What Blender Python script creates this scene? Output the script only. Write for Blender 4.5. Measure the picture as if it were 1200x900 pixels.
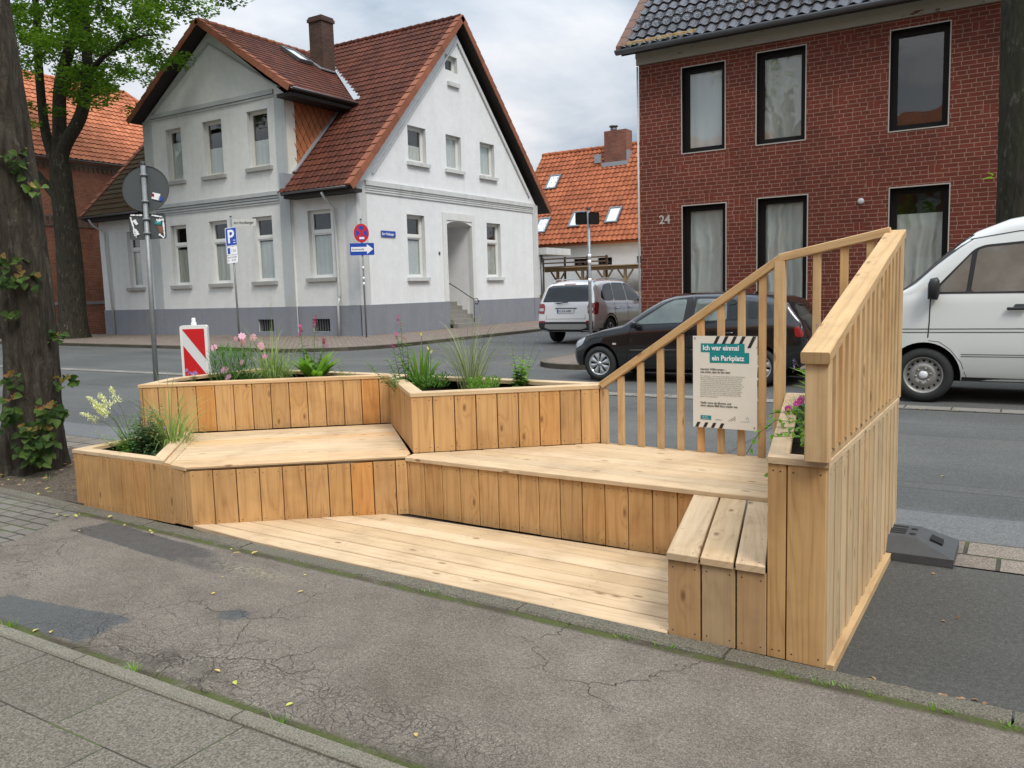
import bpy, bmesh, math, random
from mathutils import Vector, Matrix
from mathutils.bvhtree import BVHTree
V = Vector
random.seed(7)
sc = bpy.context.scene
for o in list(bpy.data.objects): bpy.data.objects.remove(o)

# ------------------------------------------------------------------ camera
pitch, roll, azi = math.radians(6.4), math.radians(-1.62), math.radians(122.0)
Fw = V((math.cos(pitch)*math.cos(azi), math.cos(pitch)*math.sin(azi), -math.sin(pitch)))
Up0 = V((math.sin(pitch)*math.cos(azi), math.sin(pitch)*math.sin(azi), math.cos(pitch)))
Rt0 = V((math.sin(azi), -math.cos(azi), 0))
Rt = Rt0*math.cos(roll) + Up0*math.sin(roll)
Up = -Rt0*math.sin(roll) + Up0*math.cos(roll)
cd = bpy.data.cameras.new("camera")
cam = bpy.data.objects.new("camera", cd)
sc.collection.objects.link(cam)
M = Matrix(((Rt.x, Up.x, -Fw.x, 0), (Rt.y, Up.y, -Fw.y, 0), (Rt.z, Up.z, -Fw.z, 1.5), (0, 0, 0, 1)))
cam.matrix_world = M
cd.sensor_width = 36; cd.lens = 29.25; cd.clip_start = .05; cd.clip_end = 2000
sc.camera = cam
sc.render.resolution_x = 1024; sc.render.resolution_y = 768
# ------------------------------------------------------------------ light
SUN_AZ, SUN_EL = math.radians(-32), math.radians(52)      # azimuth measured from +X
w = bpy.data.worlds.new("World"); sc.world = w; w.use_nodes = True
nt = w.node_tree; nt.nodes.clear()
def wn(t, **k):
    n = nt.nodes.new(t)
    for a, b in k.items(): setattr(n, a, b)
    return n
sky = wn('ShaderNodeTexSky', sky_type='NISHITA', sun_disc=False, sun_elevation=SUN_EL,
         sun_rotation=math.pi/2 - SUN_AZ, air_density=1.2, dust_density=2.5)
tc = wn('ShaderNodeTexCoord')
sep = wn('ShaderNodeSeparateXYZ'); nt.links.new(tc.outputs['Generated'], sep.inputs[0])
az_ = wn('ShaderNodeMath', operation='MAXIMUM'); nt.links.new(sep.outputs[2], az_.inputs[0]); az_.inputs[1].default_value = 0
ad = wn('ShaderNodeMath', operation='ADD'); nt.links.new(az_.outputs[0], ad.inputs[0]); ad.inputs[1].default_value = .22
dx = wn('ShaderNodeMath', operation='DIVIDE'); nt.links.new(sep.outputs[0], dx.inputs[0]); nt.links.new(ad.outputs[0], dx.inputs[1])
dy = wn('ShaderNodeMath', operation='DIVIDE'); nt.links.new(sep.outputs[1], dy.inputs[0]); nt.links.new(ad.outputs[0], dy.inputs[1])
cmb = wn('ShaderNodeCombineXYZ'); nt.links.new(dx.outputs[0], cmb.inputs[0]); nt.links.new(dy.outputs[0], cmb.inputs[1])
def wnoise(scale, detail, rough, off):
    mp = wn('ShaderNodeMapping'); mp.inputs['Location'].default_value = off
    nt.links.new(cmb.outputs[0], mp.inputs[0])
    n = wn('ShaderNodeTexNoise'); n.inputs['Scale'].default_value = scale
    n.inputs['Detail'].default_value = detail; n.inputs['Roughness'].default_value = rough
    n.inputs['Distortion'].default_value = .35
    nt.links.new(mp.outputs[0], n.inputs['Vector']); return n
n1 = wnoise(.95, 8, .56, (3.1, 1.2, 0)); n2 = wnoise(.55, 5, .5, (7.7, 4.4, 2))
r1 = wn('ShaderNodeValToRGB'); nt.links.new(n1.outputs[0], r1.inputs[0])
cr = r1.color_ramp
cr.elements[0].position = .36; cr.elements[0].color = (2.7, 3.8, 5.2, 1)
cr.elements[1].position = .64; cr.elements[1].color = (10.4, 10.5, 10.9, 1)
e = cr.elements.new(.5); e.color = (6.6, 7.4, 8.4, 1)
r2 = wn('ShaderNodeValToRGB'); nt.links.new(n2.outputs[0], r2.inputs[0])
r2.color_ramp.elements[0].position = .62; r2.color_ramp.elements[0].color = (1, 1, 1, 1)
r2.color_ramp.elements[1].position = .74; r2.color_ramp.elements[1].color = (.55, .55, .55, 1)
mx = wn('ShaderNodeMix', data_type='RGBA')
nt.links.new(r2.outputs[0], mx.inputs[0]); nt.links.new(sky.outputs[0], mx.inputs[6]); nt.links.new(r1.outputs[0], mx.inputs[7])
zz = wn('ShaderNodeMath', operation='POWER'); nt.links.new(az_.outputs[0], zz.inputs[0]); zz.inputs[1].default_value = 2.0
zf = wn('ShaderNodeMath', operation='MULTIPLY_ADD'); nt.links.new(zz.outputs[0], zf.inputs[0]); zf.inputs[1].default_value = 1.7; zf.inputs[2].default_value = .52   # overcast: zenith brighter than horizon
vm = wn('ShaderNodeVectorMath', operation='SCALE'); nt.links.new(mx.outputs[2], vm.inputs[0]); nt.links.new(zf.outputs[0], vm.inputs[3])
bg = wn('ShaderNodeBackground'); bg.inputs[1].default_value = .092
nt.links.new(vm.outputs[0], bg.inputs[0])
ow = wn('ShaderNodeOutputWorld'); nt.links.new(bg.outputs[0], ow.inputs[0])
sd = bpy.data.lights.new("sun", 'SUN'); sd.energy = 1.5; sd.angle = math.radians(20); sd.color = (1, .95, .87)
sun = bpy.data.objects.new("sun", sd); sc.collection.objects.link(sun)
sdir = V((math.cos(SUN_EL)*math.cos(SUN_AZ), math.cos(SUN_EL)*math.sin(SUN_AZ), math.sin(SUN_EL)))
sun.rotation_euler = sdir.to_track_quat('Z', 'Y').to_euler()
sc.view_settings.view_transform = 'Standard'; sc.view_settings.look = 'None'
sc.view_settings.exposure = 0.70; sc.view_settings.gamma = 1
try:
    sc.cycles.max_bounces = 6; sc.cycles.transparent_max_bounces = 12
except Exception: pass

# ------------------------------------------------------------------ node helper
class B:
    def __init__(s, name):
        s.m = bpy.data.materials.new(name); s.m.use_nodes = True
        s.t = s.m.node_tree; s.t.nodes.clear()
        s.out = s.t.nodes.new('ShaderNodeOutputMaterial')
    def n(s, typ, ins=None, **props):
        x = s.t.nodes.new(typ)
        for k, v in props.items(): setattr(x, k, v)
        for k, v in (ins or {}).items():
            if isinstance(v, bpy.types.NodeSocket): s.t.links.new(v, x.inputs[k])
            else: x.inputs[k].default_value = v
        return x
    def math(s, op, a, b=0.0, c=0.0, clamp=False):
        return s.n('ShaderNodeMath', {0: a, 1: b, 2: c}, operation=op, use_clamp=clamp).outputs[0]
    def mix(s, f, a, b, blend='MIX'):
        f4 = lambda c: c if isinstance(c, bpy.types.NodeSocket) else (*c, 1)[:4]
        return s.n('ShaderNodeMix', {0: f, 6: f4(a), 7: f4(b)}, data_type='RGBA', blend_type=blend).outputs[2]
    def noise(s, vec, scale, detail=3, rough=.5, dist=0):
        return s.n('ShaderNodeTexNoise', {'Vector': vec, 'Scale': scale, 'Detail': detail, 'Roughness': rough, 'Distortion': dist}).outputs[0]
    def ramp(s, f, stops):
        x = s.n('ShaderNodeValToRGB', {0: f}); r = x.color_ramp
        while len(r.elements) < len(stops): r.elements.new(.5)
        for e, (p, c) in zip(r.elements, stops):
            e.position = p; e.color = (*c, 1)[:4] if not isinstance(c, (int, float)) else (c, c, c, 1)
        return x.outputs[0]
    def obj(s): return s.n('ShaderNodeTexCoord').outputs['Object']
    def pos(s): return s.n('ShaderNodeNewGeometry').outputs['Position']
    def uv(s): return s.n('ShaderNodeUVMap', uv_map='UVMap').outputs[0]
    def rnd(s): return s.n('ShaderNodeAttribute', attribute_name='rnd').outputs['Fac']
    def mapv(s, vec, sca=(1, 1, 1), loc=(0, 0, 0)):
        return s.n('ShaderNodeMapping', {'Vector': vec, 'Scale': sca, 'Location': loc}).outputs[0]
    def comb(s, x, y=0., z=0.): return s.n('ShaderNodeCombineXYZ', {0: x, 1: y, 2: z}).outputs[0]
    def sep(s, v): return s.n('ShaderNodeSeparateXYZ', {0: v}).outputs
    def bump(s, h, dist=.01, st=1.0): return s.n('ShaderNodeBump', {'Height': h, 'Distance': dist, 'Strength': st}).outputs[0]
    def pbr(s, col, rough=.6, nrm=None, metal=0, spec=.5, coat=0, **k):
        ins = {'Base Color': col if isinstance(col, bpy.types.NodeSocket) else (*col, 1)[:4], 'Roughness': rough,
               'Metallic': metal, 'Specular IOR Level': spec, 'Coat Weight': coat}
        if nrm is not None: ins['Normal'] = nrm
        ins.update(k)
        p = s.n('ShaderNodeBsdfPrincipled', ins)
        s.t.links.new(p.outputs[0], s.out.inputs[0]); return s.m
def flat(name, col, rough=.6, var=.12, scale=6, metal=0, spec=.5, coat=0, bump=0.0, bs=60):
    b = B(name); v = b.pos(); n = b.noise(v, scale, 5, .6)
    c = b.mix(n, tuple(x*(1-var) for x in col), tuple(min(1, x*(1+var)) for x in col))
    nr = b.bump(b.noise(v, bs, 3), bump) if bump else None
    return b.pbr(c, rough, nr, metal, spec, coat)

# ------------------------------------------------------------------ materials
def wood_mat(name, light, dark, weather=0.0, knots=1.0):
    b = B(name); uv = b.sep(b.uv()); u, v = uv[0], uv[1]; r = b.rnd()
    ro = b.math('MULTIPLY', r, 53.0)
    base = b.comb(b.math('MULTIPLY', u, 5.5), b.math('MULTIPLY', v, .55), ro)
    # knots
    kv = b.comb(b.math('ADD', b.math('MULTIPLY', u, 5.0), ro), b.math('ADD', b.math('MULTIPLY', v, 2.1), b.math('MULTIPLY', ro, 3.1)), ro)
    vo = b.n('ShaderNodeTexVoronoi', {'Vector': kv, 'Scale': 1.0, 'Randomness': 1.0}, voronoi_dimensions='2D')
    kd = vo.outputs['Distance']
    ksel = b.math('GREATER_THAN', b.sep(vo.outputs['Color'])[0], .38)
    infl = b.math('MULTIPLY', b.math('SUBTRACT', 1.0, b.math('MULTIPLY', kd, 3.2), clamp=True), ksel)
    h = b.noise(base, 1.0, 2, .45)
    field = b.math('ADD', b.math('MULTIPLY', h, 11.0), b.math('MULTIPLY', b.math('POWER', infl, 2.0), 2.4))
    ring = b.math('PINGPONG', field, .5)
    ring = b.math('MULTIPLY', ring, 2.0)
    fib = b.noise(b.comb(b.math('MULTIPLY', u, 130.0), b.math('MULTIPLY', v, 3.0), ro), 1.0, 4, .6)
    fib2 = b.noise(b.comb(b.math('MULTIPLY', u, 30.0), b.math('MULTIPLY', v, .9), b.math('ADD', ro, 9.0)), 1.0, 3, .6)
    g = b.math('ADD', b.math('MULTIPLY', b.math('POWER', ring, 2.6), .20), b.math('MULTIPLY', fib, .50))
    g = b.math('ADD', g, b.math('MULTIPLY', fib2, .5))
    c = b.ramp(g, [(.3, light), (.62, tuple((l*.62+d*.38) for l, d in zip(light, dark))), (1.0, dark)])
    # board tint
    tint = b.ramp(r, [(0, (.87, .86, .84)), (.2, (1.04, 1.02, .98)), (.4, (.94, .89, .80)), (.6, (1.08, 1.08, 1.08)), (.78, (.99, .94, .87)), (.90, (1.06, .86, .62)), (.95, (1.02, 1.0, .98)), (1, (.90, .87, .82))])
    c = b.mix(1.0, c, tint, 'MULTIPLY')
    blot = b.noise(b.pos(), 2.6, 4, .6)
    c = b.mix(1.0, c, b.ramp(blot, [(.3, (.80, .77, .74)), (.5, (1, 1, 1)), (.7, (1.07, 1.07, 1.07))]), 'MULTIPLY')
    if weather:
        c = b.mix(b.math('MULTIPLY', b.noise(b.comb(b.math('MULTIPLY', u, 14.0), b.math('MULTIPLY', v, 1.6), ro), 1.0, 4, .6), weather), c, (.52, .46, .36))
    kn = b.n('ShaderNodeMapRange', {0: kd, 1: .025, 2: .075, 3: 1.0, 4: 0.0}).outputs[0]
    kn = b.math('MULTIPLY', b.math('MULTIPLY', kn, ksel), .75*knots)
    c = b.mix(kn, c, (.15, .06, .022))
    nr = b.bump(b.math('ADD', g, kn), .0012)
    return b.pbr(c, .62, nr, spec=.25)
W_F = wood_mat('larch_boards', (.60, .37, .165), (.29, .13, .042))
W_T = wood_mat('larch_top_lit', (.655, .495, .315), (.36, .22, .105), .18)  # same larch, paler: light on upward faces put into the colour
W_S = wood_mat('larch_side', (.62, .455, .265), (.36, .22, .10), .3)
W_R = wood_mat('larch_rail', (.63, .435, .225), (.35, .185, .075), .1, .8)
W_B = wood_mat('larch_bench', (.48, .335, .18), (.27, .14, .06), .22)
M_gap = flat('gap_shade', (.012, .009, .007), .9)  # near-black backing sheets, shade of the board gaps as colour
M_screw = flat('screw_steel', (.07, .05, .04), .5, metal=.4)

def speck(b, v, col, scale=230, amt=.3):
    n = b.noise(v, scale, 2, .7)
    return b.mix(1.0, col, b.ramp(n, [(.3, (1-amt,)*3), (.52, (1,)*3), (.72, (1+amt*1.2,)*3)]), 'MULTIPLY')
def spot(b, P, cx, cy, rx, ry, edge=.25, wob=.5, ws=3.0, box=False, skew=0.):
    """irregular stain mask round a world point"""
    s = b.sep(P)
    a = b.math('DIVIDE', b.math('SUBTRACT', s[0], cx), rx); c = b.math('DIVIDE', b.math('SUBTRACT', b.math('SUBTRACT', s[1], cy), b.math('MULTIPLY', a, skew)), ry)
    if box:
        d = b.math('MAXIMUM', b.math('ABSOLUTE', a), b.math('ABSOLUTE', c))
        d = b.math('ADD', d, b.math('MULTIPLY', b.math('SUBTRACT', b.noise(P, 28, 4, .7), .5), .22))
    else: d = b.math('SQRT', b.math('ADD', b.math('MULTIPLY', a, a), b.math('MULTIPLY', c, c)))
    d = b.math('ADD', d, b.math('MULTIPLY', b.math('SUBTRACT', b.noise(P, ws, 4, .65), .5), wob*2))
    return b.n('ShaderNodeMapRange', {0: d, 1: 1-edge, 2: 1.0, 3: 1.0, 4: 0.0}).outputs[0]

def footpath_mat():
    b = B('old_asphalt'); P = b.pos()
    big = b.noise(P, .9, 5, .6)
    c = b.ramp(big, [(.3, (.128, .107, .084)), (.5, (.180, .153, .124)), (.8, (.236, .204, .167))])
    mid = b.noise(P, 7, 6, .7)
    c = b.mix(1.0, c, b.ramp(mid, [(.3, (.8, .79, .78)), (.7, (1.12, 1.12, 1.12))]), 'MULTIPLY')
    c = speck(b, P, c, 150, .55)
    c = speck(b, P, c, 60, .28)
    lt = b.ramp(b.noise(P, 110, 1), [(.66, 0.0), (.72, 1.0)])
    c = b.mix(b.math('MULTIPLY', lt, .35), c, (.42, .40, .36))
    # cracks : two voronoi scales with a wobble, shown where a mask says so
    wob = b.n('ShaderNodeTexNoise', {'Vector': P, 'Scale': 3.2, 'Detail': 4, 'Roughness': .62}).outputs['Color']
    pv = b.n('ShaderNodeVectorMath', {0: P, 1: b.n('ShaderNodeVectorMath', {0: wob, 3: .42}, operation='SCALE').outputs[0]}, operation='ADD').outputs[0]
    pv = b.mapv(pv, (1, 1, 0))
    def crack(scale, wd):
        d = b.n('ShaderNodeTexVoronoi', {'Vector': pv, 'Scale': scale}, feature='DISTANCE_TO_EDGE', voronoi_dimensions='2D').outputs['Distance']
        return b.n('ShaderNodeMapRange', {0: d, 1: 0.0, 2: wd, 3: 1.0, 4: 0.0}).outputs[0]
    m1 = b.n('ShaderNodeMapRange', {0: b.noise(P, .8, 4, .55), 1: .50, 2: .58}).outputs[0]
    zone = b.math('MAXIMUM', spot(b, P, -3.0, 2.3, 1.2, .33, .8, .7, 2.0), spot(b, P, -1.2, 2.0, 1.0, .16, .8, .6, 2.0))
    zone = b.math('MULTIPLY', b.math('MAXIMUM', zone, spot(b, P, -4.9, 2.35, .9, .45, .8, .6, 2.0)), b.ramp(b.noise(P, 1.7, 4, .6), [(.42, .15), (.56, 1.0)]))
    k2 = b.math('MULTIPLY', crack(8., .022), zone)
    k1 = b.math('MULTIPLY', crack(2.1, .009), m1)
    k3 = b.math('MULTIPLY', crack(22., .07), b.math('MULTIPLY', spot(b, P, -2.6, 2.1, 1.8, .26, .6, .5, 2.0), .55))
    k = b.math('MULTIPLY', b.math('MAXIMUM', b.math('MAXIMUM', k1, k2), k3), b.ramp(b.noise(P, 9, 3), [(.3, .35), (.55, 1.0)]))
    k = b.math('MINIMUM', k, 1.0)
    c = b.mix(b.math('MULTIPLY', k, .68), c, (.05, .043, .033))
    soot = b.math('MULTIPLY', b.math('MAXIMUM', spot(b, P, -3.1, 2.02, 1.1, .16, .9, .7, 3.5), spot(b, P, -1.4, 1.98, 1.0, .10, .9, .7, 3.5)), b.ramp(b.noise(P, 6, 6, .75), [(.38, .0), (.62, 1.0)]))
    soot = b.math('MAXIMUM', soot, b.math('MULTIPLY', spot(b, P, -3.18, 2.53, .17, .14, .8, .6, 6), b.ramp(b.noise(P, 16, 5, .75), [(.4, 0.0), (.6, 1.0)])))
    c = b.mix(b.math('MULTIPLY', soot, .8), c, (.06, .05, .036))
    # dark repair patches
    p1 = b.math('MAXIMUM', spot(b, P, -4.75, 3.08, .62, .13, .06, .30, 4.0, True, -.05), spot(b, P, -3.95, 2.98, .62, .10, .7, .45, 5))
    p1 = b.math('MAXIMUM', p1, spot(b, P, -4.4, 3.06, .5, .12, .3, .2, 5))
    p2 = b.math('MAXIMUM', spot(b, P, -4.02, 2.06, .46, .15, .06, .30, 4.2, True, .06), spot(b, P, -3.18, 2.53, .085, .07, .25, .3, 14))
    tar = speck(b, P, b.mix(b.noise(P, 14, 4, .7), (.040, .037, .035), (.115, .105, .095)), 140, .6)
    c = b.mix(b.math('MULTIPLY', p1, .9), c, tar)
    tar2 = speck(b, P, b.mix(b.noise(P, 20, 4, .7), (.058, .062, .064), (.115, .115, .112)), 140, .5)
    c = b.mix(b.math('MULTIPLY', p2, .9), c, tar2)
    sand = b.math('MULTIPLY', spot(b, P, -3.62, 3.0, .5, .10, .8, .6, 7), b.ramp(b.noise(P, 34, 4, .7), [(.42, 0.0), (.6, .9)]))
    c = b.mix(sand, c, (.30, .25, .17))
    # moss + dirt line in front of the kerb and along the edging
    s = b.sep(P)
    yk = b.math('SUBTRACT', b.math('ADD', s[1], b.math('MULTIPLY', s[0], .035)), 3.098)
    ed = b.math('ABSOLUTE', yk)
    ed2 = b.math('ABSOLUTE', b.math('SUBTRACT', s[1], 1.925))
    e1 = b.n('ShaderNodeMapRange', {0: b.math('MINIMUM', ed, ed2), 1: .016, 2: .045, 3: 1.0, 4: 0.0}).outputs[0]
    dirtn = b.ramp(b.noise(P, 5, 5, .7), [(.30, 0.0), (.46, 1.0)])
    c = b.mix(b.math('MULTIPLY', e1, b.math('MULTIPLY', dirtn, .85)), c, (.05, .038, .022))
    mossn = b.ramp(b.noise(P, 3.4, 6, .75), [(.44, 0.0), (.54, 1.0)])
    c = b.mix(b.math('MULTIPLY', e1, b.math('MULTIPLY', mossn, .85)), c, b.mix(b.noise(P, 60, 2), (.045, .058, .014), (.105, .125, .03)))
    hgt = b.math('SUBTRACT', b.math('ADD', b.noise(P, 190, 2, .7), b.math('MULTIPLY', b.noise(P, 12, 3), 1.4)), b.math('MULTIPLY', k, 2.2))
    return b.pbr(c, .88, b.bump(hgt, .0042), spec=.25)
M_path = footpath_mat()

def road_mat(name, ca, cb, patch=True, seams=True):
    b = B(name); P = b.pos(); s = b.sep(P)
    st = b.noise(b.mapv(P, (.16, .8, 1)), 1.0, 5, .6)
    c = b.ramp(st, [(.3, ca), (.7, cb)])
    c = b.mix(1.0, c, b.ramp(b.noise(P, .35, 4, .6), [(.35, (.86, .87, .88)), (.65, (1.1, 1.1, 1.1))]), 'MULTIPLY')
    if patch:
        br = b.n('ShaderNodeTexBrick', {'Vector': b.mapv(P, (1, 1, 0), (2.3, .4, 0)), 'Scale': 1.0, 'Mortar Size': .015, 'Brick Width': 5.7, 'Row Height': 2.35,
                 'Color1': (1, 1, 1, 1), 'Color2': (.8, .82, .85, 1), 'Mortar': (.55, .55, .55, 1)}, offset=.37).outputs[0]
        c = b.mix(.75, c, b.mix(1.0, c, br, 'MULTIPLY'))
    if seams:
        for y0, k in ((6.05, .45), (6.9, .25), (9.7, .3)):
            e = b.math('ABSOLUTE', b.math('SUBTRACT', b.math('ADD', s[1], b.math('MULTIPLY', b.noise(P, 1.2, 3), .08)), y0))
            c = b.mix(b.n('ShaderNodeMapRange', {0: e, 1: .008, 2: .03, 3: k, 4: 0.0}).outputs[0], c, (.03, .03, .032))
        pale = b.n('ShaderNodeMapRange', {0: b.math('ABSOLUTE', b.math('SUBTRACT', s[1], 5.7)), 1: .26, 2: .36, 3: .5, 4: 0.0}).outputs[0]
        c = b.mix(pale, c, (.20, .20, .20))
    c = speck(b, P, c, 150, .35)
    c = speck(b, P, c, 45, .2)
    gl = b.ramp(b.noise(P, 300, 1), [(.70, 0.0), (.76, 1.0)])
    c = b.mix(b.math('MULTIPLY', gl, .5), c, (.5, .5, .48))
    return b.pbr(c, .85, b.bump(b.noise(P, 160, 3, .7), .003), spec=.3)
M_road = road_mat('road_asphalt', (.090, .088, .080), (.128, .125, .113))
M_bay = road_mat('bay_asphalt', (.062, .060, .054), (.090, .086, .076), False, False)
def stone_mat(name, ca, cb, sc_=180, amt=.35, br=None, moss=0., mortar=(.06, .055, .045)):
    b = B(name); P = b.pos()
    c = b.mix(b.noise(P, 2.2, 5, .65), ca, cb)
    c = speck(b, P, c, sc_, amt)
    k = 0.0
    if br:
        bw, bh, ms, off, loc = br
        t = b.n('ShaderNodeTexBrick', {'Vector': b.mapv(P, (1, 1, 0), loc), 'Scale': 1.0, 'Mortar Size': ms, 'Mortar Smooth': .3, 'Brick Width': bw, 'Row Height': bh,
             'Color1': (1.1, 1.1, 1.1, 1), 'Color2': (.84, .83, .82, 1), 'Mortar': (.3, .3, .3, 1)}, offset=off)
        k = t.outputs['Fac']
        c = b.mix(1.0, c, t.outputs[0], 'MULTIPLY')
        c = b.mix(b.math('MULTIPLY', k, .7), c, mortar)
        if moss: c = b.mix(b.math('MULTIPLY', k, b.ramp(b.noise(P, 3, 4), [(.48, 0.0), (.58, moss)])), c, (.09, .12, .03))
    hg = b.math('SUBTRACT', b.noise(P, 150, 3, .7), b.math('MULTIPLY', k, 3.0))
    return b.pbr(c, .88, b.bump(hg, .003), spec=.25)
M_slab = stone_mat('concrete_slabs', (.120, .103, .080), (.186, .163, .130), 130, .6, (.62, .34, .0035, .5, (.13, -.15, 0)), .9)
M_kerb = stone_mat('kerb_granite', (.100, .089, .066), (.170, .152, .115), 130, .6)
M_edging = stone_mat('edging_concrete', (.150, .134, .102), (.22, .198, .152), 150, .5)
M_gutter = stone_mat('gutter_stone', (.17, .14, .11), (.26, .22, .18), 120, .6, (.33, .26, .012, .5, (0.1, .09, 0)), .5)
M_cobble = stone_mat('pavers', (.13, .115, .095), (.20, .18, .15), 150, .5, (.2, .1, .009, .5, (0, 0, 0)), .6)
M_pave2 = stone_mat('far_pavers', (.20, .155, .125), (.27, .215, .18), 60, .3, (.2, .1, .008, .5, (0, 0, 0)))
M_pale = stone_mat('pale_gutter', (.19, .175, .15), (.26, .24, .21), 60, .3, (.5, .3, .01, .5, (0, 0, 0)))
def soil_mat(name, ca, cb):
    b = B(name); P = b.pos()
    c = b.mix(b.noise(P, 9, 6, .7), ca, cb); c = speck(b, P, c, 60, .55); c = speck(b, P, c, 170, .5)
    return b.pbr(c, .95, b.bump(b.noise(P, 45, 5, .75), .03), spec=.15)
M_soil = soil_mat('dry_soil', (.10, .078, .058), (.20, .165, .125))
M_potsoil = soil_mat('potting_soil', (.018, .012, .009), (.05, .034, .024))
M_ground = soil_mat('earth', (.07, .075, .04), (.12, .12, .07))

def render_mat(name, ca, cb, streak=.25, dirt=(.25, .2, .13)):
    b = B(name); P = b.pos()
    c = b.mix(b.noise(P, .8, 5, .6), ca, cb)
    s = b.noise(b.mapv(P, (2.6, 2.6, .22)), 1.0, 6, .65)
    c = b.mix(b.ramp(s, [(.48, 0.0), (.8, streak)]), c, dirt)
    c = b.mix(1.0, c, b.ramp(b.noise(P, 3.5, 5, .7), [(.3, (.94, .94, .94)), (.7, (1.04, 1.04, 1.04))]), 'MULTIPLY')
    return b.pbr(c, .9, b.bump(b.noise(P, 26, 4, .7), .012), spec=.2)
M_white = render_mat('pale_render', (.70, .705, .705), (.77, .775, .77), .10)
M_wshade = render_mat('shade_grey_render', (.63, .635, .61), (.70, .70, .675), .15)  # white render with the street front's shade in its colour; also door surround
M_plinth = render_mat('blue_grey_plinth', (.205, .215, .24), (.245, .255, .28), .35, (.16, .15, .15))
M_trim = render_mat('trim_render', (.53, .54, .535), (.60, .61, .6), .4)
M_pil = render_mat('pilaster_grey', (.40, .42, .42), (.45, .47, .465), .3)
M_sill = render_mat('sill_concrete', (.30, .30, .285), (.37, .37, .35), .4)

def brick_mat(name, c1, c2, mortar, bw=.25, rh=.083, ms=.011, vert=0.0, varamt=.3):
    b = B(name); uv = b.uv()
    t = b.n('ShaderNodeTexBrick', {'Vector': uv, 'Scale': 1.0, 'Mortar Size': ms, 'Mortar Smooth': .15, 'Bias': -.1, 'Brick Width': bw, 'Row Height': rh,
         'Color1': (*c1, 1), 'Color2': (*c2, 1), 'Mortar': (*mortar, 1)}, offset=.5, squash=.66, squash_frequency=3)
    c = t.outputs[0]; fac = t.outputs['Fac']
    if vert:
        s = b.sep(uv); W = .22; H = rh*2
        cx = b.math('FLOOR', b.math('DIVIDE', s[0], W)); cy = b.math('FLOOR', b.math('DIVIDE', s[1], H))
        wnz = b.n('ShaderNodeTexWhiteNoise', {'Vector': b.comb(cx, cy)}, noise_dimensions='2D').outputs[0]
        sel = b.math('LESS_THAN', wnz, vert)
        lx = b.math('FRACT', b.math('DIVIDE', s[0], W/2)); 
        ly = b.math('FRACT', b.math('DIVIDE', s[1], H))
        mo = b.math('MAXIMUM', b.math('LESS_THAN', lx, .1), b.math('LESS_THAN', ly, .06))
        cv = b.mix(mo, c1, mortar)
        c = b.mix(sel, c, cv)
        fac = b.math('ADD', b.math('MULTIPLY', fac, b.math('SUBTRACT', 1.0, sel)), b.math('MULTIPLY', mo, sel))
    P = b.pos()
    c = b.mix(1.0, c, b.ramp(b.noise(P, 1.1, 5, .6), [(.3, (1-varamt,)*3), (.7, (1+varamt*.6,)*3)]), 'MULTIPLY')
    c = b.mix(1.0, c, b.ramp(b.noise(P, 22, 4, .7), [(.3, (.82,)*3), (.7, (1.15,)*3)]), 'MULTIPLY')
    return b.pbr(c, .8, b.bump(b.math('SUBTRACT', b.math('MULTIPLY', b.noise(P, 50, 3), .4), fac), .008), spec=.3)
M_brick = brick_mat('dark_red_brick', (.165, .036, .019), (.118, .027, .015), (.32, .19, .14), vert=.05, varamt=.22, ms=.0066)
M_brick2 = brick_mat('old_red_brick', (.50, .16, .075), (.32, .10, .05), (.30, .23, .18), .25, .08, .012)
M_brick3 = brick_mat('sooty_brick', (.12, .055, .035), (.07, .035, .025), (.06, .05, .045), .22, .075, .012)
M_brick4 = brick_mat('chimney_brick', (.28, .09, .05), (.2, .06, .035), (.16, .12, .1), .22, .075, .012)

def tile_mat(name, c1, c2, moss=0.0, rough=.75, spec=.12, mosscol=(.10, .075, .03)):
    b = B(name); P = b.pos(); r = b.rnd()
    c = b.mix(r, c1, c2)
    c = b.mix(1.0, c, b.ramp(b.noise(P, .55, 5, .6), [(.3, (.78,)*3), (.7, (1.15,)*3)]), 'MULTIPLY')
    c = b.mix(1.0, c, b.ramp(b.noise(P, 11, 5, .7), [(.3, (.8,)*3), (.7, (1.12,)*3)]), 'MULTIPLY')
    li = b.ramp(b.noise(P, 6.5, 3, .8), [(.72, 0.0), (.76, .75)])
    c = b.mix(b.math('MULTIPLY', li, .7), c, (.36, .32, .25))
    if moss:
        c = b.mix(b.ramp(b.noise(P, .8, 6, .75), [(.5-moss*.3, 0.0), (.62, min(1, moss*1.4))]), c, b.mix(b.noise(P, 20, 4), mosscol, (.05, .035, .02)))
    return b.pbr(c, rough, None, spec=spec)
T_brown = tile_mat('brown_clay_tiles', (.125, .040, .024), (.072, .025, .017), .06)
T_moss = tile_mat('mossy_tiles', (.10, .045, .026), (.07, .034, .022), .8)
T_orange = tile_mat('orange_tiles', (.40, .130, .060), (.27, .085, .042))
T_salmon = tile_mat('pale_orange_tiles', (.52, .19, .095), (.38, .13, .065))
T_black = tile_mat('glazed_black_tiles', (.030, .026, .027), (.045, .038, .038), .0, .22, .9)
T_verge = tile_mat('verge_tiles', (.30, .115, .066), (.23, .088, .052))
T_hang = flat('orange_shingles', (.38, .14, .06), .7)

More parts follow.
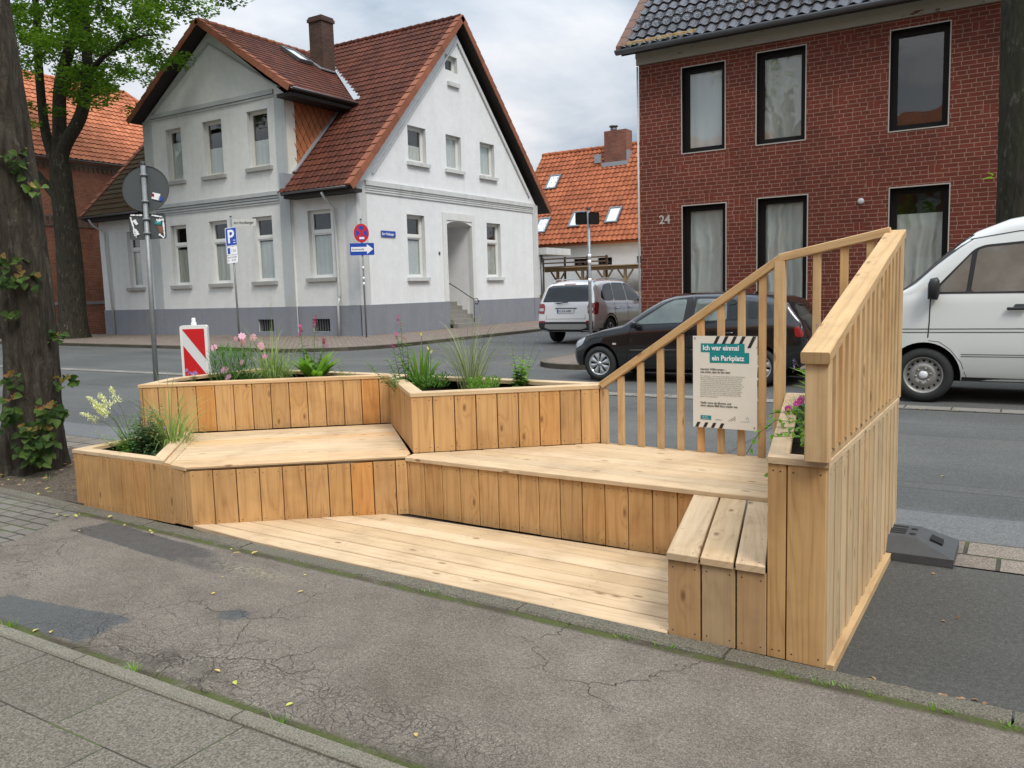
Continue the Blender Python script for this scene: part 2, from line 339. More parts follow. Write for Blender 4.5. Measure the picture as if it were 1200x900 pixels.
def glass_mat(name, tint=(1, 1, 1), rough=.01, refl=1.0):
    b = B(name)
    fc = b.n('ShaderNodeLayerWeight', {'Blend': .5}).outputs['Facing']
    f = b.math('MINIMUM', b.math('ADD', b.math('MULTIPLY', b.math('POWER', fc, 4.0), .9*refl), .055), 1.0)
    nz = b.bump(b.noise(b.pos(), 1.6, 2), .02, .25)
    t = b.n('ShaderNodeBsdfTransparent', {'Color': (*tint, 1)}); g = b.n('ShaderNodeBsdfGlossy', {'Color': (1, 1, 1, 1), 'Roughness': rough, 'Normal': nz})
    m = b.n('ShaderNodeMixShader', {0: f, 1: t.outputs[0], 2: g.outputs[0]})
    b.t.links.new(m.outputs[0], b.out.inputs[0]); return b.m
M_glass = glass_mat('window_glass', (.88, .89, .88))
M_sky_glass = flat('roof_window_glass', (.55, .6, .68), .05, .05, spec=1.0, coat=1)
def curtain_mat(name, ca, cb, fold=28):
    b = B(name); s = b.sep(b.uv())
    wv = b.math('SINE', b.math('ADD', b.math('MULTIPLY', s[0], fold), b.math('MULTIPLY', b.noise(b.pos(), 1.5, 2), 8.0)))
    c = b.mix(b.math('ADD', b.math('MULTIPLY', wv, .25), .5), ca, cb)
    return b.pbr(c, .9, b.bump(wv, .02), spec=.1)
M_curt = curtain_mat('net_curtain', (.62, .63, .59), (.82, .82, .78))
M_curtd = curtain_mat('beige_curtain', (.50, .49, .44), (.66, .65, .6), 20)
M_blind = flat('roller_blind', (.72, .75, .75), .9, .06)
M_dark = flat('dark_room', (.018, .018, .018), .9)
M_room = flat('grey_room', (.06, .06, .055), .9)
M_wframe = flat('white_frame', (.68, .68, .65), .45, .05)
M_oldframe = flat('aged_white_paint', (.58, .56, .49), .6, .1)
M_dframe = flat('dark_brown_frame', (.010, .008, .007), .6, .1, spec=.2)
M_reveal = flat('reveal_stucco', (.42, .38, .33), .8, .1)
M_cream = None
def peel():
    b = B('peeling_cream_paint'); P = b.pos()
    c = b.mix(b.noise(P, 2, 4), (.30, .28, .23), (.37, .35, .29))
    k = b.ramp(b.noise(b.mapv(P, (1, 1, 3)), 2.3, 6, .7), [(.60, 0.0), (.63, 1.0)])
    c = b.mix(k, c, (.12, .055, .03))
    return b.pbr(c, .7, b.bump(k, -.006))
M_cream = peel()
M_zinc = flat('zinc', (.16, .165, .17), .45, .2, 4, .55)
M_lead = flat('lead_flashing', (.33, .35, .37), .5, .2, 5, .4)
M_galv = flat('galvanised_steel', (.24, .25, .25), .5, .3, 14, .45)
M_signback = flat('sign_back_grey', (.060, .068, .068), .5, .08)
M_pvcpipe = flat('grey_pipe', (.50, .51, .50), .45, .06)
M_black = flat('black_iron', (.012, .012, .013), .45)
M_soffit = flat('dark_soffit', (.022, .018, .016), .8)
M_rubber = flat('recycled_rubber', (.060, .061, .062), .75, .25, 12, bump=.002)
M_fence = wood_mat('fence_wood', (.52, .36, .18), (.30, .18, .08), .35)
M_pwhite = flat('white_plastic', (.74, .74, .72), .4, .04)
M_red = flat('sign_red', (.55, .015, .02), .35, .04)
M_refl = flat('reflective_white', (.66, .67, .68), .35, .03)
M_blue = flat('sign_blue', (.012, .06, .36), .35, .04)
M_signw = flat('sign_white', (.78, .78, .78), .4, .03)
M_teal = flat('print_teal', (.004, .22, .235), .5, .02)
M_ink = flat('print_black', (.018, .018, .018), .5, .02)
M_inkg = flat('print_grey', (.16, .17, .16), .6, .02)
M_poster = flat('poster_board', (.70, .66, .58), .42, .02)
M_poster2 = flat('poster_text_blue', (.2, .24, .34), .5, .02)

def bark_mat(name, ca, cb, green=.0):
    b = B(name); P = b.pos()
    v = b.mapv(P, (1, 1, .22))
    n = b.noise(v, 16, 8, .72, .6)
    c = b.ramp(n, [(.3, ca), (.62, cb), (.8, tuple(x*1.7 for x in cb))])
    c = b.mix(b.ramp(b.noise(b.mapv(P, (1, 1, .4)), 7, 5, .75), [(.58, 0.0), (.68, .7)]), c, (.26, .24, .2))
    if green: c = b.mix(b.ramp(b.noise(P, 2.2, 5, .6), [(.35, 0.0), (.7, green)]), c, (.075, .085, .04))
    return b.pbr(c, .95, b.bump(n, .14), spec=.12)
M_bark = bark_mat('lime_bark', (.036, .030, .023), (.120, .102, .078))
M_bark2 = bark_mat('mossy_bark', (.028, .025, .019), (.080, .073, .055), .5)
M_bark3 = bark_mat('maple_bark', (.028, .024, .018), (.082, .072, .054), .15)
def leaf_mat(name, ca, cb, tr=.35, rough=.55):
    b = B(name); r = b.rnd()
    c = b.mix(r, ca, cb)
    p = b.n('ShaderNodeBsdfPrincipled', {'Base Color': c, 'Roughness': rough, 'Specular IOR Level': .3})
    t = b.n('ShaderNodeBsdfTranslucent', {'Color': b.mix(1.0, c, (1.6, 1.9, .8), 'MULTIPLY')})
    m = b.n('ShaderNodeMixShader', {0: tr, 1: p.outputs[0], 2: t.outputs[0]})
    b.t.links.new(m.outputs[0], b.out.inputs[0]); return b.m
L_maple = leaf_mat('maple_leaves', (.018, .065, .007), (.21, .33, .035), .45)  # dark green to yellow-green, crown shade and highlights put into the colour
L_lime = leaf_mat('lime_leaves', (.035, .085, .020), (.14, .21, .05), .3)
L_red = leaf_mat('reddish_young_leaves', (.30, .24, .08), (.30, .15, .06), .35)
L_grass = leaf_mat('ornamental_grass', (.14, .21, .06), (.36, .42, .17), .3)
L_green = leaf_mat('mid_green_leaves', (.045, .12, .022), (.13, .25, .05), .3)
L_fresh = leaf_mat('fresh_green_leaves', (.10, .22, .03), (.24, .38, .07), .35)
L_blue = leaf_mat('blue_green_leaves', (.06, .13, .055), (.13, .22, .10), .3)
L_stem = leaf_mat('plant_stems', (.10, .15, .05), (.2, .22, .09), .1)
P_pink = leaf_mat('pink_petals', (.62, .22, .42), (.78, .45, .60), .3)
P_mag = leaf_mat('magenta_petals', (.50, .04, .20), (.42, .06, .30), .2)
P_vio = leaf_mat('violet_petals', (.20, .13, .50), (.35, .28, .6), .2)
P_cream = leaf_mat('cream_plumes', (.66, .62, .42), (.78, .75, .58), .3)
P_yel = leaf_mat('yellow_petals', (.75, .55, .05), (.7, .6, .12), .3)
L_fall = leaf_mat('fallen_leaves', (.50, .52, .10), (.55, .38, .12), .1)
L_litter = leaf_mat('leaf_litter', (.22, .12, .06), (.34, .22, .12), .1)
# ------------------------------------------------------------------ mesh helper
ORG = {}
class MB:
    def __init__(s): s.v = []; s.f = []; s.m = []; s.uv = []; s.r = []; s.sm = []
    def face(s, pts, mi=0, uv=None, r=0., smooth=False):
        k = len(s.v); s.v += [tuple(p) for p in pts]; s.f.append(tuple(range(k, k+len(pts))))
        s.m.append(mi); s.uv.append(uv); s.r.append(r); s.sm.append(smooth)
    def idx(s, vs, faces, mi=0, r=0., smooth=True, uvs=None):
        k = len(s.v); s.v += [tuple(p) for p in vs]
        for i, f in enumerate(faces):
            s.f.append(tuple(a+k for a in f)); s.m.append(mi); s.uv.append(uvs[i] if uvs else None); s.r.append(r); s.sm.append(smooth)
    def hexa(s, p, mi=0, r=0.):          # p: 8 corners, bottom 4 ccw then top 4
        for q in ((3, 2, 1, 0), (4, 5, 6, 7), (0, 1, 5, 4), (1, 2, 6, 5), (2, 3, 7, 6), (3, 0, 4, 7)):
            s.face([p[i] for i in q], mi, None, r)
    def box(s, x0, x1, y0, y1, z0, z1, mi=0, r=0., T=None):
        T = T or (lambda a, b, c: (a, b, c))
        s.hexa([T(x0, y0, z0), T(x1, y0, z0), T(x1, y1, z0), T(x0, y1, z0), T(x0, y0, z1), T(x1, y0, z1), T(x1, y1, z1), T(x0, y1, z1)], mi, r)
    def plank(s, o, dl, dw, dt, L, W, T, c=.003, mi=0, r=None, uv0=None):
        """board with chamfered long edges; uv = (across, along) in metres"""
        if r is None: r = random.random()
        o, dl, dw, dt = V(o), V(dl).normalized(), V(dw).normalized(), V(dt).normalized()
        prof = [(c, 0), (W-c, 0), (W, c), (W, T-c), (W-c, T), (c, T), (0, T-c), (0, c)]
        u0 = random.random()*3 if uv0 is None else uv0
        per = 0
        a = [o + dw*x + dt*y for x, y in prof]; e = [p + dl*L for p in a]
        for i in range(8):
            j = (i+1) % 8; d = math.dist(prof[i], prof[j])
            top = i in (3, 4, 5)
            if i == 4: ua, ub = prof[i][0], prof[j][0]
            elif i == 0: ua, ub = prof[i][0], prof[j][0]
            elif i in (2, 3, 1): ua, ub = W+prof[i][1]*1., W+prof[j][1]
            else: ua, ub = -prof[i][1], -prof[j][1]
            s.face([a[i], a[j], e[j], e[i]], mi, [(ua+u0, u0), (ub+u0, u0), (ub+u0, u0+L), (ua+u0, u0+L)], r)
        s.face(list(reversed(a)), mi, [(u0+q[0], u0+q[1]*3) for q in reversed(prof)], r)
        s.face(e, mi, [(u0+q[0], u0+q[1]*3) for q in prof], r)
    def disc(s, c, n, rad, mi=0, k=8, r=0.):
        c, n = V(c), V(n).normalized(); a = n.orthogonal().normalized(); b_ = n.cross(a)
        s.face([c + a*rad*math.cos(t*2*math.pi/k) + b_*rad*math.sin(t*2*math.pi/k) for t in range(k)], mi, None, r)
    def prism(s, poly, z0, z1, mi=0, c=0., r=0., uvd=None):
        """vertical prism of a plan polygon (ccw); uvd = grain direction"""
        poly = [V((p[0], p[1])) for p in poly]; n = len(poly)
        if sum(poly[i].x*poly[(i+1) % n].y - poly[(i+1) % n].x*poly[i].y for i in range(n)) < 0: poly.reverse()
        g = V(uvd).normalized() if uvd else V((1, 0)); h = V((-g.y, g.x)); u0 = r*5
        U = lambda p: (p.dot(h)+u0, p.dot(g)+u0)
        top = inset(poly, c) if c else poly
        s.face([(*p, z1) for p in top], mi, [U(p) for p in top], r)
        s.face([(*p, z0) for p in reversed(poly)], mi, [U(p) for p in reversed(poly)], r)
        for i in range(n):
            a, b_ = poly[i], poly[(i+1) % n]; ta, tb = top[i], top[(i+1) % n]
            s.face([(*a, z0), (*b_, z0), (*b_, z1-c), (*a, z1-c)], mi, [(U(a)[0]-(z1-z0), U(a)[1]), (U(b_)[0]-(z1-z0), U(b_)[1]), U(b_), U(a)], r)
            if c: s.face([(*a, z1-c), (*b_, z1-c), (*tb, z1), (*ta, z1)], mi, [U(a), U(b_), U(tb), U(ta)], r)
    def tube(s, pts, rads, k=8, mi=0, r=0., cap=True, uvy=0):
        pts = [V(p) for p in pts]; n = len(pts)
        if not hasattr(rads, '__len__'): rads = [rads]*n
        vs = []; t0 = (pts[1]-pts[0]).normalized(); a = t0.orthogonal().normalized()
        for i in range(n):
            t = (pts[min(i+1, n-1)]-pts[max(i-1, 0)]).normalized()
            a = (a - t*a.dot(t)).normalized(); b_ = t.cross(a)
            vs += [pts[i] + (a*math.cos(q*2*math.pi/k) + b_*math.sin(q*2*math.pi/k))*rads[i] for q in range(k)]
        fs = [(i*k+q, i*k+(q+1) % k, (i+1)*k+(q+1) % k, (i+1)*k+q) for i in range(n-1) for q in range(k)]
        if cap: fs += [tuple(reversed(range(k))), tuple((n-1)*k+q for q in range(k))]
        s.idx(vs, fs, mi, r)
    def lathe(s, prof, c, axis, k=32, mi=0, r=0., smooth=True):
        """prof: (radius, along) list revolved about axis through c"""
        c, ax = V(c), V(axis).normalized(); a = ax.orthogonal().normalized(); b_ = ax.cross(a); vs = []
        for rr, h in prof:
            vs += [c + ax*h + (a*math.cos(q*2*math.pi/k)+b_*math.sin(q*2*math.pi/k))*rr for q in range(k)]
        s.idx(vs, [(i*k+q, i*k+(q+1) % k, (i+1)*k+(q+1) % k, (i+1)*k+q) for i in range(len(prof)-1) for q in range(k)], mi, r, smooth)
    def build(s, name, mats, parent=None, base=None, sharp=None):
        me = bpy.data.meshes.new(name)
        off = V(base) if base is not None else (ORG.get(parent.name, V((0, 0, 0))) if parent else V((0, 0, 0)))
        me.from_pydata([(a[0]-off.x, a[1]-off.y, a[2]-off.z) for a in s.v], [], s.f)
        if not isinstance(mats, (list, tuple)): mats = [mats]
        for m in mats: me.materials.append(m)
        me.polygons.foreach_set('material_index', s.m)
        me.polygons.foreach_set('use_smooth', s.sm)
        if any(u is not None for u in s.uv):
            l = me.uv_layers.new(name='UVMap'); fl = []
            for f, u in zip(s.f, s.uv):
                if u is None: fl += [0, 0]*len(f)
                else:
                    for q in u: fl += [q[0], q[1]]
            l.data.foreach_set('uv', fl)
        if any(s.r):
            at = me.attributes.new('rnd', 'FLOAT', 'CORNER'); fl = []
            for f, q in zip(s.f, s.r): fl += [q]*len(f)
            at.data.foreach_set('value', fl)
        me.update()
        if sharp: me.set_sharp_from_angle(angle=math.radians(sharp))
        o = bpy.data.objects.new(name, me); sc.collection.objects.link(o)
        if base is not None: o.location = off
        if parent: o.parent = parent
        ORG[o.name] = off
        return o
def inset(poly, d):
    n = len(poly); out = []
    for i in range(n):
        p0, p, p1 = poly[i-1], poly[i], poly[(i+1) % n]
        a = (p-p0).normalized(); b_ = (p1-p).normalized()
        na = V((-a.y, a.x)); nb = V((-b_.y, b_.x)); m = na+nb
        k = d/max(.25, (1+na.dot(nb))); out.append(p + m*k)
    return out
def clip(poly, conv):
    """clip a 2-D polygon by a convex ccw one"""
    out = [V(p) for p in poly]; n = len(conv)
    for i in range(n):
        a, b_ = V(conv[i]), V(conv[(i+1) % n]); e = b_-a; res = []
        ins = lambda p: e.x*(p.y-a.y)-e.y*(p.x-a.x) >= -1e-9
        for j in range(len(out)):
            p, q = out[j-1], out[j]
            if ins(p) != ins(q):
                d = q-p; den = e.x*d.y-e.y*d.x
                res.append(p + d*((-(e.x*(p.y-a.y)-e.y*(p.x-a.x)))/den))
            if ins(q): res.append(q)
        out = res
        if len(out) < 3: return []
    cl = []
    for p in out:
        if not cl or (p-cl[-1]).length > 1e-5: cl.append(p)
    if len(cl) > 1 and (cl[0]-cl[-1]).length < 1e-5: cl.pop()
    return cl if len(cl) > 2 else []
def thing(name, label, cat, loc=(0, 0, 0), group=None, rz=0):
    o = bpy.data.objects.new(name, None); sc.collection.objects.link(o)
    o.location = loc; o.rotation_euler = (0, 0, rz); o.empty_display_size = .2
    o['label'] = label; o['category'] = cat
    if group: o['group'] = group
    ORG[o.name] = V(loc); return o
def tag(o, label, cat, group=None, kind=None):
    o['label'] = label; o['category'] = cat
    if group: o['group'] = group
    if kind: o['kind'] = kind
    return o
def struct(name, mb, mats):
    o = mb.build(name, mats); o['kind'] = 'structure'; return o
def lerp(a, b, t): return a+(b-a)*t
def catmull(xs, ys, x):
    if x <= xs[0]: return ys[0]
    if x >= xs[-1]: return ys[-1]
    i = max(j for j in range(len(xs)) if xs[j] <= x); i = min(i, len(xs)-2)
    t = (x-xs[i])/(xs[i+1]-xs[i]); return ys[i]+(ys[i+1]-ys[i])*t

# ------------------------------------------------------------------ the ground
YK = lambda x: 3.245-.035*(x+.6)             # front edge of the parking bay
m = MB(); m.face([(-600, -400, -.06), (500, -400, -.06), (500, 700, -.06), (-600, 700, -.06)]); struct('ground', m, M_ground)
m = MB(); m.face([(-300, 2.6, -.03), (200, 2.6, -.03), (200, 17.9, -.03), (-300, 17.9, -.03)])
m.face([(-15.6, 17.9, -.03), (-9.3, 17.9, -.03), (-9.3, 60, -.03), (-15.2, 60, -.03)]); struct('road', m, M_road)
m = MB(); m.face([(-.9, YK(-.9)-.02, -.024), (12, YK(12)-.02, -.024), (12, 4.86, -.024), (-.9, 4.86, -.024)]); struct('parking_bay', m, M_bay)
m = MB(); m.face([(-60, 4.88, -.022), (40, 4.88, -.022), (40, 5.37, -.022), (-60, 5.37, -.022)]); struct('gutter', m, M_gutter)
m = MB(); m.face([(-20, 1.91, 0), (-5.4, 1.91, 0), (-5.43, 2.6, 0), (-5.78, YK(-5.78)-.1, 0), (-20, YK(-20)-.1, 0)]); struct('paved_footpath', m, M_cobble)
m = MB(); m.face([(-5.4, 1.91, 0), (12, 1.91, 0), (12, YK(12)-.1, 0), (-5.78, YK(-5.78)-.1, 0), (-5.43, 2.6, 0)]); struct('footpath', m, M_path)
m = MB(); m.face([(-20, -30, .004), (12, -30, .004), (12, 1.84, .004), (-20, 1.84, .004)]); struct('slab_pavement', m, M_slab)
m = MB(); x = -20.
while x < 12:                                   # slim edging stones between slabs and asphalt
    L = .98; j = random.uniform(-.004, .004)
    m.plank((x, 1.835+j, -.1), (1, 0, 0), (0, 1, 0), (0, 0, 1), L-.012, .07, .118+random.uniform(-.004, .003), .008); x += L
struct('edging', m, M_edging)
m = MB(); x = -20.
while x < 12:                                   # kerb of the parking bay
    L = 1.0; a = V((x, YK(x)-.105, -.15)); b_ = V((x+L, YK(x+L)-.105, -.15)); d = (b_-a).normalized()
    m.plank(a, d, (-d.y, d.x, 0), (0, 0, 1), L-.008, .105, .16+random.uniform(-.003, .003), .010); x += L
struct('kerb', m, M_kerb)
m = MB()                                        # tree pit with bare soil
for i in range(24):
    for j in range(6):
        x0, y0 = -13+i*.3, 0; q = []
        for a, b_ in ((0, 0), (1, 0), (1, 1), (0, 1)):
            X = min(x0+a*.3, -5.95); Y = lerp(YK(X)-.01, 4.9, (j+b_)/6)
            q.append((X, Y, -.012+.025*math.sin(X*3.1+Y*5)*math.sin(Y*7+X)+.01))
        m.face(q, smooth=True)
struct('tree_pit', m, M_soil)
m = MB(); m.face([(-60, 10.75, -.021), (40, 10.75, -.021), (40, 11.05, -.021), (-60, 11.05, -.021)]); struct('far_gutter', m, M_pale)
# pavement in front of the pale house, rounded at the street corner
def pavement(poly, z, name, mats, kerb=.12):
    m = MB(); n = len(poly); m.face([(p[0], p[1], z) for p in poly], 0)
    for i in range(n):
        a, b_ = V(poly[i]), V(poly[(i+1) % n]); m.face([(*a, -.05), (*b_, -.05), (*b_, z), (*a, z)], 1)
    struct(name, m, mats)
    m = MB()
    return m
def kerbline(pts, z, name):
    m = MB()
    for a, b_ in zip(pts, pts[1:]):
        a, b_ = V(a), V(b_); L = (b_-a).length; d = (b_-a)/L; k = max(1, round(L)); 
        for i in range(k):
            o = a+d*(L*i/k); m.plank((o.x, o.y, -.1), (d.x, d.y, 0), (-d.y, d.x, 0), (0, 0, 1), L/k-.01, .13, .1+z+.006, .01)
    return struct(name, m, M_kerb)
arc = lambda cx, cy, r, a0, a1, k: [(cx+r*math.cos(math.radians(lerp(a0, a1, i/k))), cy+r*math.sin(math.radians(lerp(a0, a1, i/k)))) for i in range(k+1)]
e1 = [(-60, 17.7), (-35, 17.35), (-22.6, 16.65), (-19.4, 16.3)] + arc(-18.2, 18.9, 2.75, -78, 0, 6) + [(-15.4, 26), (-15.2, 46)]
pavement(e1+[(-19.8, 46), (-19.8, 22.2), (-60, 22.2)], .07, 'far_pavement', [M_pave2, M_kerb]); kerbline(e1, .07, 'far_kerb')
e2 = [(-8.7, 46), (-8.65, 17.5)] + arc(-7.4, 15.2, 1.2, 178, 285, 8) + [(-6.2, 14.02), (-5, 14.05), (40, 14.05)]
pavement(e2+[(40, 18.3), (-7.5, 18.3), (-7.5, 46)], .07, 'corner_pavement', [M_pave2, M_kerb]); kerbline(e2, .07, 'corner_kerb')

# ------------------------------------------------------------------ the timber parklet
park = thing('parklet', 'new larch timber seating platform with planters and railing filling a parking bay', 'parklet', (-3.4, 4.3, 0))
F0, MM, R2p = (-4.68, 3.44), (-3.57, 4.335), (-1.60, 4.27)
A0, A1, B1 = (-6.2, 4.14), (-4.62, 5.425), (-2.585, 5.315)
def fascia(p0, p1, z0, z1, out, T=.022, pw=.1445, gap=.0055, first=None, ch=.003, alt=.0015, tilt=0.):
    """row of upright boards along p0-p1; out = side the faces look to (+1 = right of direction)"""
    m = MB(); a, b_ = V(p0), V(p1); L = (b_-a).length; d = (b_-a)/L; nrm = V((d.y, -d.x))*out
    x = 0.; w_ = first or pw
    while x < L-.012:
        ww = min(w_, L-x); o = a+d*x-nrm*T; zj = random.uniform(-.0015, .0015); tj = random.uniform(-alt, alt)
        dt_ = (d*ww-nrm*tilt).normalized(); nt2 = V((dt_.y, -dt_.x))*out; o = o+nrm*tilt
        m.plank((o.x+nrm.x*tj, o.y+nrm.y*tj, z0+zj), (0, 0, 1), (dt_.x, dt_.y, 0), (nt2.x, nt2.y, 0), z1-z0, ww, T, ch)
        for zz in (z0+.03, z1-.028):
            for k in (.022, ww-.022):
                if ww > .07:
                    q = a+d*(x+k)+nrm*(tj+.0008+tilt*(1-k/ww)); m.disc((q.x, q.y, zz+random.uniform(-.003, .003)), (nrm.x, nrm.y, 0), .0036, 1, 7)
        x += ww+gap; w_ = pw
    q0 = a-nrm*(T+.004); q1 = b_-nrm*(T+.004)
    m.face([(q0.x, q0.y, z0+.005), (q1.x, q1.y, z0+.005), (q1.x, q1.y, z1-.005), (q0.x, q0.y, z1-.005)], 2)
    return m
def topboards(poly, z1, T, dirv, w=.1395, gap=.0095, off=0., screws=True, under=True):
    m = MB(); P = [V(p) for p in poly]
    if sum(P[i].x*P[(i+1) % len(P)].y-P[(i+1) % len(P)].x*P[i].y for i in range(len(P))) < 0: P.reverse()
    g = V(dirv).normalized(); h = V((-g.y, g.x))
    lo, hi = min(p.dot(h) for p in P), max(p.dot(h) for p in P); la, lb = min(p.dot(g) for p in P)-.1, max(p.dot(g) for p in P)+.1
    y = lo+off
    while y < hi:
        q = clip([g*la+h*y, g*lb+h*y, g*lb+h*(y+w), g*la+h*(y+w)], P)
        if q and max(p.dot(h) for p in q)-min(p.dot(h) for p in q) > .01:
            m.prism(q, z1-T, z1+random.uniform(-.001, .001), 0, .004, .01+random.random()*.98, g)
            if screws:
                a, b_ = min(p.dot(g) for p in q), max(p.dot(g) for p in q); k = max(1, round((b_-a)/.55))
                for i in range(k+1):
                    for yy in (y+.03, y+w-.03):
                        c = g*lerp(a+.04, b_-.04, i/k)+h*yy
                        if clip([c+V((-.004, -.004)), c+V((.004, -.004)), c+V((.004, .004)), c+V((-.004, .004))], P):
                            m.disc((c.x, c.y, z1+.0016), (0, 0, 1), .0034, 1, 6)
        y += w+gap
    if under: m.face([(*p, z1-T*.6) for p in inset(P, .004)], 2)
    return m
def rim(poly, z1, T, w, over=.006):
    P = [V(p) for p in poly]
    if sum(P[i].x*P[(i+1) % len(P)].y-P[(i+1) % len(P)].x*P[i].y for i in range(len(P))) < 0: P.reverse()
    o = inset(P, -over); i_ = inset(P, w); m = MB(); n = len(P)
    for k in range(n):
        a, b_ = o[k], o[(k+1) % n]; d = (b_-a).normalized()
        m.prism([a+d*.0008, b_-d*.0008, i_[(k+1) % n]-d*.0008, i_[k]+d*.0008], z1-T, z1, 0, .003, .02+.96*random.random(), d)
    return m
WM = [W_F, M_screw, M_gap]; WT = [W_T, M_screw, M_gap]; WS = [W_S, M_screw, M_gap]
# lowest deck
topboards([F0, (-3.57, 4.33), (-1.60, 4.25), (-1.29, 4.25), (-1.29, 3.268), (-4.0, 3.375)], .012, .027, (1, -.036), w=.137, gap=.012).build('deck', WT, park)
# left bench and middle platform
b1 = topboards([(-4.895, 3.455), (-4.69, 3.432), (-3.575, 4.335), (-3.63, 4.45), (-4.60, 5.405), (-5.80, 4.395)], .402, .027, (1.11, .9), off=.02).build('bench_seat', WT, park)
fascia(F0, MM, .0, .372, 1).build('front_boards', WM, b1)
fascia((-4.885, 3.452), F0, .0, .372, 1, pw=.14).build('end_boards', WM, b1)
m = MB(); m.prism([(-5.86, 4.345), (-4.975, 3.465), (-4.895, 3.455), (-5.80, 4.395)], .377, .404, 0, .0025, .37, (-.7, .7)); m.build('edge_board', WT, b1)
b2 = topboards([(-3.575, 4.325), (-1.29, 4.262), (-.865, 4.262), (-.865, 5.225), (-1.36, 5.245), B1, (-3.60, 4.45)], .398, .027, (1, -.035)).build('platform', WT, park)
fascia(MM, (-1.29, 4.28), .0, .368, 1).build('front_boards', WM, b2)
# low bench in front of the right-hand planter
b3 = MB()
for i, x0 in enumerate((-1.285, -1.136, -.987)):
    wd = .139 if i < 2 else .120
    b3.prism([(x0, 3.262), (x0+wd, 3.26), (x0+wd-.235, 4.26), (x0-.235, 4.26)], .343, .373, 0, .003, .1+.3*i, (-.235, 1))
    for yy in (3.30, 3.62, 3.95, 4.22):
        for k in (.025, wd-.025): b3.disc((x0+k-.235*(yy-3.262), yy, .3738), (0, 0, 1), .0038, 1, 7)
b3 = b3.build('side_bench', WT, park)
fascia((-1.285, 3.278), (-.865, 3.268), .0, .338, 1, pw=.1425, gap=.007).build('front_boards', [W_B, M_screw, M_gap], b3)
fascia((-1.512, 4.25), (-1.285, 3.282), .0, .338, 1).build('side_boards', WS, b3)
# low planter at the left end
LP = [(-6.03, 3.45), (-4.982, 3.462), (-5.865, 4.345), (-6.09, 4.155)]
p1 = rim(LP, .418, .026, .085).build('low_planter', WT, park)
fascia((-6.03, 3.45), (-4.885, 3.452), -.01, .391, 1, pw=.138).build('front_boards', WM, p1)
fascia((-6.10, 4.15), (-6.03, 3.455), -.01, .391, 1, pw=.14).build('side_boards', WM, p1)
m = MB(); m.prism(inset([V(p) for p in LP], .045), .05, .31); m.build('soil', M_potsoil, p1)
# upper planters
PA = [A0, A1, (-4.64, 5.52), (-6.38, 5.53), (-6.44, 4.62)]
p2 = rim(PA, .818, .027, .095).build('rear_planter', WT, park)
fascia(A0, A1, .405, .79, 1).build('front_boards', WM, p2)
fascia((-6.44, 4.62), A0, .0, .79, 1).build('end_boards', WM, p2)
fascia((-4.64, 5.52), (-6.38, 5.53), .0, .79, 1).build('back_boards', WM, p2)
fascia((-6.38, 5.53), (-6.44, 4.62), .0, .79, 1).build('side_boards', WM, p2)
m = MB(); m.prism(inset([V(p) for p in PA], .045), .3, .72); m.build('soil', M_potsoil, p2)
PB = [(-3.608, 4.455), (-2.59, 5.315), (-2.60, 5.44), (-4.635, 5.505), (-4.617, 5.415)]
p3 = rim(PB, .818, .027, .095).build('corner_planter', WT, park)
fascia((-4.617, 5.415), (-3.608, 4.455), .405, .79, 1, pw=.142).build('side_boards', WM, p3)
fascia((-3.608, 4.455), (-2.59, 5.315), .401, .79, 1).build('front_boards', WM, p3)
fascia((-2.60, 5.44), (-4.635, 5.505), .0, .79, 1).build('back_boards', WM, p3)
m = MB(); m.prism(inset([V(p) for p in PB], .045), .3, .72); m.build('soil', M_potsoil, p3)
# narrow planter on the right
PR = [(-.862, 3.262), (-.628, 3.252), (-.628, 5.235), (-1.27, 5.235)]
p4 = rim(PR, .825, .028, .082, .0).build('narrow_planter', WT, park)
fascia((-.862, 3.268), (-.636, 3.26), .0, .795, 1, T=.026, pw=.147, first=.072).build('front_boards', WM, p4)
fascia((-.634, 3.262), (-.634, 5.23), .0, .795, 1, T=.024, pw=.132, gap=.006, ch=.003, alt=.0012, tilt=.0065).build('side_boards', WS, p4)
fascia((-1.262, 5.23), (-.858, 3.29), .36, .795, 1, T=.022).build('inner_boards', WS, p4)
m = MB(); m.plank((-.632, 3.262, -.028), (0, 1, 0), (-1, 0, 0), (0, 0, 1), 1.975, -.028, .045, .003); m.build('base_strip', W_R, p4)
m = MB(); m.prism(inset([V(p) for p in PR], .04), .41, .755); m.build('soil', M_potsoil, p4)
# end railing (right) : level sill, front post, upright slats, sloping handrail
zr = lambda y: lerp(1.262, 1.792, (y-3.22)/(5.26-3.22))
m = MB()
dy_, dz_ = 5.29-3.19, 0
sl = V((0, 5.30-3.20, (1.792-1.262)/(5.26-3.22)*(5.30-3.20))).normalized(); up = V((0, -sl.z, sl.y))
m.plank(V((-.724, 3.20, zr(3.20)-.058)), sl, (1, 0, 0), up, 2.155, .105, .045, .004, r=.33)
er = m.build('end_railing', W_R, park)
m = MB(); m.plank((-.712, 3.215, .826), (0, 0, 1), (1, 0, 0), (0, 1, 0), zr(3.215)-.826-.052, .088, .06, .004, r=.6); 
m.plank((-.666, 3.2145, 1.19), (0, 0, 1), (1, 0, 0), (0, -1, 0), .048, .04, .0035, .001); m.build('post', W_R, er)
m = MB(); m.plank((-.712, 5.195, .826), (0, 0, 1), (1, 0, 0), (0, 1, 0), zr(5.195)-.826-.052, .088, .06, .004, r=.2); m.build('post', W_R, er)
m = MB(); m.plank((-.652, 3.278, .826), (0, 1, 0), (1, 0, 0), (0, 0, 1), 1.915, .022, .036, .003, r=.15); m.build('sill_rail', W_R, er)
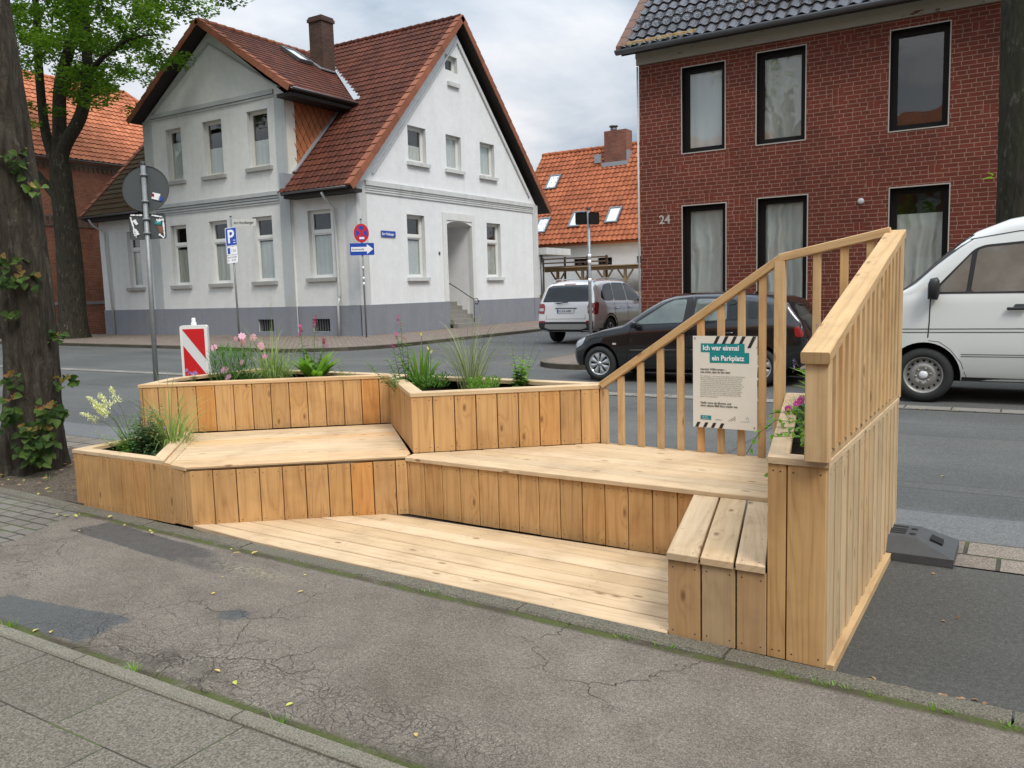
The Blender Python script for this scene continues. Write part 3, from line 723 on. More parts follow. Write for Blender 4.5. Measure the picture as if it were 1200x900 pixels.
for i in range(15):
    y = 3.318+i*.1255; m = MB(); m.plank((-.652, y, .864), (0, 0, 1), (1, 0, 0), (0, 1, 0), zr(y)-.864-.030, .034, .044, .003); m.build('baluster', W_R, er)
# rear railing : falls from the back corner to the corner planter
Pa, Pm, Pe = V((-2.585, 5.325)), V((-1.335, 5.262)), V((-.70, 5.235))
zb = [(0, .795), (1.0, 1.625), (2.0, 1.755)]
def rail_seg(a, b_, za, zb_, T=.05, W=.055, r=.4):
    m = MB(); d = V((b_.x-a.x, b_.y-a.y, zb_-za)); L = d.length; d.normalize(); side = V((-d.y, d.x, 0)).normalized(); u = d.cross(side)
    if u.z < 0: u = -u
    m.plank(V((a.x, a.y, za))-u*T-side*W*.5, d, side, u, L, W, T, .004, r=r); return m
rr = rail_seg(Pa, Pm+(Pm-Pa).normalized()*.012, .835, 1.672).build('rear_railing', W_R, park)
rail_seg(Pm+V((.014, 0)), Pe, 1.678, 1.80, r=.7).build('upper_handrail', W_R, rr)
def zrail(x):
    return lerp(.835, 1.672, (x-Pa.x)/(Pm.x-Pa.x)) if x < Pm.x else lerp(1.678, 1.80, (x-Pm.x)/(Pe.x-Pm.x))
def yrail(x): return lerp(Pa.y, Pe.y, (x-Pa.x)/(Pe.x-Pa.x))
xs_ = [-2.556, -2.424, -2.272, -2.124, -1.978, -1.835, -1.698, -1.562, -1.428, -1.10, -.945, -.80]
for i, x in enumerate(xs_):
    wd = .056 if i == 0 else .044
    m = MB(); z0 = .30 if x < -1 else .80
    m.plank((x-wd/2, yrail(x)-.012, z0), (0, 0, 1), (1, 0, 0), (0, 1, 0), zrail(x-wd/2)-z0-.045, wd, .034, .003); m.build('baluster', W_R, rr)
m = MB(); m.plank((-1.318-.03, yrail(-1.32)-.035, -.02), (0, 0, 1), (1, 0, 0), (0, 1, 0), 1.665-.012, .062, .062, .004, r=.55); m.build('post', W_R, rr)
m = MB(); m.plank((-2.57, 5.335, .33), (1, -.05, 0), (0, 1, 0), (0, 0, 1), 1.7, .045, .06, .003, r=.5); m.build('lower_rail', W_R, rr)
# ------------------------------------------------------------------ building tools
Z = V((0, 0, 1))
class Frame:
    """local wall frame: u along the wall, v up, w outwards"""
    def __init__(s, o, ux): s.o = V(o); s.ux = V(ux).normalized(); s.n = s.ux.cross(Z)
    def __call__(s, u, v, w=0.): return s.o + s.ux*u + Z*v + s.n*w
    def b(s, mb, u0, u1, v0, v1, w0, w1, mi=0, r=0.):
        p = [s(u0, v0, w0), s(u1, v0, w0), s(u1, v0, w1), s(u0, v0, w1), s(u0, v1, w0), s(u1, v1, w0), s(u1, v1, w1), s(u0, v1, w1)]
        mb.hexa([p[3], p[2], p[1], p[0], p[7], p[6], p[5], p[4]], mi, r)
def wall(mb, F, outline, holes, depth=.16, mi=0, rmi=1, w=0.):
    O = [V(p) for p in outline]
    us = sorted(set([min(p.x for p in O), max(p.x for p in O)] + [h[0] for h in holes]+[h[1] for h in holes]))
    vs = sorted(set([min(p.y for p in O), max(p.y for p in O)] + [h[2] for h in holes]+[h[3] for h in holes]))
    for a, b_ in zip(us, us[1:]):
        for c, d in zip(vs, vs[1:]):
            if any(h[0]-1e-6 <= a and b_ <= h[1]+1e-6 and h[2]-1e-6 <= c and d <= h[3]+1e-6 for h in holes): continue
            q = clip([(a, c), (b_, c), (b_, d), (a, d)], O)
            if q: mb.face([F(p.x, p.y, w) for p in q], mi, [(p.x, p.y) for p in q])
    for u0, u1, v0, v1 in [h[:4] for h in holes]:
        for (a, b_), (c, d) in (((u0, v0), (u0, v1)), ((u0, v1), (u1, v1)), ((u1, v1), (u1, v0)), ((u1, v0), (u0, v0))):
            mb.face([F(a, b_, w), F(c, d, w), F(c, d, w-depth), F(a, b_, w-depth)], rmi, [(a, b_), (c, d), (c, d), (a, b_)])
def window(F, h, house, depth=.13, fm=None, fw=.07, transom=None, mull=False, sillm=None, sill=(.07, .06, .08), curt=None, room=None, cfrac=1., surround=None, w=0., inner=None, sash=.05):
    """a real opening filled by frame, glass, curtain and a dark room box"""
    u0, u1, v0, v1 = h; fm = fm or M_wframe; d0 = w-depth
    m = MB(); t = .06
    def ring(a, b_, c, d, k, z0, z1, mi=0):
        F.b(m, a, a+k, c, d, z0, z1, mi); F.b(m, b_-k, b_, c, d, z0, z1, mi)
        F.b(m, a+k, b_-k, c, c+k, z0, z1, mi); F.b(m, a+k, b_-k, d-k, d, z0, z1, mi)
    ring(u0+.001, u1-.001, v0+.001, v1-.001, fw, d0-t, d0)
    cells = []
    if transom:
        vt = lerp(v0, v1, transom); F.b(m, u0+fw, u1-fw, vt-.045, vt+.045, d0-t, d0+.012)
        cells = [(u0+fw, u1-fw, v0+fw, vt-.045), (u0+fw, u1-fw, vt+.045, v1-fw)]
    else: cells = [(u0+fw, u1-fw, v0+fw, v1-fw)]
    for c in cells: ring(c[0]-.001, c[1]+.001, c[2]-.001, c[3]+.001, sash, d0-t-.01, d0-.015)
    if mull: F.b(m, (u0+u1)/2-.03, (u0+u1)/2+.03, v0+fw, v1-fw, d0-t, d0-.005)
    if surround:
        ring(u0-.022, u1+.022, v0-.022, v1+.022, .021, w-.02, w+.012, 1)
    fo = m.build('window', [fm, surround or M_reveal], house)
    for c in cells:
        m = MB(); k = sash-.004; F.b(m, c[0]+k, c[1]-k, c[2]+k, c[3]-k, d0-.046, d0-.040); m.build('pane', M_glass, fo)
    if sillm:
        m = MB(); F.b(m, u0-sill[0], u1+sill[0], v0-sill[1]-.03, v0-.001, w-.05, w+sill[2]); m.build('sill', sillm, fo)
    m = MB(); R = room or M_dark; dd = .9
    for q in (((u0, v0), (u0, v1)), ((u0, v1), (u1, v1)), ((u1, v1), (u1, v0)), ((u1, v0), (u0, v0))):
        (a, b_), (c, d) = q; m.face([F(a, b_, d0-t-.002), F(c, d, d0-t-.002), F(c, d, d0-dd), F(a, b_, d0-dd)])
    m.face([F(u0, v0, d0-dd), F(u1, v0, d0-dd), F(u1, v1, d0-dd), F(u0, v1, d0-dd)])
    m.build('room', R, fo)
    if curt:
        m = MB(); vt = lerp(v0, v1, cfrac); n = 26; e = .006; ph = random.random()*6
        for i in range(n):
            a, b_ = lerp(u0+e, u1-e, i/n), lerp(u0+e, u1-e, (i+1)/n)
            za, zb_ = d0-.085+.009*math.sin(a*26+ph), d0-.085+.009*math.sin(b_*26+ph)
            m.face([F(a, v0+e, za), F(b_, v0+e, zb_), F(b_, vt-e, zb_), F(a, vt-e, za)], 0, [(a, v0), (b_, v0), (b_, vt), (a, vt)], 0, True)
        m.build('curtain', curt, fo)
    return fo
def tiles(mb, o, ux, us, W, L, tw=.22, row=.34, amp=.035, step=.03, k=6, keep=None, flat_=False, mi=0):
    """roof covering as real stepped, waved tile courses; o = eave corner, ux along eave, us up the slope"""
    o, ux, us = V(o), V(ux).normalized(), V(us).normalized(); n = ux.cross(us)
    if n.z < 0: n = -n
    nt_, nr = max(1, round(W/tw)), max(1, round(L/row)); tw, row = W/nt_, L/nr
    def prof(t):
        if flat_: return amp*(.12 if .08 < t < .92 else 0)
        return amp*(.5-.5*math.cos(2*math.pi*(t**1.35)))
    for j in range(nr):
        for i in range(nt_):
            rr = random.random()
            pts = []
            for q in range(k+1):
                u = (i+q/k)*tw; h = prof(q/k)
                pts.append((u, h))
            if keep and not keep(o+ux*((i+.5)*tw)+us*((j+.5)*row)): continue
            s0, s1 = j*row-.03, (j+1)*row
            vs = []
            for (u, h) in pts:
                vs += [o+ux*u+us*s0+n*(h+step-.02), o+ux*u+us*s0+n*(h+step), o+ux*u+us*s1+n*h]
            fs = []
            for q in range(k):
                a = q*3; fs += [(a, a+3, a+4, a+1), (a+1, a+4, a+5, a+2)]
            mb.idx(vs, fs, mi, max(.01, rr), False)
def gutter(F_o, d, L, r=.065, name='gutter', mats=None, parent=None):
    m = MB(); o = V(F_o); d = V(d).normalized(); side = V((d.y, -d.x, 0)); n = 9; vs = []
    for e in (0, 1):
        for rad in (r, r-.006):
            vs += [o+d*L*e+side*math.cos(math.pi+math.pi*q/n)*rad+Z*math.sin(math.pi+math.pi*q/n)*rad for q in range(n+1)]
    k = n+1; fs = [(q, q+1, 2*k+q+1, 2*k+q) for q in range(n)]+[(k+q+1, k+q, 3*k+q, 3*k+q+1) for q in range(n)]
    fs += [(0, 2*k, 3*k, k), (n, k+n, 3*k+n, 2*k+n)]
    fs += [(q, k+q, k+q+1, q+1) for q in range(n)]+[(2*k+q, 2*k+q+1, 3*k+q+1, 3*k+q) for q in range(n)]
    m.idx(vs, fs); return m.build(name, mats or M_zinc, parent)
def beam(mb, a, b_, w_, h, mi=0, r=0., up=Z):
    a, b_ = V(a), V(b_); d = (b_-a).normalized(); s_ = d.cross(up).normalized(); u = s_.cross(d)
    p = [a-s_*w_/2, a+s_*w_/2, b_+s_*w_/2, b_-s_*w_/2]; q = [x+u*h for x in p]
    mb.hexa(p+q, mi, r)

# ------------------------------------------------------------------ the pale rendered corner house
H = thing('rendered_house', 'white rendered corner house, street front greyed for shade, with brown tiled gable roofs and blue-grey plinth', 'house', (-27, 28, 0))
XR, YF = -19.87, 22.01
FR = Frame((XR, 0, 0), (0, 1, 0))      # u = world Y ; outward +X
FL = Frame((0, YF, 0), (1, 0, 0))      # u = world X ; outward -Y
FG = Frame((0, YF-.10, 0), (1, 0, 0))
gr = [(24.73, 25.8, 2.1, 4.44), (30.11, 31.2, 2.1, 4.41), (24.98, 26.08, 6.39, 7.72), (27.37, 28.4, 6.37, 7.72), (29.78, 30.88, 6.35, 7.74), (27.5, 28.33, 10.18, 10.8)]
door = (27.2, 28.95, .05, 4.36)
m = MB()
wall(m, FR, [(YF, 0), (34.4, 0), (34.4, 5.35), (28.3, 11.75), (YF, 5.35)], gr+[door], .2)
hole_l = [(-32.98, -32.1, 2.08, 4.45), (-22.22, -21.1, 2.15, 4.55)]
cel = [(-22.22, -21.36, .22, .68)]
wall(m, FL, [(-34.95, 0), (-31.1, 0), (-31.1, 5.35), (-34.95, 5.35)], [hole_l[0]], .16, 2)
wall(m, FL, [(-22.95, 0), (XR, 0), (XR, 5.35), (-22.95, 5.35)], [hole_l[1]]+cel, .16, 2)
hole_g = [(-29.87, -28.89, 2.09, 4.5), (-27.49, -26.43, 2.1, 4.52), (-25.0, -23.96, 2.11, 4.51), (-29.75, -28.81, 6.24, 8.28), (-27.5, -26.4, 6.24, 8.3), (-24.97, -23.87, 6.3, 8.35)]
cel2 = [(-25.0, -24.15, .22, .68)]
wall(m, FG, [(-31.1, 0), (-22.95, 0), (-22.95, 8.75), (-26.8, 11.55), (-31.1, 8.75)], hole_g+cel2, .18, 2)
m.face([(-31.1, YF-.1, 0), (-31.1, YF+.3, 0), (-31.1, YF+.3, 8.75), (-31.1, YF-.1, 8.75)], 2); m.face([(-22.95, YF-.1, 0), (-22.95, YF+.3, 0), (-22.95, YF+.3, 8.75), (-22.95, YF-.1, 8.75)], 0)
m.face([(-31.1, YF+.3, 5), (-31.1, 25, 5), (-31.1, 25, 8.75), (-31.1, YF+.3, 8.75)], 2)
m.face([(-34.95, YF, 0), (-34.95, 34.4, 0), (-34.95, 34.4, 5.35), (-34.95, 28.3, 11.75), (-34.95, YF, 5.35)], 2)
m.face([(-34.95, 34.4, 0), (XR, 34.4, 0), (XR, 34.4, 5.35), (-34.95, 34.4, 5.35)], 2)
m.build('wall', [M_white, M_trim, M_wshade], H)
# orange shingle cheek beside the cross gable
m = MB()
for j in range(14):
    for i in range(11):
        y0, z0 = 22.38+(i+.5*(j % 2))*.31, 5.2+j*.26; c = V((-22.93, y0, z0))
        if z0 > 8.75: continue
        m.face([c+V((.014, 0, .014)), c+V((.014, .142, .26)), c+V((-.008, 0, .52)), c+V((.014, -.142, .26))][::1], 0, None, .01+random.random()*.9)
m.face([(-22.945, YF+.3, 5), (-22.945, 25.2, 5), (-22.945, 25.2, 8.75), (-22.945, YF+.3, 8.75)], 1)
m.build('shingle_cheek', [M_ := tile_mat('shingle_tiles', (.42, .155, .07), (.33, .12, .055)), M_soffit], H)
# plinth
m = MB(); pz_ = 1.14
def pl(F, a, b_, w0=0., skip=()):
    xs = sorted([a, b_]+[q for h in skip for q in h[:2]])
    for u0, u1 in zip(xs, xs[1:]):
        h = next((h for h in skip if h[0]-1e-6 <= u0 and u1 <= h[1]+1e-6), None)
        if h:
            if h[2] > .1: F.b(m, u0, u1, -.05, h[2], w0-.0, w0+.035)
            if h[3] < pz_: F.b(m, u0, u1, h[3], pz_, w0-.0, w0+.035)
        else: F.b(m, u0, u1, -.05, pz_, w0-.0, w0+.035)
pl(FR, YF-.035, 34.43, 0, [door]); pl(FL, -34.98, -31.1, 0); pl(FL, -22.95, XR+.034, 0, cel); pl(FG, -31.13, -22.92, 0, cel2)
FR.b(m, YF-.038, 22.5, -.05, pz_+.002, .034, .06); FR.b(m, 33.95, 34.45, -.05, pz_+.002, .034, .06)
FG.b(m, -31.14, -30.6, -.05, pz_+.002, .034, .06); FG.b(m, -23.5, -22.9, -.05, pz_+.002, .034, .06)
m.build('plinth', M_plinth, H)
# pilasters, cornices, raised gable bands
m = MB()
FR.b(m, YF-.04, 22.44, pz_+.003, 5.42, .001, .045); FR.b(m, 33.98, 34.42, pz_+.003, 5.42, .001, .045)
FL.b(m, -20.35, XR+.04, pz_+.003, 5.30, .001, .042)
for v0, v1, t in ((5.30, 5.47, .10), (5.22, 5.295, .065), (5.14, 5.2, .05), (5.06, 5.12, .04)): FR.b(m, 22.445, 33.975, v0, v1, .001, t)
FR.b(m, 22.44, 22.52, 1.2, 5.0, .001, .02)
for s_ in (0, 1):
    a = (22.9, 5.72) if not s_ else (33.7, 5.72); c = (28.3, 11.38)
    beam(m, FR(a[0], a[1], .03), FR(c[0], c[1], .03), .09, .05)
m.build('moulding', M_trim, H)
m = MB()
FG.b(m, -31.12, -30.62, pz_+.003, 8.75, .001, .05); FG.b(m, -23.45, -22.93, pz_+.003, 8.75, .001, .05)
for v0, v1, t in ((5.22, 5.36, .12), (5.12, 5.19, .08), (5.02, 5.09, .06), (4.93, 4.98, .04), (8.80, 8.96, .08), (8.70, 8.77, .05)): FG.b(m, -30.6, -23.47, v0, v1, .001, t)
for a, c in (((-30.45, 8.98), (-26.8, 11.08)), ((-23.2, 8.98), (-26.8, 11.08))): beam(m, FG(*a, .025), FG(*c, .025), .14, .05)
m.build('moulding', M_pil, H)
m = MB()
FG.b(m, -22.97, -22.92, 5.4, 8.7, -.42, -.001); m.build('corner_board', M_oldframe, H)
# windows
cs = [M_curt, M_blind, M_curt, M_curt]
for i, h in enumerate(gr):
    tr = .66 if i < 2 else None
    window(FR, h, H, .17, M_wframe, .075, tr, sillm=M_trim if i != 5 else None, sill=(.12, .1, .12), curt=[M_blind, M_curtd, M_curt, M_blind, M_blind, None][i], cfrac=[.6, .6, .5, 1, 1, 1][i])
m = MB(); FR.b(m, 27.6, 28.35, 9.62, 9.78, .002, .1); m.build('sill', M_trim, H)
for i, h in enumerate(hole_l): window(FL, h, H, .15, M_wframe, .07, .68, sillm=M_sill, sill=(.16, .1, .11), curt=[M_curt, M_blind][i], cfrac=.63)
for i, h in enumerate(hole_g): window(FG, h, H, .16, M_wframe if i < 3 else M_oldframe, .07, .68 if i < 3 else None, sillm=M_sill, sill=(.14, .11, .11), curt=[M_curtd, M_curtd, M_blind, M_blind, M_blind, M_blind][i], cfrac=[.6, .6, .62, .75, .52, .5][i])
for F, h in ((FL, cel[0]), (FG, cel2[0])):
    m = MB(); F.b(m, h[0], h[1], h[2], h[3], -.3, -.15); c = m.build('cellar_window', M_dark, H)
    m = MB()
    for i in range(7): u = lerp(h[0]+.05, h[1]-.05, i/6); F.b(m, u-.012, u+.012, h[2], h[3], -.06, -.03)
    m.build('grille', M_zinc, c)
# entrance recess
m = MB(); u0, u1, v0, v1 = door; D = 1.7
for q in range(10):                                   # shallow arch at the head
    a0, a1 = q/10, (q+1)/10; f = lambda t: 4.36-.16*(2*t-1)**2
    m.face([FR(lerp(u0, u1, a0), f(a0), 0.002), FR(lerp(u0, u1, a1), f(a1), 0.002), FR(lerp(u0, u1, a1), 4.37, .002), FR(lerp(u0, u1, a0), 4.37, .002)], 0)
    m.face([FR(lerp(u0, u1, a0), f(a0), 0.002), FR(lerp(u0, u1, a1), f(a1), 0.002), FR(lerp(u0, u1, a1), f(a1), -D), FR(lerp(u0, u1, a0), f(a0), -D)], 0)
m.face([FR(u0, 0, -.2), FR(u0, 4.4, -.2), FR(u0, 4.4, -D), FR(u0, 0, -D)], 0); m.face([FR(u1, 0, -.2), FR(u1, 4.4, -.2), FR(u1, 4.4, -D), FR(u1, 0, -D)], 0)
m.face([FR(u0, 0, -D), FR(u1, 0, -D), FR(u1, 4.4, -D), FR(u0, 4.4, -D)], 0)
ent = m.build('entrance', M_white, H)
m = MB(); FR.b(m, u0-.27, u0-.001, 1.145, 4.66, .002, .035); FR.b(m, u1+.001, u1+.23, 1.145, 4.66, .002, .035); FR.b(m, u0-.001, u1+.001, 4.372, 4.66, .002, .035); m.build('door_surround', M_wshade, ent)
m = MB()
for i in range(6): FR.b(m, u0+.002, u1-.002, 0, .06+(i+1)*.175, -.35-i*.26-.001 if i else -.35, .45-i*.26 if i == 0 else .45-i*.26)
m.build('steps', stone_mat('step_concrete', (.20, .19, .165), (.27, .26, .23)), ent)
m = MB(); FR.b(m, u0+.35, u1-.25, 1.1, 3.4, -D+.002, -D+.06); m.build('door', M_oldframe, ent)
m = MB(); hr = [FR(u1-.9, 2.05, -.9), FR(u1-.62, 1.62, -.3), FR(u1-.42, 1.3, .1), FR(u1-.34, 1.2, .25), FR(u1-.25, 1.22, .36), FR(u1-.22, 1.1, .40), FR(u1-.27, .98, .36), FR(u1-.33, 1.02, .28)]
m.tube(hr, .022, 6); m.tube([FR(u1-.35, 1.2, .25), FR(u1-.35, .2, .25)], .014, 6); m.build('handrail', M_black, ent)
# house number, small
m = MB(); FR.b(m, 26.62, 26.72, 2.98, 3.1, .002, .02); m.build('number_plate', M_signback, H)
# main roof
tan = (12.34-5.2)/(28.3-21.4); sl_ = V((0, 1, tan)).normalized(); LL = math.hypot(28.3-21.4, 12.34-5.2)
m = MB()
def kp(p):   # cut away what lies under the cross gable roof
    if p.x < -31.1: return False
    if not -31.35 < p.x < -22.15: return True
    if p.z > 11.85-.663*abs(p.x+26.75)-.25: return True
    return not -31.1 < p.x < -22.95 and p.z < 8.7
tiles(m, (-35.25, 21.4, 5.2), (1, 0, 0), sl_, 15.6, LL, .24, .34, .032, .035, 5, kp, False, 0)
rf = m.build('roof', T_brown, H)
m = MB(); tiles(m, (-35.25, 21.4, 5.2), (1, 0, 0), sl_, 4.2, LL, .24, .34, .032, .035, 5, lambda p: p.x < -31.1, False, 0); m.build('mossy_roof', T_moss, H)
m = MB(); sb = V((0, -1, tan)).normalized()
tiles(m, (-35.25, 35.2, 5.2), (1, 0, 0), sb, 15.6, LL, .24, .34, .032, .035, 3); m.build('rear_roof', T_brown, H)
m = MB()
def slab(a, b_, c, d, t=.12, mi=0):
    a, b_, c, d = V(a), V(b_), V(c), V(d); n = (b_-a).cross(d-a).normalized(); n = n if n.z > 0 else -n
    m.hexa([a-n*t, b_-n*t, c-n*t, d-n*t, a, b_, c, d], mi)
e = .03
yz = lambda y: 5.2-e+(y-21.4)*tan
slab((-35.25, 21.4, 5.2-e), (-31.12, 21.4, 5.2-e), (-31.12, 25, yz(25)), (-35.25, 25, yz(25))); slab((-22.93, 21.4, 5.2-e), (XR+.36, 21.4, 5.2-e), (XR+.36, 25, yz(25)), (-22.93, 25, yz(25)))
slab((-35.25, 25, yz(25)), (XR+.36, 25, yz(25)), (XR+.36, 28.3, 12.34-e), (-35.25, 28.3, 12.34-e)); slab((-35.25, 35.2, 5.2-e), (-35.25, 28.3, 12.34-e), (XR+.36, 28.3, 12.34-e), (XR+.36, 35.2, 5.2-e))
slab((-22.15, 21.42, 8.80-e), (-22.15, 28.2, 8.80-e), (-26.75, 28.2, 11.85-e), (-26.75, 21.42, 11.85-e)); slab((-31.35, 21.42, 8.80-e), (-26.75, 21.42, 11.85-e), (-26.75, 28.2, 11.85-e), (-31.35, 28.2, 8.80-e))
m.box(-22.8, XR+.3, 21.46, 22.0, 4.98, 5.1); m.box(-35.1, -31.15, 21.46, 22.0, 4.98, 5.1); m.box(-22.9, -22.2, 21.5, 24.6, 8.5, 8.62)
m.build('soffit', M_soffit, H)
xs_l = math.hypot(4.6, 3.05)
m = MB(); tiles(m, (-22.15, 21.4, 8.80), (0, 1, 0), V((-4.6, 0, 3.05)), 6.0, xs_l, .2, .30, .016, .022, 4, lambda p: p.z > 5.2+(p.y-21.4)*tan-.3, True)
xr = m.build('cross_roof', T_brown, H)
m = MB(); tiles(m, (-31.35, 21.4, 8.80), (0, 1, 0), V((4.6, 0, 3.05)), 6.0, xs_l, .2, .30, .016, .022, 4, lambda p: p.z > 5.2+(p.y-21.4)*tan-.3, True); m.build('cross_roof', T_brown, H)
# verge tiles along the rakes
def verge(p0, p1, n, side, name='verge', L=.42, w_=.24, h=.20):
    m = MB(); p0, p1 = V(p0), V(p1); T_ = (p1-p0).length; k = round(T_/L); d = (p1-p0)/k; dn = d.normalized(); u = V(n).normalized(); s_ = V(side).normalized()
    for i in range(k):
        a = p0+d*i+u*.012*(1); b_ = p0+d*(i+1)
        q = [a-s_*w_, a, b_, b_-s_*w_]
        m.hexa([x-u*.02 for x in q]+[x+u*(.055 if j in (0, 1) else .035) for j, x in enumerate(q)], 0, random.random())
        q = [a, a+s_*.03, b_+s_*.03, b_]
        m.hexa([x-u*h for x in q]+[x+u*(.057 if j in (0, 1) else .037) for j, x in enumerate(q)], 0, random.random())
    return m.build(name, T_verge, H)
nf = V((0, -tan, 1)); nb = V((0, tan, 1))
verge((XR+.36, 21.35, 5.18), (XR+.36, 28.3, 12.37), nf, (1, 0, 0)); verge((XR+.36, 35.2, 5.18), (XR+.36, 28.3, 12.37), nb, (1, 0, 0))
verge((-35.28, 21.35, 5.18), (-35.28, 28.3, 12.37), nf, (-1, 0, 0))
verge((-22.1, 21.38, 8.77), (-26.75, 21.38, 11.88), (3.05, 0, 4.6), (0, -1, 0), h=.18); verge((-31.4, 21.38, 8.77), (-26.75, 21.38, 11.88), (-3.05, 0, 4.6), (0, -1, 0), h=.18)
m = MB()
for i in range(38):
    a = V((-35.2+i*.41, 28.3, 12.33)); m.tube([a, a+V((.43, 0, .03))], .11, 8, 0, random.random(), True)
m.build('ridge_tiles', T_brown, rf)
m = MB()
for i in range(15):
    a = V((-26.75, 21.45+i*.41, 11.84)); m.tube([a, a+V((0, .43, .03))], .10, 8, 0, random.random(), True)
m.build('ridge_tiles', T_verge, xr)
# valley flashing and cheek flashing
m = MB(); beam(m, (-22.2, 24.95, 8.92), (-26.55, 28.05, 11.98), .30, .05, up=V((.3, -.6, 1)))
beam(m, (-22.86, 22.1, 5.98), (-22.86, 24.7, 5.98+2.6*tan), .16, .05, up=V((0, -1, 1))); m.box(-23.0, -22.8, 21.5, 22.2, 5.35, 5.9); m.build('flashing', M_lead, rf)
gutter((-22.75, 21.33, 5.17), (1, 0, 0), 3.1, parent=rf, mats=M_zinc); gutter((-35.3, 21.33, 5.17), (1, 0, 0), 4.15, parent=rf, mats=M_zinc)
gutter((-22.05, 21.42, 8.76), (0, 1, 0), 3.5, parent=xr, mats=M_zinc)
def pipe(pts, r=.045, name='downpipe', mat=M_pvcpipe): m = MB(); m.tube(pts, r, 8); m.build(name, mat, H)
pipe([(-20.85, 21.36, 5.05), (-20.85, 21.5, 4.85), (-20.82, 21.9, 4.55), (-20.8, 21.93, 1.5), (-20.8, 21.93, 1.4)]); pipe([(-20.8, 21.93, 1.42), (-20.83, 21.88, 1.2), (-20.83, 21.88, .0)])
pipe([(-34.6, 21.36, 5.05), (-34.6, 21.55, 4.8), (-34.4, 21.9, 4.5), (-34.25, 21.93, .0)])
# chimney with lead apron
m = MB(); c = (-25.25, 26.35)
for z0, z1, s_ in ((10.3, 12.65, .36), (12.65, 12.78, .41), (12.78, 12.86, .37)):
    q = [V((c[0]-s_, c[1]-s_*.95, 0)), V((c[0]+s_, c[1]-s_*.95, 0)), V((c[0]+s_, c[1]+s_*.95, 0)), V((c[0]-s_, c[1]+s_*.95, 0))]
    for i in range(4):
        a, b_ = q[i], q[(i+1) % 4]; L = (b_-a).length; m.face([a+Z*z0, b_+Z*z0, b_+Z*z1, a+Z*z1], 0, [(i+0, z0), (i+L, z0), (i+L, z1), (i, z1)])
    m.face([p+Z*z1 for p in q], 0, [(p.x, p.y) for p in q]); m.face([p+Z*z0 for p in reversed(q)], 0, [(p.x, p.y) for p in reversed(q)])
m.build('chimney', M_brick3, rf)
m = MB(); 
for p in [((-24.88, 25.85, 10.68), (-24.88, 26.8, 10.68)), ((-24.88, 25.9, 10.66), (-25.6, 25.9, 11.14))]: beam(m, p[0], p[1], .16, .05, up=V((.55, 0, 1)))
m.build('chimney_flashing', M_lead, rf)
# roof window on the cross roof
ur = V((-4.6, 0, 3.05)).normalized(); nr_ = V((3.05, 0, 4.6)).normalized(); o = V((-25.1, 24.85, 10.8))
def roofwin(o, a, u, n, w_, h, par, glass=M_sky_glass):
    m = MB(); o = V(o); a = V(a)
    for x0, x1, y0, y1 in ((0, .07, 0, h), (w_-.07, w_, 0, h), (.07, w_-.07, 0, .08), (.07, w_-.07, h-.08, h)):
        m.hexa([o+a*x0+u*y0, o+a*x1+u*y0, o+a*x1+u*y1, o+a*x0+u*y1]+[p+n*.13 for p in (o+a*x0+u*y0, o+a*x1+u*y0, o+a*x1+u*y1, o+a*x0+u*y1)])
    f = m.build('roof_window', M_zinc, par); m = MB()
    m.face([o+a*.07+u*.08+n*.1, o+a*(w_-.07)+u*.08+n*.1, o+a*(w_-.07)+u*(h-.08)+n*.1, o+a*.07+u*(h-.08)+n*.1]); m.build('pane', glass, f)
roofwin(o, (0, 1, 0), ur, nr_, .75, 1.25, H)

# ------------------------------------------------------------------ dark red brick house 24
K = thing('brick_house', 'dark red brick house with pale mortar, black window frames and glazed black roof tiles', 'house', (-2, 22, 0))
FK = Frame((0, 18, 0), (1, 0, 0)); FKl = Frame((-7.66, 0, 0), (0, -1, 0))
hk = [(-6.65, -5.70, 4.40, 6.21), (-5.02, -4.04, 4.40, 6.25), (-2.46, -1.45, 4.36, 6.23), (-6.65, -5.68, .82, 3.25), (-4.99, -3.98, .82, 3.28), (-2.42, -1.39, .82, 3.27), (1.2, 2.2, .82, 3.27), (1.2, 2.2, 4.36, 6.23)]
m = MB(); wall(m, FK, [(-7.66, 0), (5, 0), (5, 6.42), (-7.66, 6.42)], hk, .2, 0, 2)
wall(m, FKl, [(-26, 0), (-18, 0), (-18, 6.5), (-22, 10.5), (-26, 6.5)], [(-22.5, -21.5, 4.4, 6.2)], .2)
FKr = Frame((5, 0, 0), (0, 1, 0)); wall(m, FKr, [(18, 0), (26, 0), (26, 6.5), (22, 10.5), (18, 6.5)], [], .2)
FKb = Frame((0, 26, 0), (-1, 0, 0)); wall(m, FKb, [(-5, 0), (7.66, 0), (7.66, 6.5), (-5, 6.5)], [], .2)
m.build('wall', [M_brick, M_reveal, M_dframe], K)
cc = [(M_blind, 1), (M_curtd, 1), (None, 1), (M_curt, .98), (M_curt, .98), (M_curt, .8), (M_curt, 1), (M_curt, 1)]
for h, (c, f) in zip(hk, cc): window(FK, h, K, .14, M_dframe, .075, curt=c, cfrac=f, surround=M_reveal, room=M_dark, sash=.04)
window(FKl, (-22.5, -21.5, 4.4, 6.2), K, .17, M_dframe, .12, curt=M_curt, surround=M_reveal)
m = MB(); FK.b(m, -5.05, -3.92, .74, .80, .012, .10); m.build('sill', M_wframe, K)
m = MB(); FK.b(m, -7.70, 5.04, 6.425, 6.66, -.01, .06); FK.b(m, -7.70, 5.04, 6.66, 6.70, -.01, .34); FK.b(m, -7.70, 5.04, 6.56, 6.66, .06, .10); m.build('eaves_board', M_cream, K)
m = MB(); m.tube([(-7.69, 17.985, 0), (-7.69, 17.985, 6.4)], .022, 6); m.build('corner_trim', M_trim, K)
m = MB(); us_ = V((0, 1, 1)).normalized()
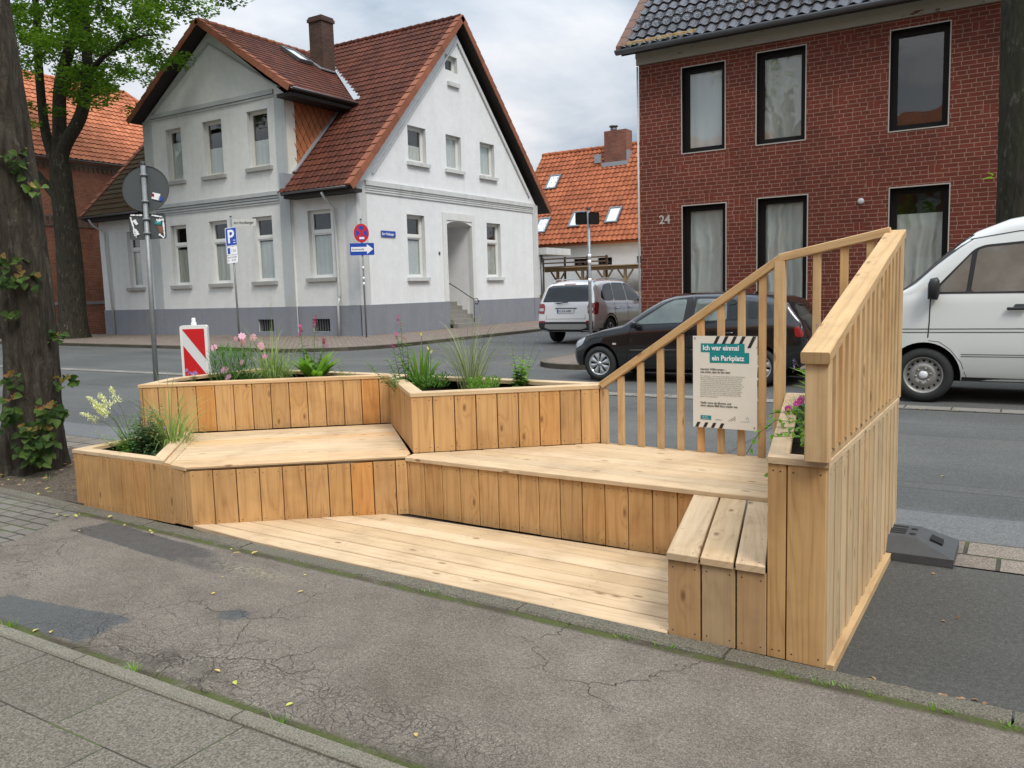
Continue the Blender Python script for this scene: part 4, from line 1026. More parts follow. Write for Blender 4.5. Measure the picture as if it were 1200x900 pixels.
tiles(m, (-7.95, 17.58, 6.72), (1, 0, 0), us_, 13.25, 6.3, .235, .33, .05, .035, 7); rk = m.build('roof', T_black, K)
m = MB(); tiles(m, (-7.95, 26.42, 6.72), (1, 0, 0), V((0, -1, 1)).normalized(), 13.25, 6.3, .235, .33, .05, .035, 4); m.build('rear_roof', T_black, K)
m = MB(); slab((-7.93, 17.6, 6.69), (5.28, 17.6, 6.69), (5.28, 22, 11.09), (-7.93, 22, 11.09)); slab((-7.93, 26.4, 6.69), (-7.93, 22, 11.09), (5.28, 22, 11.09), (5.28, 26.4, 6.69)); m.build('roof_base', M_soffit, K)
m = MB()
for i in range(18):
    a = V((-7.98, 17.55, 6.74))+V((0, 1, 1)).normalized()*.35*i; m.hexa([a+V(q) for q in ((-.03, 0, -.14), (.2, 0, -.14), (.2, .25, .11), (-.03, .25, .11), (-.03, 0, .06), (.2, 0, .06), (.2, .25, .30), (-.03, .25, .30))], 0, random.random())
m.build('verge', flat('rusty_verge', (.14, .07, .045), .7, .3, 9), rk)
gutter((-8.0, 17.52, 6.69), (1, 0, 0), 13.3, .085, parent=rk, mats=M_zinc)
# snow guard grid and moss / leaf litter caught above it
m = MB(); nk = V((0, -1, 1)).normalized(); g0 = V((-7.7, 17.58, 6.72))+us_*.75
for i in range(132):
    a = g0+V((i*.1, 0, 0)); m.tube([a, a+nk*.24], .005, 3, cap=False)
for h in (.06, .12, .18, .24): m.tube([g0+nk*h, g0+nk*h+V((13, 0, 0))], .006, 4)
for i in range(14): a = g0+V((i, 0, 0)); m.tube([a+nk*.22, a+us_*.35], .008, 3)
m.build('snow_guard', M_galv, rk)
m = MB()
for i in range(1500):
    x = -5.6+9*random.random()**.7; 
    if random.random() > .35+.65*math.sin(x*1.3+1)**2: continue
    s0 = .78+abs(random.gauss(0, .1)); a = V((x, 17.58, 6.72))+us_*s0+nk*(.04+random.random()*.09); r_ = .03+random.random()*.03
    d = V((random.uniform(-1, 1), random.uniform(-1, 1), random.uniform(-1, 1))).normalized(); e_ = d.orthogonal().normalized()
    m.face([a+d*r_, a+e_*r_*.5, a-d*r_, a-e_*r_*.5], 0, None, random.random())
o = m.build('leaf_litter', L_litter, rk); o['kind'] = 'stuff'
m = MB()
for i in range(420):
    x = -7.9+1.7*random.random()**1.4; a = V((x, 17.56, 6.76))+us_*random.uniform(0, .12)+nk*.03
    m.face([a+V(q)*.03 for q in ((1, 0, 0), (0, .6, .6), (-1, 0, .1), (0, -.5, -.2))], 0, None, random.random())
o = m.build('moss', leaf_mat('yellow_moss', (.34, .17, .05), (.30, .24, .07), 0), rk); o['kind'] = 'stuff'
def text(body, size, T, mat, name, parent, depth=.002, align='LEFT', sx=1., bold=0.):
    """lettering as a mesh; T maps (x, y, z) to the world"""
    cu = bpy.data.curves.new(name, 'FONT'); cu.body = body; cu.size = size; cu.align_x = align; cu.resolution_u = 3; cu.offset = bold; cu.fill_mode = 'FRONT'
    tmp = bpy.data.objects.new(name+'_t', cu); sc.collection.objects.link(tmp)
    dg = bpy.context.evaluated_depsgraph_get(); me = bpy.data.meshes.new_from_object(tmp.evaluated_get(dg))
    m = MB(); m.idx([T(v.co.x*sx, v.co.y, depth) for v in me.vertices], [tuple(p.vertices) for p in me.polygons], 0, 0, False)
    bpy.data.objects.remove(tmp); bpy.data.curves.remove(cu); bpy.data.meshes.remove(me)
    return m.build(name, mat, parent)
text('24', .27, lambda x, y, z: FK(-7.2+x, 2.9+y, .02+z), M_reveal, 'house_number', K, bold=.006)
m = MB(); m.lathe([(.0, .05), (.05, .05), (.06, .03), (.06, 0)], FK(-2.945, 3.07, 0), (0, -1, 0), 12); m.build('wall_lamp', M_trim, K)

# ------------------------------------------------------------------ red brick house at far left
N_ = thing('old_brick_house', 'old red brick house with pale orange tiled hipped roof beyond the tree', 'house', (-43, 25, 0))
FN = Frame((-38, 0, 0), (0, 1, 0))
hn = [(19.25, 19.62, 2.4, 4.9)]
m = MB(); wall(m, FN, [(18.9, 0), (33, 0), (33, 8.1), (18.9, 8.1)], hn, .2)
FN2 = Frame((0, 18.9, 0), (1, 0, 0)); wall(m, FN2, [(-48, 0), (-38, 0), (-38, 8.1), (-48, 8.1)], [], .2)
m.build('wall', [M_brick2, M_brick2], N_)
window(FN, hn[0], N_, .15, M_dframe, .05)
m = MB()
FN.b(m, 18.9, 33, 5.02, 5.10, .002, .06); FN.b(m, 18.9, 33, 5.42, 5.50, .002, .06)
for i in range(60): FN.b(m, 18.95+i*.235, 19.07+i*.235, 5.10, 5.42, .002, .05)
FN.b(m, 18.9, 33, 7.8, 8.1, .002, .08)
for i in range(60): FN.b(m, 18.95+i*.235, 19.07+i*.235, 7.6, 7.8, .002, .06)
m.build('brick_frieze', brick_mat('frieze_brick', (.30, .10, .055), (.2, .07, .04), (.2, .16, .13)), N_)
m = MB(); FN.b(m, 18.9, 33, 1.42, 1.56, .002, .04); m.build('stone_band', M_sill, N_)
rL = math.hypot(4.9, 4.75)
m = MB(); tiles(m, (-37.7, 18.7, 8.1), (0, 1, 0), V((-4.9, 0, 4.75)), 14.5, rL, .27, .36, .05, .045, 5, lambda p: p.z < 8.1+(33.4-p.y)*1.05); m.build('roof', T_salmon, N_)
m = MB(); slab((-37.7, 18.7, 8.05), (-37.7, 33.2, 8.05), (-42.6, 28.9, 12.8), (-42.6, 18.7, 12.8)); slab((-47.5, 18.7, 8.05), (-42.6, 18.7, 12.8), (-42.6, 28.9, 12.8), (-47.5, 33.2, 8.05)); slab((-37.7, 33.2, 8.05), (-47.5, 33.2, 8.05), (-42.61, 28.9, 12.8), (-42.6, 28.9, 12.8)); m.build('roof_base', T_salmon, N_)
m = MB(); m.face([(-48, 18.72, 8.05), (-38, 18.72, 8.05), (-42.6, 18.72, 12.8)]); m.build('gable', M_brick2, N_)
m = MB()
for i in range(14):
    a = V((-37.7, 33.2, 8.15)).lerp(V((-42.6, 28.9, 12.85)), i/14); b_ = V((-37.7, 33.2, 8.15)).lerp(V((-42.6, 28.9, 12.85)), (i+1)/14); m.tube([a, b_+Z*.03], .12, 7, 0, random.random())
for i in range(26): m.tube([(-42.6, 28.9-i*.4, 12.85), (-42.6, 28.9-i*.4-.42, 12.88)], .12, 7, 0, random.random())
m.build('ridge_tiles', T_salmon, N_)
gutter((-37.6, 18.7, 8.05), (0, 1, 0), 14.6, .08, parent=N_)

# ------------------------------------------------------------------ orange roofed house at the end of the side street
E_ = thing('white_house', 'low white walled house with bright orange tiled roof at the end of the side street', 'house', (-16, 38, 0))
FE = Frame((0, 34.3, 0), (1, 0, 0)); he = [(-16.68, -15.98, 2.53, 2.86), (-14.79, -14.2, 2.54, 2.86), (-17.9, -17.2, 2.5, 2.86)]
m = MB(); wall(m, FE, [(-21.5, 0), (-10.6, 0), (-10.6, 3.6), (-21.5, 3.6)], he, .15)
FE2 = Frame((-21.5, 0, 0), (0, -1, 0)); wall(m, FE2, [(-42.7, 0), (-34.3, 0), (-34.3, 3.6), (-38.5, 8.2), (-42.7, 3.6)], [], .1)
FE3 = Frame((-10.6, 0, 0), (0, 1, 0)); wall(m, FE3, [(34.3, 0), (42.7, 0), (42.7, 3.6), (38.5, 8.2), (34.3, 3.6)], [], .1); m.build('wall', [M_white, M_trim], E_)
for h in he: window(FE, h, E_, .1, M_dframe, .04)
ue = V((0, 1, 1.1)).normalized(); Le = math.hypot(4.35, 4.785)
m = MB(); tiles(m, (-21.7, 34, 3.57), (1, 0, 0), ue, 11.3, Le, .24, .33, .055, .045, 5); re_ = m.build('roof', T_orange, E_)
m = MB(); slab((-21.68, 34.02, 3.54), (-10.42, 34.02, 3.54), (-10.42, 38.35, 8.32), (-21.68, 38.35, 8.32)); slab((-21.68, 42.7, 3.54), (-21.68, 38.35, 8.32), (-10.42, 38.35, 8.32), (-10.42, 42.7, 3.54)); m.build('roof_base', T_orange, E_)
m = MB()
for i in range(28): m.tube([(-21.7+i*.4, 38.36, 8.36), (-21.7+i*.4+.42, 38.36, 8.39)], .12, 7, 0, random.random())
m.build('ridge_tiles', T_orange, re_)
ne = V((0, -1.1, 1)).normalized()
for x, y, z in ((-20.6, 36.55, 6.35), (-18.35, 34.65, 4.28), (-16.5, 34.7, 4.35), (-20.1, 34.5, 4.1)): roofwin((x, y, z), (1, 0, 0), ue, ne, .62, 1.0, E_, M_rg if 'M_rg' in globals() else M_sky_glass)
m = MB(); q = [V(p) for p in ((-17.75, 37.4, 0), (-16.6, 37.4, 0), (-16.6, 38.1, 0), (-17.75, 38.1, 0))]
for i in range(4):
    a, b_ = q[i], q[(i+1) % 4]; L = (b_-a).length; m.face([a+Z*6.9, b_+Z*6.9, b_+Z*8.98, a+Z*8.98], 0, [(i, 0), (i+L, 0), (i+L, 2), (i, 2)])
m.face([p+Z*8.98 for p in q], 0, [(p.x, p.y) for p in q]); c = m.build('chimney', M_brick4, re_)
m = MB(); m.tube([(-17.4, 37.75, 8.95), (-17.4, 37.75, 9.2)], .16, 10); m.tube([(-17.4, 37.75, 9.2), (-17.4, 37.75, 9.26)], .22, 10)
m.build('chimney_cowl', M_zinc, re_)
m = MB(); m.box(-17.85, -16.5, 37.3, 37.45, 7.3, 7.5); m.box(-16.62, -16.5, 37.4, 38.0, 7.4, 8.0); m.box(-18.3, -17.95, 37.42, 37.5, 7.55, 7.95); m.build('flashing', M_lead, re_)
# ------------------------------------------------------------------ vehicles
def paint(name, col, flake=.0, rough=.28, coat=1., spec=.5):
    b = B(name); P = b.pos(); d = b.noise(P, 2.5, 5, .7)
    s = b.sep(P); low = b.n('ShaderNodeMapRange', {0: s[2], 1: .2, 2: .8, 3: .5, 4: .0}).outputs[0]
    c = b.mix(b.math('MULTIPLY', b.math('MULTIPLY', low, d), .5 if col[0] > .1 else .1), col, (.16, .15, .13))
    return b.pbr(c, rough, None, flake, spec, coat, **{'Coat Roughness': .06})
V_black = paint('black_car_paint', (.004, .004, .005), .0, .22, .9, .5)
V_white = paint('white_van_paint', (.66, .67, .64), 0, .35, .6)
V_pearl = paint('pearl_white_paint', (.70, .665, .64), .25, .12)
V_glass = flat('tinted_car_glass', (.008, .010, .010), .03, .05, spec=.6)
V_glassg = flat('reflection_car_glass', (.12, .145, .132), .03, .6, 3.2, spec=1., coat=.8)  # opaque; pale greenish reflections mottled into the base colour
V_trim = flat('black_plastic', (.016, .016, .017), .5, .1)
V_under = flat('underbody', (.006, .006, .006), .9)
V_tyre = flat('tyre_rubber', (.018, .018, .018), .8, .15, 12)
V_rim = flat('silver_rim', (.50, .51, .52), .32, .08, 9, .75)
V_steel = flat('steel_rim', (.30, .29, .27), .5, .25, 14, .5)
V_head = flat('headlamp_glass', (.55, .57, .58), .12, .25, 22, .6, coat=1.)
V_tail = flat('tail_lamp_red', (.24, .010, .012), .18, .15, 18, coat=1.)
V_clear = flat('tail_lamp_clear', (.50, .46, .46), .2, .2, 18, coat=1.)
V_amber = flat('amber_lens', (.60, .20, .02), .2, .1, coat=1.)
V_chrome = flat('chrome', (.55, .55, .55), .15, .05, metal=1.)
def section(st, x):
    xs = [s[0] for s in st]; g = lambda k: catmull(xs, [s[k] for s in st], x)
    W, zb, zbe, zt, tu = g(1), g(2), g(3), g(4), g(5)
    gz = zt-zbe; t = min(1, max(0, gz)/.3); r = min(.10, gz*.45+.012)
    wb = W-.035; wr = wb-tu*max(0, gz-r)
    zm = lerp(zb, zbe, .5)
    pts = [(0, zb), (W*.8, zb), (W-.05, zb+.03), (W-.012, zb+.12), (W, zm-.02), (W-.002, zm+.06), (W-.01, zbe-.10), (W-.02, zbe-.035), (wb, zbe)]
    for k in (.34, .67, 1.0): pts.append((lerp(wb, wr, k), lerp(zbe, max(zbe, zt-r), k)))
    rr = min(.13, r*1.5)
    pts += [(wr-rr*.25, zt-r*.42), (wr-rr*.62, zt-r*.13), (wr-rr*1.1, zt), (wr*.5, zt+.022), (0, zt+.032)]
    return pts
def car_body(st, L, step=.05):
    xs = sorted(set([round(i*step, 3) for i in range(int(L/step)+1)] + [s[0] for s in st])); ring = []
    for x in xs:
        p = section(st, x); ring.append([(x, y, z) for y, z in p]+[(x, -y, z) for y, z in p[-2:0:-1]])
    k = len(ring[0]); vs = [q for r_ in ring for q in r_]; fs = []
    for i in range(len(ring)-1):
        for j in range(k): fs.append((i*k+j, (i+1)*k+j, (i+1)*k+(j+1) % k, i*k+(j+1) % k))
    n = len(vs)
    for e, i in ((0, 0), (1, len(ring)-1)):      # closed ends, strips across
        half = k//2
        for j in range(half):
            a, b_ = j, j+1; c, d = (k-j-1) % k, (k-j) % k
            q = [i*k+a, i*k+b_, i*k+c, i*k+d]; q = [v for t, v in enumerate(q) if v not in q[:t]]
            if len(q) > 2: fs.append(tuple(q if e == 0 else reversed(q)))
    return vs, fs
def smooth_st(st):
    return st
class Car:
    def __init__(s, name, label, st, L, wheels, R, base, rz, mats, arch=.06, flare=0, cat='car'):
        s.t = thing(name, label, cat, base, None, rz); ORG[s.t.name] = V((0, 0, 0)); s.st = st; s.L = L
        vs, fs = car_body(st, L)
        me = bpy.data.meshes.new('body'); me.from_pydata(vs, [], fs)
        bm = bmesh.new(); bm.from_mesh(me); bmesh.ops.recalc_face_normals(bm, faces=bm.faces)
        # relax the silhouette a little so it is not faceted
        for _ in range(2): bmesh.ops.smooth_vert(bm, verts=[v for v in bm.verts], factor=.28, use_axis_x=True, use_axis_y=True, use_axis_z=True)
        bm.to_mesh(me); bm.free()
        for m_ in (mats, V_under): me.materials.append(m_)
        for p in me.polygons: p.use_smooth = True
        o = bpy.data.objects.new('body', me); sc.collection.objects.link(o)
        cut = bpy.data.meshes.new('cut'); bm = bmesh.new()
        W = max(q[1] for q in st); s.W = W
        for x in wheels:
            for sg in (1, -1):
                r_ = bmesh.ops.create_cone(bm, cap_ends=True, cap_tris=False, segments=40, radius1=R+arch, radius2=R+arch, depth=.36,
                     matrix=Matrix.Translation((x, sg*(W-.12), R)) @ Matrix.Rotation(math.pi/2, 4, 'X'))
        bm.to_mesh(cut); bm.free()
        for m_ in (mats, V_under): cut.materials.append(m_)
        for p in cut.polygons: p.material_index = 1
        co = bpy.data.objects.new('cut', cut); sc.collection.objects.link(co)
        md = o.modifiers.new('b', 'BOOLEAN'); md.operation = 'DIFFERENCE'; md.object = co; md.solver = 'EXACT'
        dg = bpy.context.evaluated_depsgraph_get(); res = bpy.data.meshes.new_from_object(o.evaluated_get(dg))
        o.modifiers.clear(); o.data = res; res.name = 'body'; bpy.data.objects.remove(co); bpy.data.meshes.remove(cut); bpy.data.meshes.remove(me)
        for p in res.polygons: p.use_smooth = True
        res.set_sharp_from_angle(angle=math.radians(38)); o.parent = s.t; s.body = o; ORG[o.name] = V((0, 0, 0))
        bm = bmesh.new(); bm.from_mesh(res); s.bvh = BVHTree.FromBMesh(bm); bm.free()
        for i, x in enumerate(wheels): pass
    def panel(s, poly, view, name, mat, off=.004, cell=.05, parent=None, round_=0., both=False, thick=0.):
        """lay a flat-drawn convex polygon onto the body. view: 'L' side (-y), 'R' side (+y), 'F' front, 'B' rear, 'T' top"""
        P = [V(p) for p in poly]
        if sum(P[i].x*P[(i+1) % len(P)].y-P[(i+1) % len(P)].x*P[i].y for i in range(len(P))) < 0: P.reverse()
        if round_:
            Q = []
            for i in range(len(P)):
                a, p, c = P[i-1], P[i], P[(i+1) % len(P)]; r1 = min(round_, (a-p).length*.45); r2 = min(round_, (c-p).length*.45)
                A, C_ = p+(a-p).normalized()*r1, p+(c-p).normalized()*r2
                for t in (0, .25, .5, .75, 1): Q.append(A*(1-t)**2+p*2*t*(1-t)+C_*t*t)
            P = Q
        x0, x1 = min(p.x for p in P), max(p.x for p in P); y0, y1 = min(p.y for p in P), max(p.y for p in P)
        nx, ny = max(1, math.ceil((x1-x0)/cell)), max(1, math.ceil((y1-y0)/cell)); m = MB(); cache = {}
        def hit(a, b_):
            key = (round(a, 5), round(b_, 5))
            if key in cache: return cache[key]
            if view == 'L': o_, d = V((a, -4, b_)), V((0, 1, 0))
            elif view == 'R': o_, d = V((a, 4, b_)), V((0, -1, 0))
            elif view == 'F': o_, d = V((-4, a, b_)), V((1, 0, 0))
            elif view == 'B': o_, d = V((s.L+4, a, b_)), V((-1, 0, 0))
            else: o_, d = V((a, b_, 6)), V((0, 0, -1))
            h = s.bvh.ray_cast(o_, d)
            r_ = None if h[0] is None else (h[0]-d*off)
            cache[key] = r_; return r_
        for i in range(nx):
            for j in range(ny):
                a, b_ = x0+(x1-x0)*i/nx, x0+(x1-x0)*(i+1)/nx; c, d = y0+(y1-y0)*j/ny, y0+(y1-y0)*(j+1)/ny
                q = clip([(a, c), (b_, c), (b_, d), (a, d)], P)
                if q:
                    pts = [hit(p.x, p.y) for p in q]
                    if all(p is not None for p in pts): m.face(pts, 0, None, 0, True)
        if not m.v: return None
        # weld so that smoothing works
        o = m.build(name, mat, parent or s.t); bm = bmesh.new(); bm.from_mesh(o.data); bmesh.ops.remove_doubles(bm, verts=bm.verts, dist=.0004)
        bmesh.ops.recalc_face_normals(bm, faces=bm.faces); bm.to_mesh(o.data); bm.free()
        if thick:
            md = o.modifiers.new('s', 'SOLIDIFY'); md.thickness = thick; md.offset = 0
        return o
    def line(s, pts, view, name, mat, w_=.009, off=.003, parent=None):
        """a seam or trim strip as one object made of short panels"""
        objs = []
        for a, b_ in zip(pts, pts[1:]):
            a, b_ = V(a), V(b_); d = (b_-a).normalized(); n = V((-d.y, d.x))*w_/2
            o = s.panel([a-n-d*w_*.3, b_-n+d*w_*.3, b_+n+d*w_*.3, a+n-d*w_*.3], view, name, mat, off, .08, parent)
            if o: objs.append(o)
        if len(objs) > 1:
            bm = bmesh.new()
            for o in objs: bm.from_mesh(o.data)
            bm.to_mesh(objs[0].data); bm.free()
            for o in objs[1:]: bpy.data.objects.remove(o)
        return objs[0] if objs else None
    def wheel(s, x, sg, R, kind, wt=.19):
        c = V((x, sg*(s.W-.012), R)); ax = V((0, sg, 0)); rr = R*.66 if kind == 'steel' else R*.645
        m = MB(); m.lathe([(rr, -wt*.9), (rr, -.02), (rr+.012, -.006), (R*.80, 0), (R*.93, -.012), (R*.985, -.03), (R, -.06), (R, -wt+.03), (R*.95, -wt), (rr, -wt)], c, ax, 44)
        w_ = m.build('wheel', V_tyre, s.t); m = MB()
        if kind == 'steel':
            m.lathe([(rr+.004, -.01), (rr-.012, -.012), (rr-.02, -.05), (rr*.86, -.07), (rr*.70, -.055), (rr*.55, -.025), (rr*.42, -.03), (rr*.30, -.05), (0, -.05)], c, ax, 44)
            m.lathe([(.052, -.05), (.05, -.025), (.03, -.012), (0, -.012)], c, ax, 20, 1)
            for k in range(16):
                a = k*math.pi/8; p = c+V((math.cos(a)*rr*.78, 0, math.sin(a)*rr*.78))-ax*.058; m.disc(p, ax, .016, 2, 10)
            for k in range(6):
                a = k*math.pi/3+.2; p = c+V((math.cos(a)*rr*.38, 0, math.sin(a)*rr*.38))-ax*.03; m.lathe([(.014, 0), (.012, .018), (0, .02)], p, ax, 8, 0)
        else:
            m.lathe([(rr+.004, -.008), (rr-.01, -.010), (rr-.022, -.03)], c, ax, 44)
            n = 8 if kind == 'cap' else 5
            for k in range(n):
                a = k*2*math.pi/n+.3; da = math.pi/n*(1.1 if kind == 'cap' else .6); e = .5
                def P(r_, t, h): return c+V((math.cos(t)*r_, 0, math.sin(t)*r_))+ax*h
                q = [P(rr*.16, a-da*.9, -.012), P(rr*.5, a-da*e*1.2, -.010), P(rr*.93, a-da*e*1.25, -.016), P(rr*.99, a, -.016), P(rr*.93, a+da*e*1.25, -.016), P(rr*.5, a+da*e*1.2, -.010), P(rr*.16, a+da*.9, -.012), P(rr*.4, a, -.004)]
                mid = P(rr*.62, a, .002)
                for i in range(7): m.face([mid, q[i], q[(i+1) % 7]], 0)
                for i in range(1, 6): m.face([q[i], q[(i+1) % 7], q[(i+1) % 7]-ax*.04, q[i]-ax*.04], 0)
            m.lathe([(rr*.2, -.012), (rr*.19, .004), (0, .008)], c, ax, 20)
        m.build('rim', [V_rim if kind != 'steel' else V_steel, M_refl if kind == 'steel' else V_under, V_under], w_)
        m = MB(); m.lathe([(rr-.014, -.035 if kind != 'steel' else -.1), (0, -.06 if kind != 'steel' else -.11)], c, ax, 30); m.build('brake_disc', V_under, w_)
def mirror_part(car, x, sg, z, mat, sz=(.09, .16, .12), fr=True):
    m = MB(); y = sg*(car.W-.0); vs = []
    prof = [(-.5, -.45), (.35, -.5), (.5, -.3), (.5, .35), (.3, .5), (-.3, .45), (-.5, .2)]
    n = len(prof)
    for t, k in ((0, .7), (.25, 1), (.8, 1), (1, .75)):
        vs += [(x+a*sz[0]*k, y+sg*(sz[1]*t-.02), z+b_*sz[2]*k) for a, b_ in prof]
    fs = [(i*n+q, i*n+(q+1) % n, (i+1)*n+(q+1) % n, (i+1)*n+q) for i in range(3) for q in range(n)]+[tuple(range(n)), tuple(range(3*n, 4*n))]
    m.idx(vs, fs); return m.build('wing_mirror', mat, car.t)

# ---- small black hatchback (front towards the left)
st = [(0, .56, .30, .50, .53, 0), (.03, .66, .24, .57, .60, 0), (.12, .745, .21, .64, .67, 0), (.3, .785, .19, .72, .755, 0), (.6, .81, .18, .79, .835, 0),
      (.95, .82, .18, .845, .905, .3), (1.12, .825, .18, .87, 1.03, .3), (1.35, .825, .18, .885, 1.18, .3), (1.6, .825, .18, .90, 1.31, .3), (1.8, .825, .18, .91, 1.365, .3),
      (2.1, .825, .18, .92, 1.395, .3), (2.6, .825, .18, .935, 1.395, .3), (3.1, .82, .19, .95, 1.36, .3), (3.42, .81, .21, .96, 1.30, .3), (3.56, .80, .24, .96, 1.24, .3), (3.66, .79, .27, .95, 1.10, .3), (3.76, .77, .30, .90, .96, .2), (3.82, .74, .32, .74, .78, 0), (3.85, .68, .34, .66, .69, 0)]
c1 = Car('black_hatchback', 'small black five-door hatchback parked at the far kerb behind the timber railing', st, 3.85, (.56, 3.17), .285, (-6.57, 12.35+.81, -.02), 0, V_black, .055)
for x in (.56, 3.17):
    for sg in (1, -1): c1.wheel(x, sg, .285, 'cap')
for vw in ('L', 'R'):
    c1.panel([(1.10, .905), (1.66, 1.262), (1.80, 1.325), (2.12, 1.345), (2.09, .955)], vw, 'window_border', V_trim, .003, round_=.03)
    c1.panel([(1.17, .925), (1.69, 1.25), (1.82, 1.30), (2.03, 1.315), (1.99, .955)], vw, 'side_window', V_glassg, .006, round_=.05)
    c1.panel([(2.10, .955), (2.14, 1.345), (2.75, 1.325), (2.86, .985)], vw, 'window_border', V_trim, .003, round_=.03)
    c1.panel([(2.15, .975), (2.19, 1.315), (2.66, 1.305), (2.68, .99)], vw, 'side_window', V_glassg, .006, round_=.04)
    c1.panel([(2.72, .995), (2.70, 1.30), (2.80, 1.28), (2.84, 1.0)], vw, 'quarter_window', V_glass, .006, round_=.03)
    c1.panel([(3.0, 1.0), (2.98, 1.27), (3.3, 1.22), (3.38, 1.03)], vw, 'quarter_window', V_glass, .005, round_=.06)
    c1.line([(1.06, .25), (1.04, .55), (1.10, .80), (1.13, .9)], vw, 'door_seam', V_under, .007)
    c1.line([(2.06, .22), (2.10, .6), (2.09, .95)], vw, 'door_seam', V_under, .007)
    c1.line([(2.72, .40), (2.84, .62), (2.90, .95)], vw, 'door_seam', V_under, .007)
    c1.line([(1.12, .52), (2.02, .535)], vw, 'side_moulding', V_chrome, .012, .012); c1.line([(2.14, .537), (2.66, .545)], vw, 'side_moulding', V_chrome, .012, .012)
    for x in (1.85, 2.62): c1.panel([(x, .775), (x+.17, .785), (x+.17, .81), (x, .80)], vw, 'door_handle', V_black, .028, .03, thick=.02)
    c1.panel([(.80, .60), (.87, .60), (.87, .63), (.80, .63)], vw, 'side_indicator', V_clear, .006, .03, round_=.015)
    c1.panel([(.04, .50), (.10, .635), (.30, .73), (.24, .60)], vw, 'headlight', V_head, .007, .03, round_=.04)
    c1.panel([(3.69, .74), (3.67, .86), (3.71, .91), (3.79, .82), (3.80, .74)], vw, 'tail_lamp', V_tail, .007, .03, round_=.03)
c1.panel([(1.0, -.62), (1.0, .62), (1.72, .52), (1.72, -.52)], 'T', 'windscreen', V_glass, .006, .06, round_=.06)
c1.panel([(3.50, -.48), (3.50, .48), (3.72, .56), (3.72, -.56)], 'T', 'rear_window', V_glass, .006, .05, round_=.05)
c1.panel([(-.5, .26), (.5, .26), (.5, .44), (-.5, .44)], 'F', 'grille', V_trim, .005, .05, round_=.03)
c1.panel([(-.24, .50), (.24, .50), (.24, .60), (-.24, .60)], 'B', 'number_plate', M_refl, .012, .08)
for sg in (1, -1): mirror_part(c1, 1.22, sg, .93, V_black)

# ---- white delivery van (front towards the left)
st = [(0, .72, .34, .86, .90, 0), (.03, .82, .28, .98, 1.02, 0), (.10, .88, .26, 1.08, 1.12, 0), (.35, .93, .24, 1.20, 1.25, 0), (.62, .95, .24, 1.30, 1.36, .12),
      (.8, .955, .24, 1.33, 1.50, .12), (1.05, .96, .24, 1.33, 1.75, .12), (1.30, .96, .24, 1.33, 1.97, .12), (1.45, .96, .24, 1.34, 2.07, .12), (1.8, .96, .24, 1.34, 2.20, .12), (2.3, .96, .24, 1.34, 2.27, .12), (3.0, .96, .24, 1.34, 2.29, .12), (5.4, .96, .24, 1.34, 2.29, .12), (5.52, .94, .26, 1.30, 2.22, .12)]
c2 = Car('white_van', 'white panel van with black mirror and steel wheels parked at right', st, 5.52, (.93, 4.3), .335, (-2.04, 11.4+.95, -.02), 0, V_white, .075, cat='van')
for x in (.93, 4.3):
    for sg in (1, -1): c2.wheel(x, sg, .335, 'steel', .21)
for vw in ('L', 'R'):
    c2.panel([(.98, 1.335), (1.03, 1.40), (1.44, 1.86), (1.55, 1.905), (2.10, 1.94), (2.14, 1.40), (2.06, 1.325)], vw, 'window_border', V_trim, .004, round_=.05)
    c2.panel([(1.03, 1.355), (1.42, 1.81), (1.37, 1.355)], vw, 'quarter_window', V_glassg, .008, round_=.02)
    c2.panel([(1.42, 1.35), (1.48, 1.85), (1.57, 1.875), (2.06, 1.905), (2.10, 1.42), (2.02, 1.35)], vw, 'side_window', V_glassg, .008, round_=.05)
    c2.line([(.97, .74), (.985, 1.0), (.99, 1.34)], vw, 'door_seam', V_under, .013); c2.line([(2.19, .3), (2.19, 1.3), (2.16, 2.0)], vw, 'door_seam', V_under, .013)
    c2.line([(.98, .765), (1.10, .75), (1.22, .66), (1.34, .50), (1.40, .32)], vw, 'door_seam', V_under, .006)
    for z in (.905, .865): c2.line([(.12, z), (3.4, z+.01), (5.4, z+.01)], vw, 'swage_line', M_signback, .010)
    for z in (.60, .575): c2.line([(1.34, z), (3.7, z)], vw, 'swage_line', M_signback, .008)
    c2.line([(1.36, .30), (3.9, .28)], vw, 'sill_trim', V_trim, .04, .006)
    c2.line([(1.40, 1.98), (1.9, 2.05), (5.3, 2.07)], vw, 'roof_gutter', M_signback, .012)
    c2.panel([(.60, .945), (.68, .945), (.68, .975), (.60, .975)], vw, 'side_indicator', V_amber, .010, .03, round_=.012)
    c2.panel([(1.80, 1.13), (2.0, 1.13), (2.0, 1.165), (1.80, 1.165)], vw, 'door_handle', V_trim, .03, .03, thick=.025, round_=.015)
    c2.panel([(1.86, 1.16), (2.0, 1.16), (1.98, 1.20), (1.88, 1.20)], vw, 'handle_recess', M_signback, .003, .04, round_=.02)
    c2.panel([(.03, .62), (.06, .86), (.20, .90), (.22, .66)], vw, 'headlight', V_head, .008, .03, round_=.03)
c2.panel([(.66, -.86), (.66, .86), (1.42, .80), (1.42, -.80)], 'T', 'windscreen', V_glass, .006, .06, round_=.04)
for sg in (1, -1):
    c2.line([(.64, sg*.87), (1.42, sg*.81)], 'T', 'windscreen_pillar', V_trim, .05, .008)
    mirror_part(c2, 1.03, sg, 1.40, V_trim, (.12, .17, .27))
m = MB(); m.tube([(.72, -.7, 1.44), (.85, -.3, 1.56)], .008, 5); m.tube([(.72, .1, 1.46), (.85, .5, 1.57)], .008, 5); m.build('wiper', V_trim, c2.t)

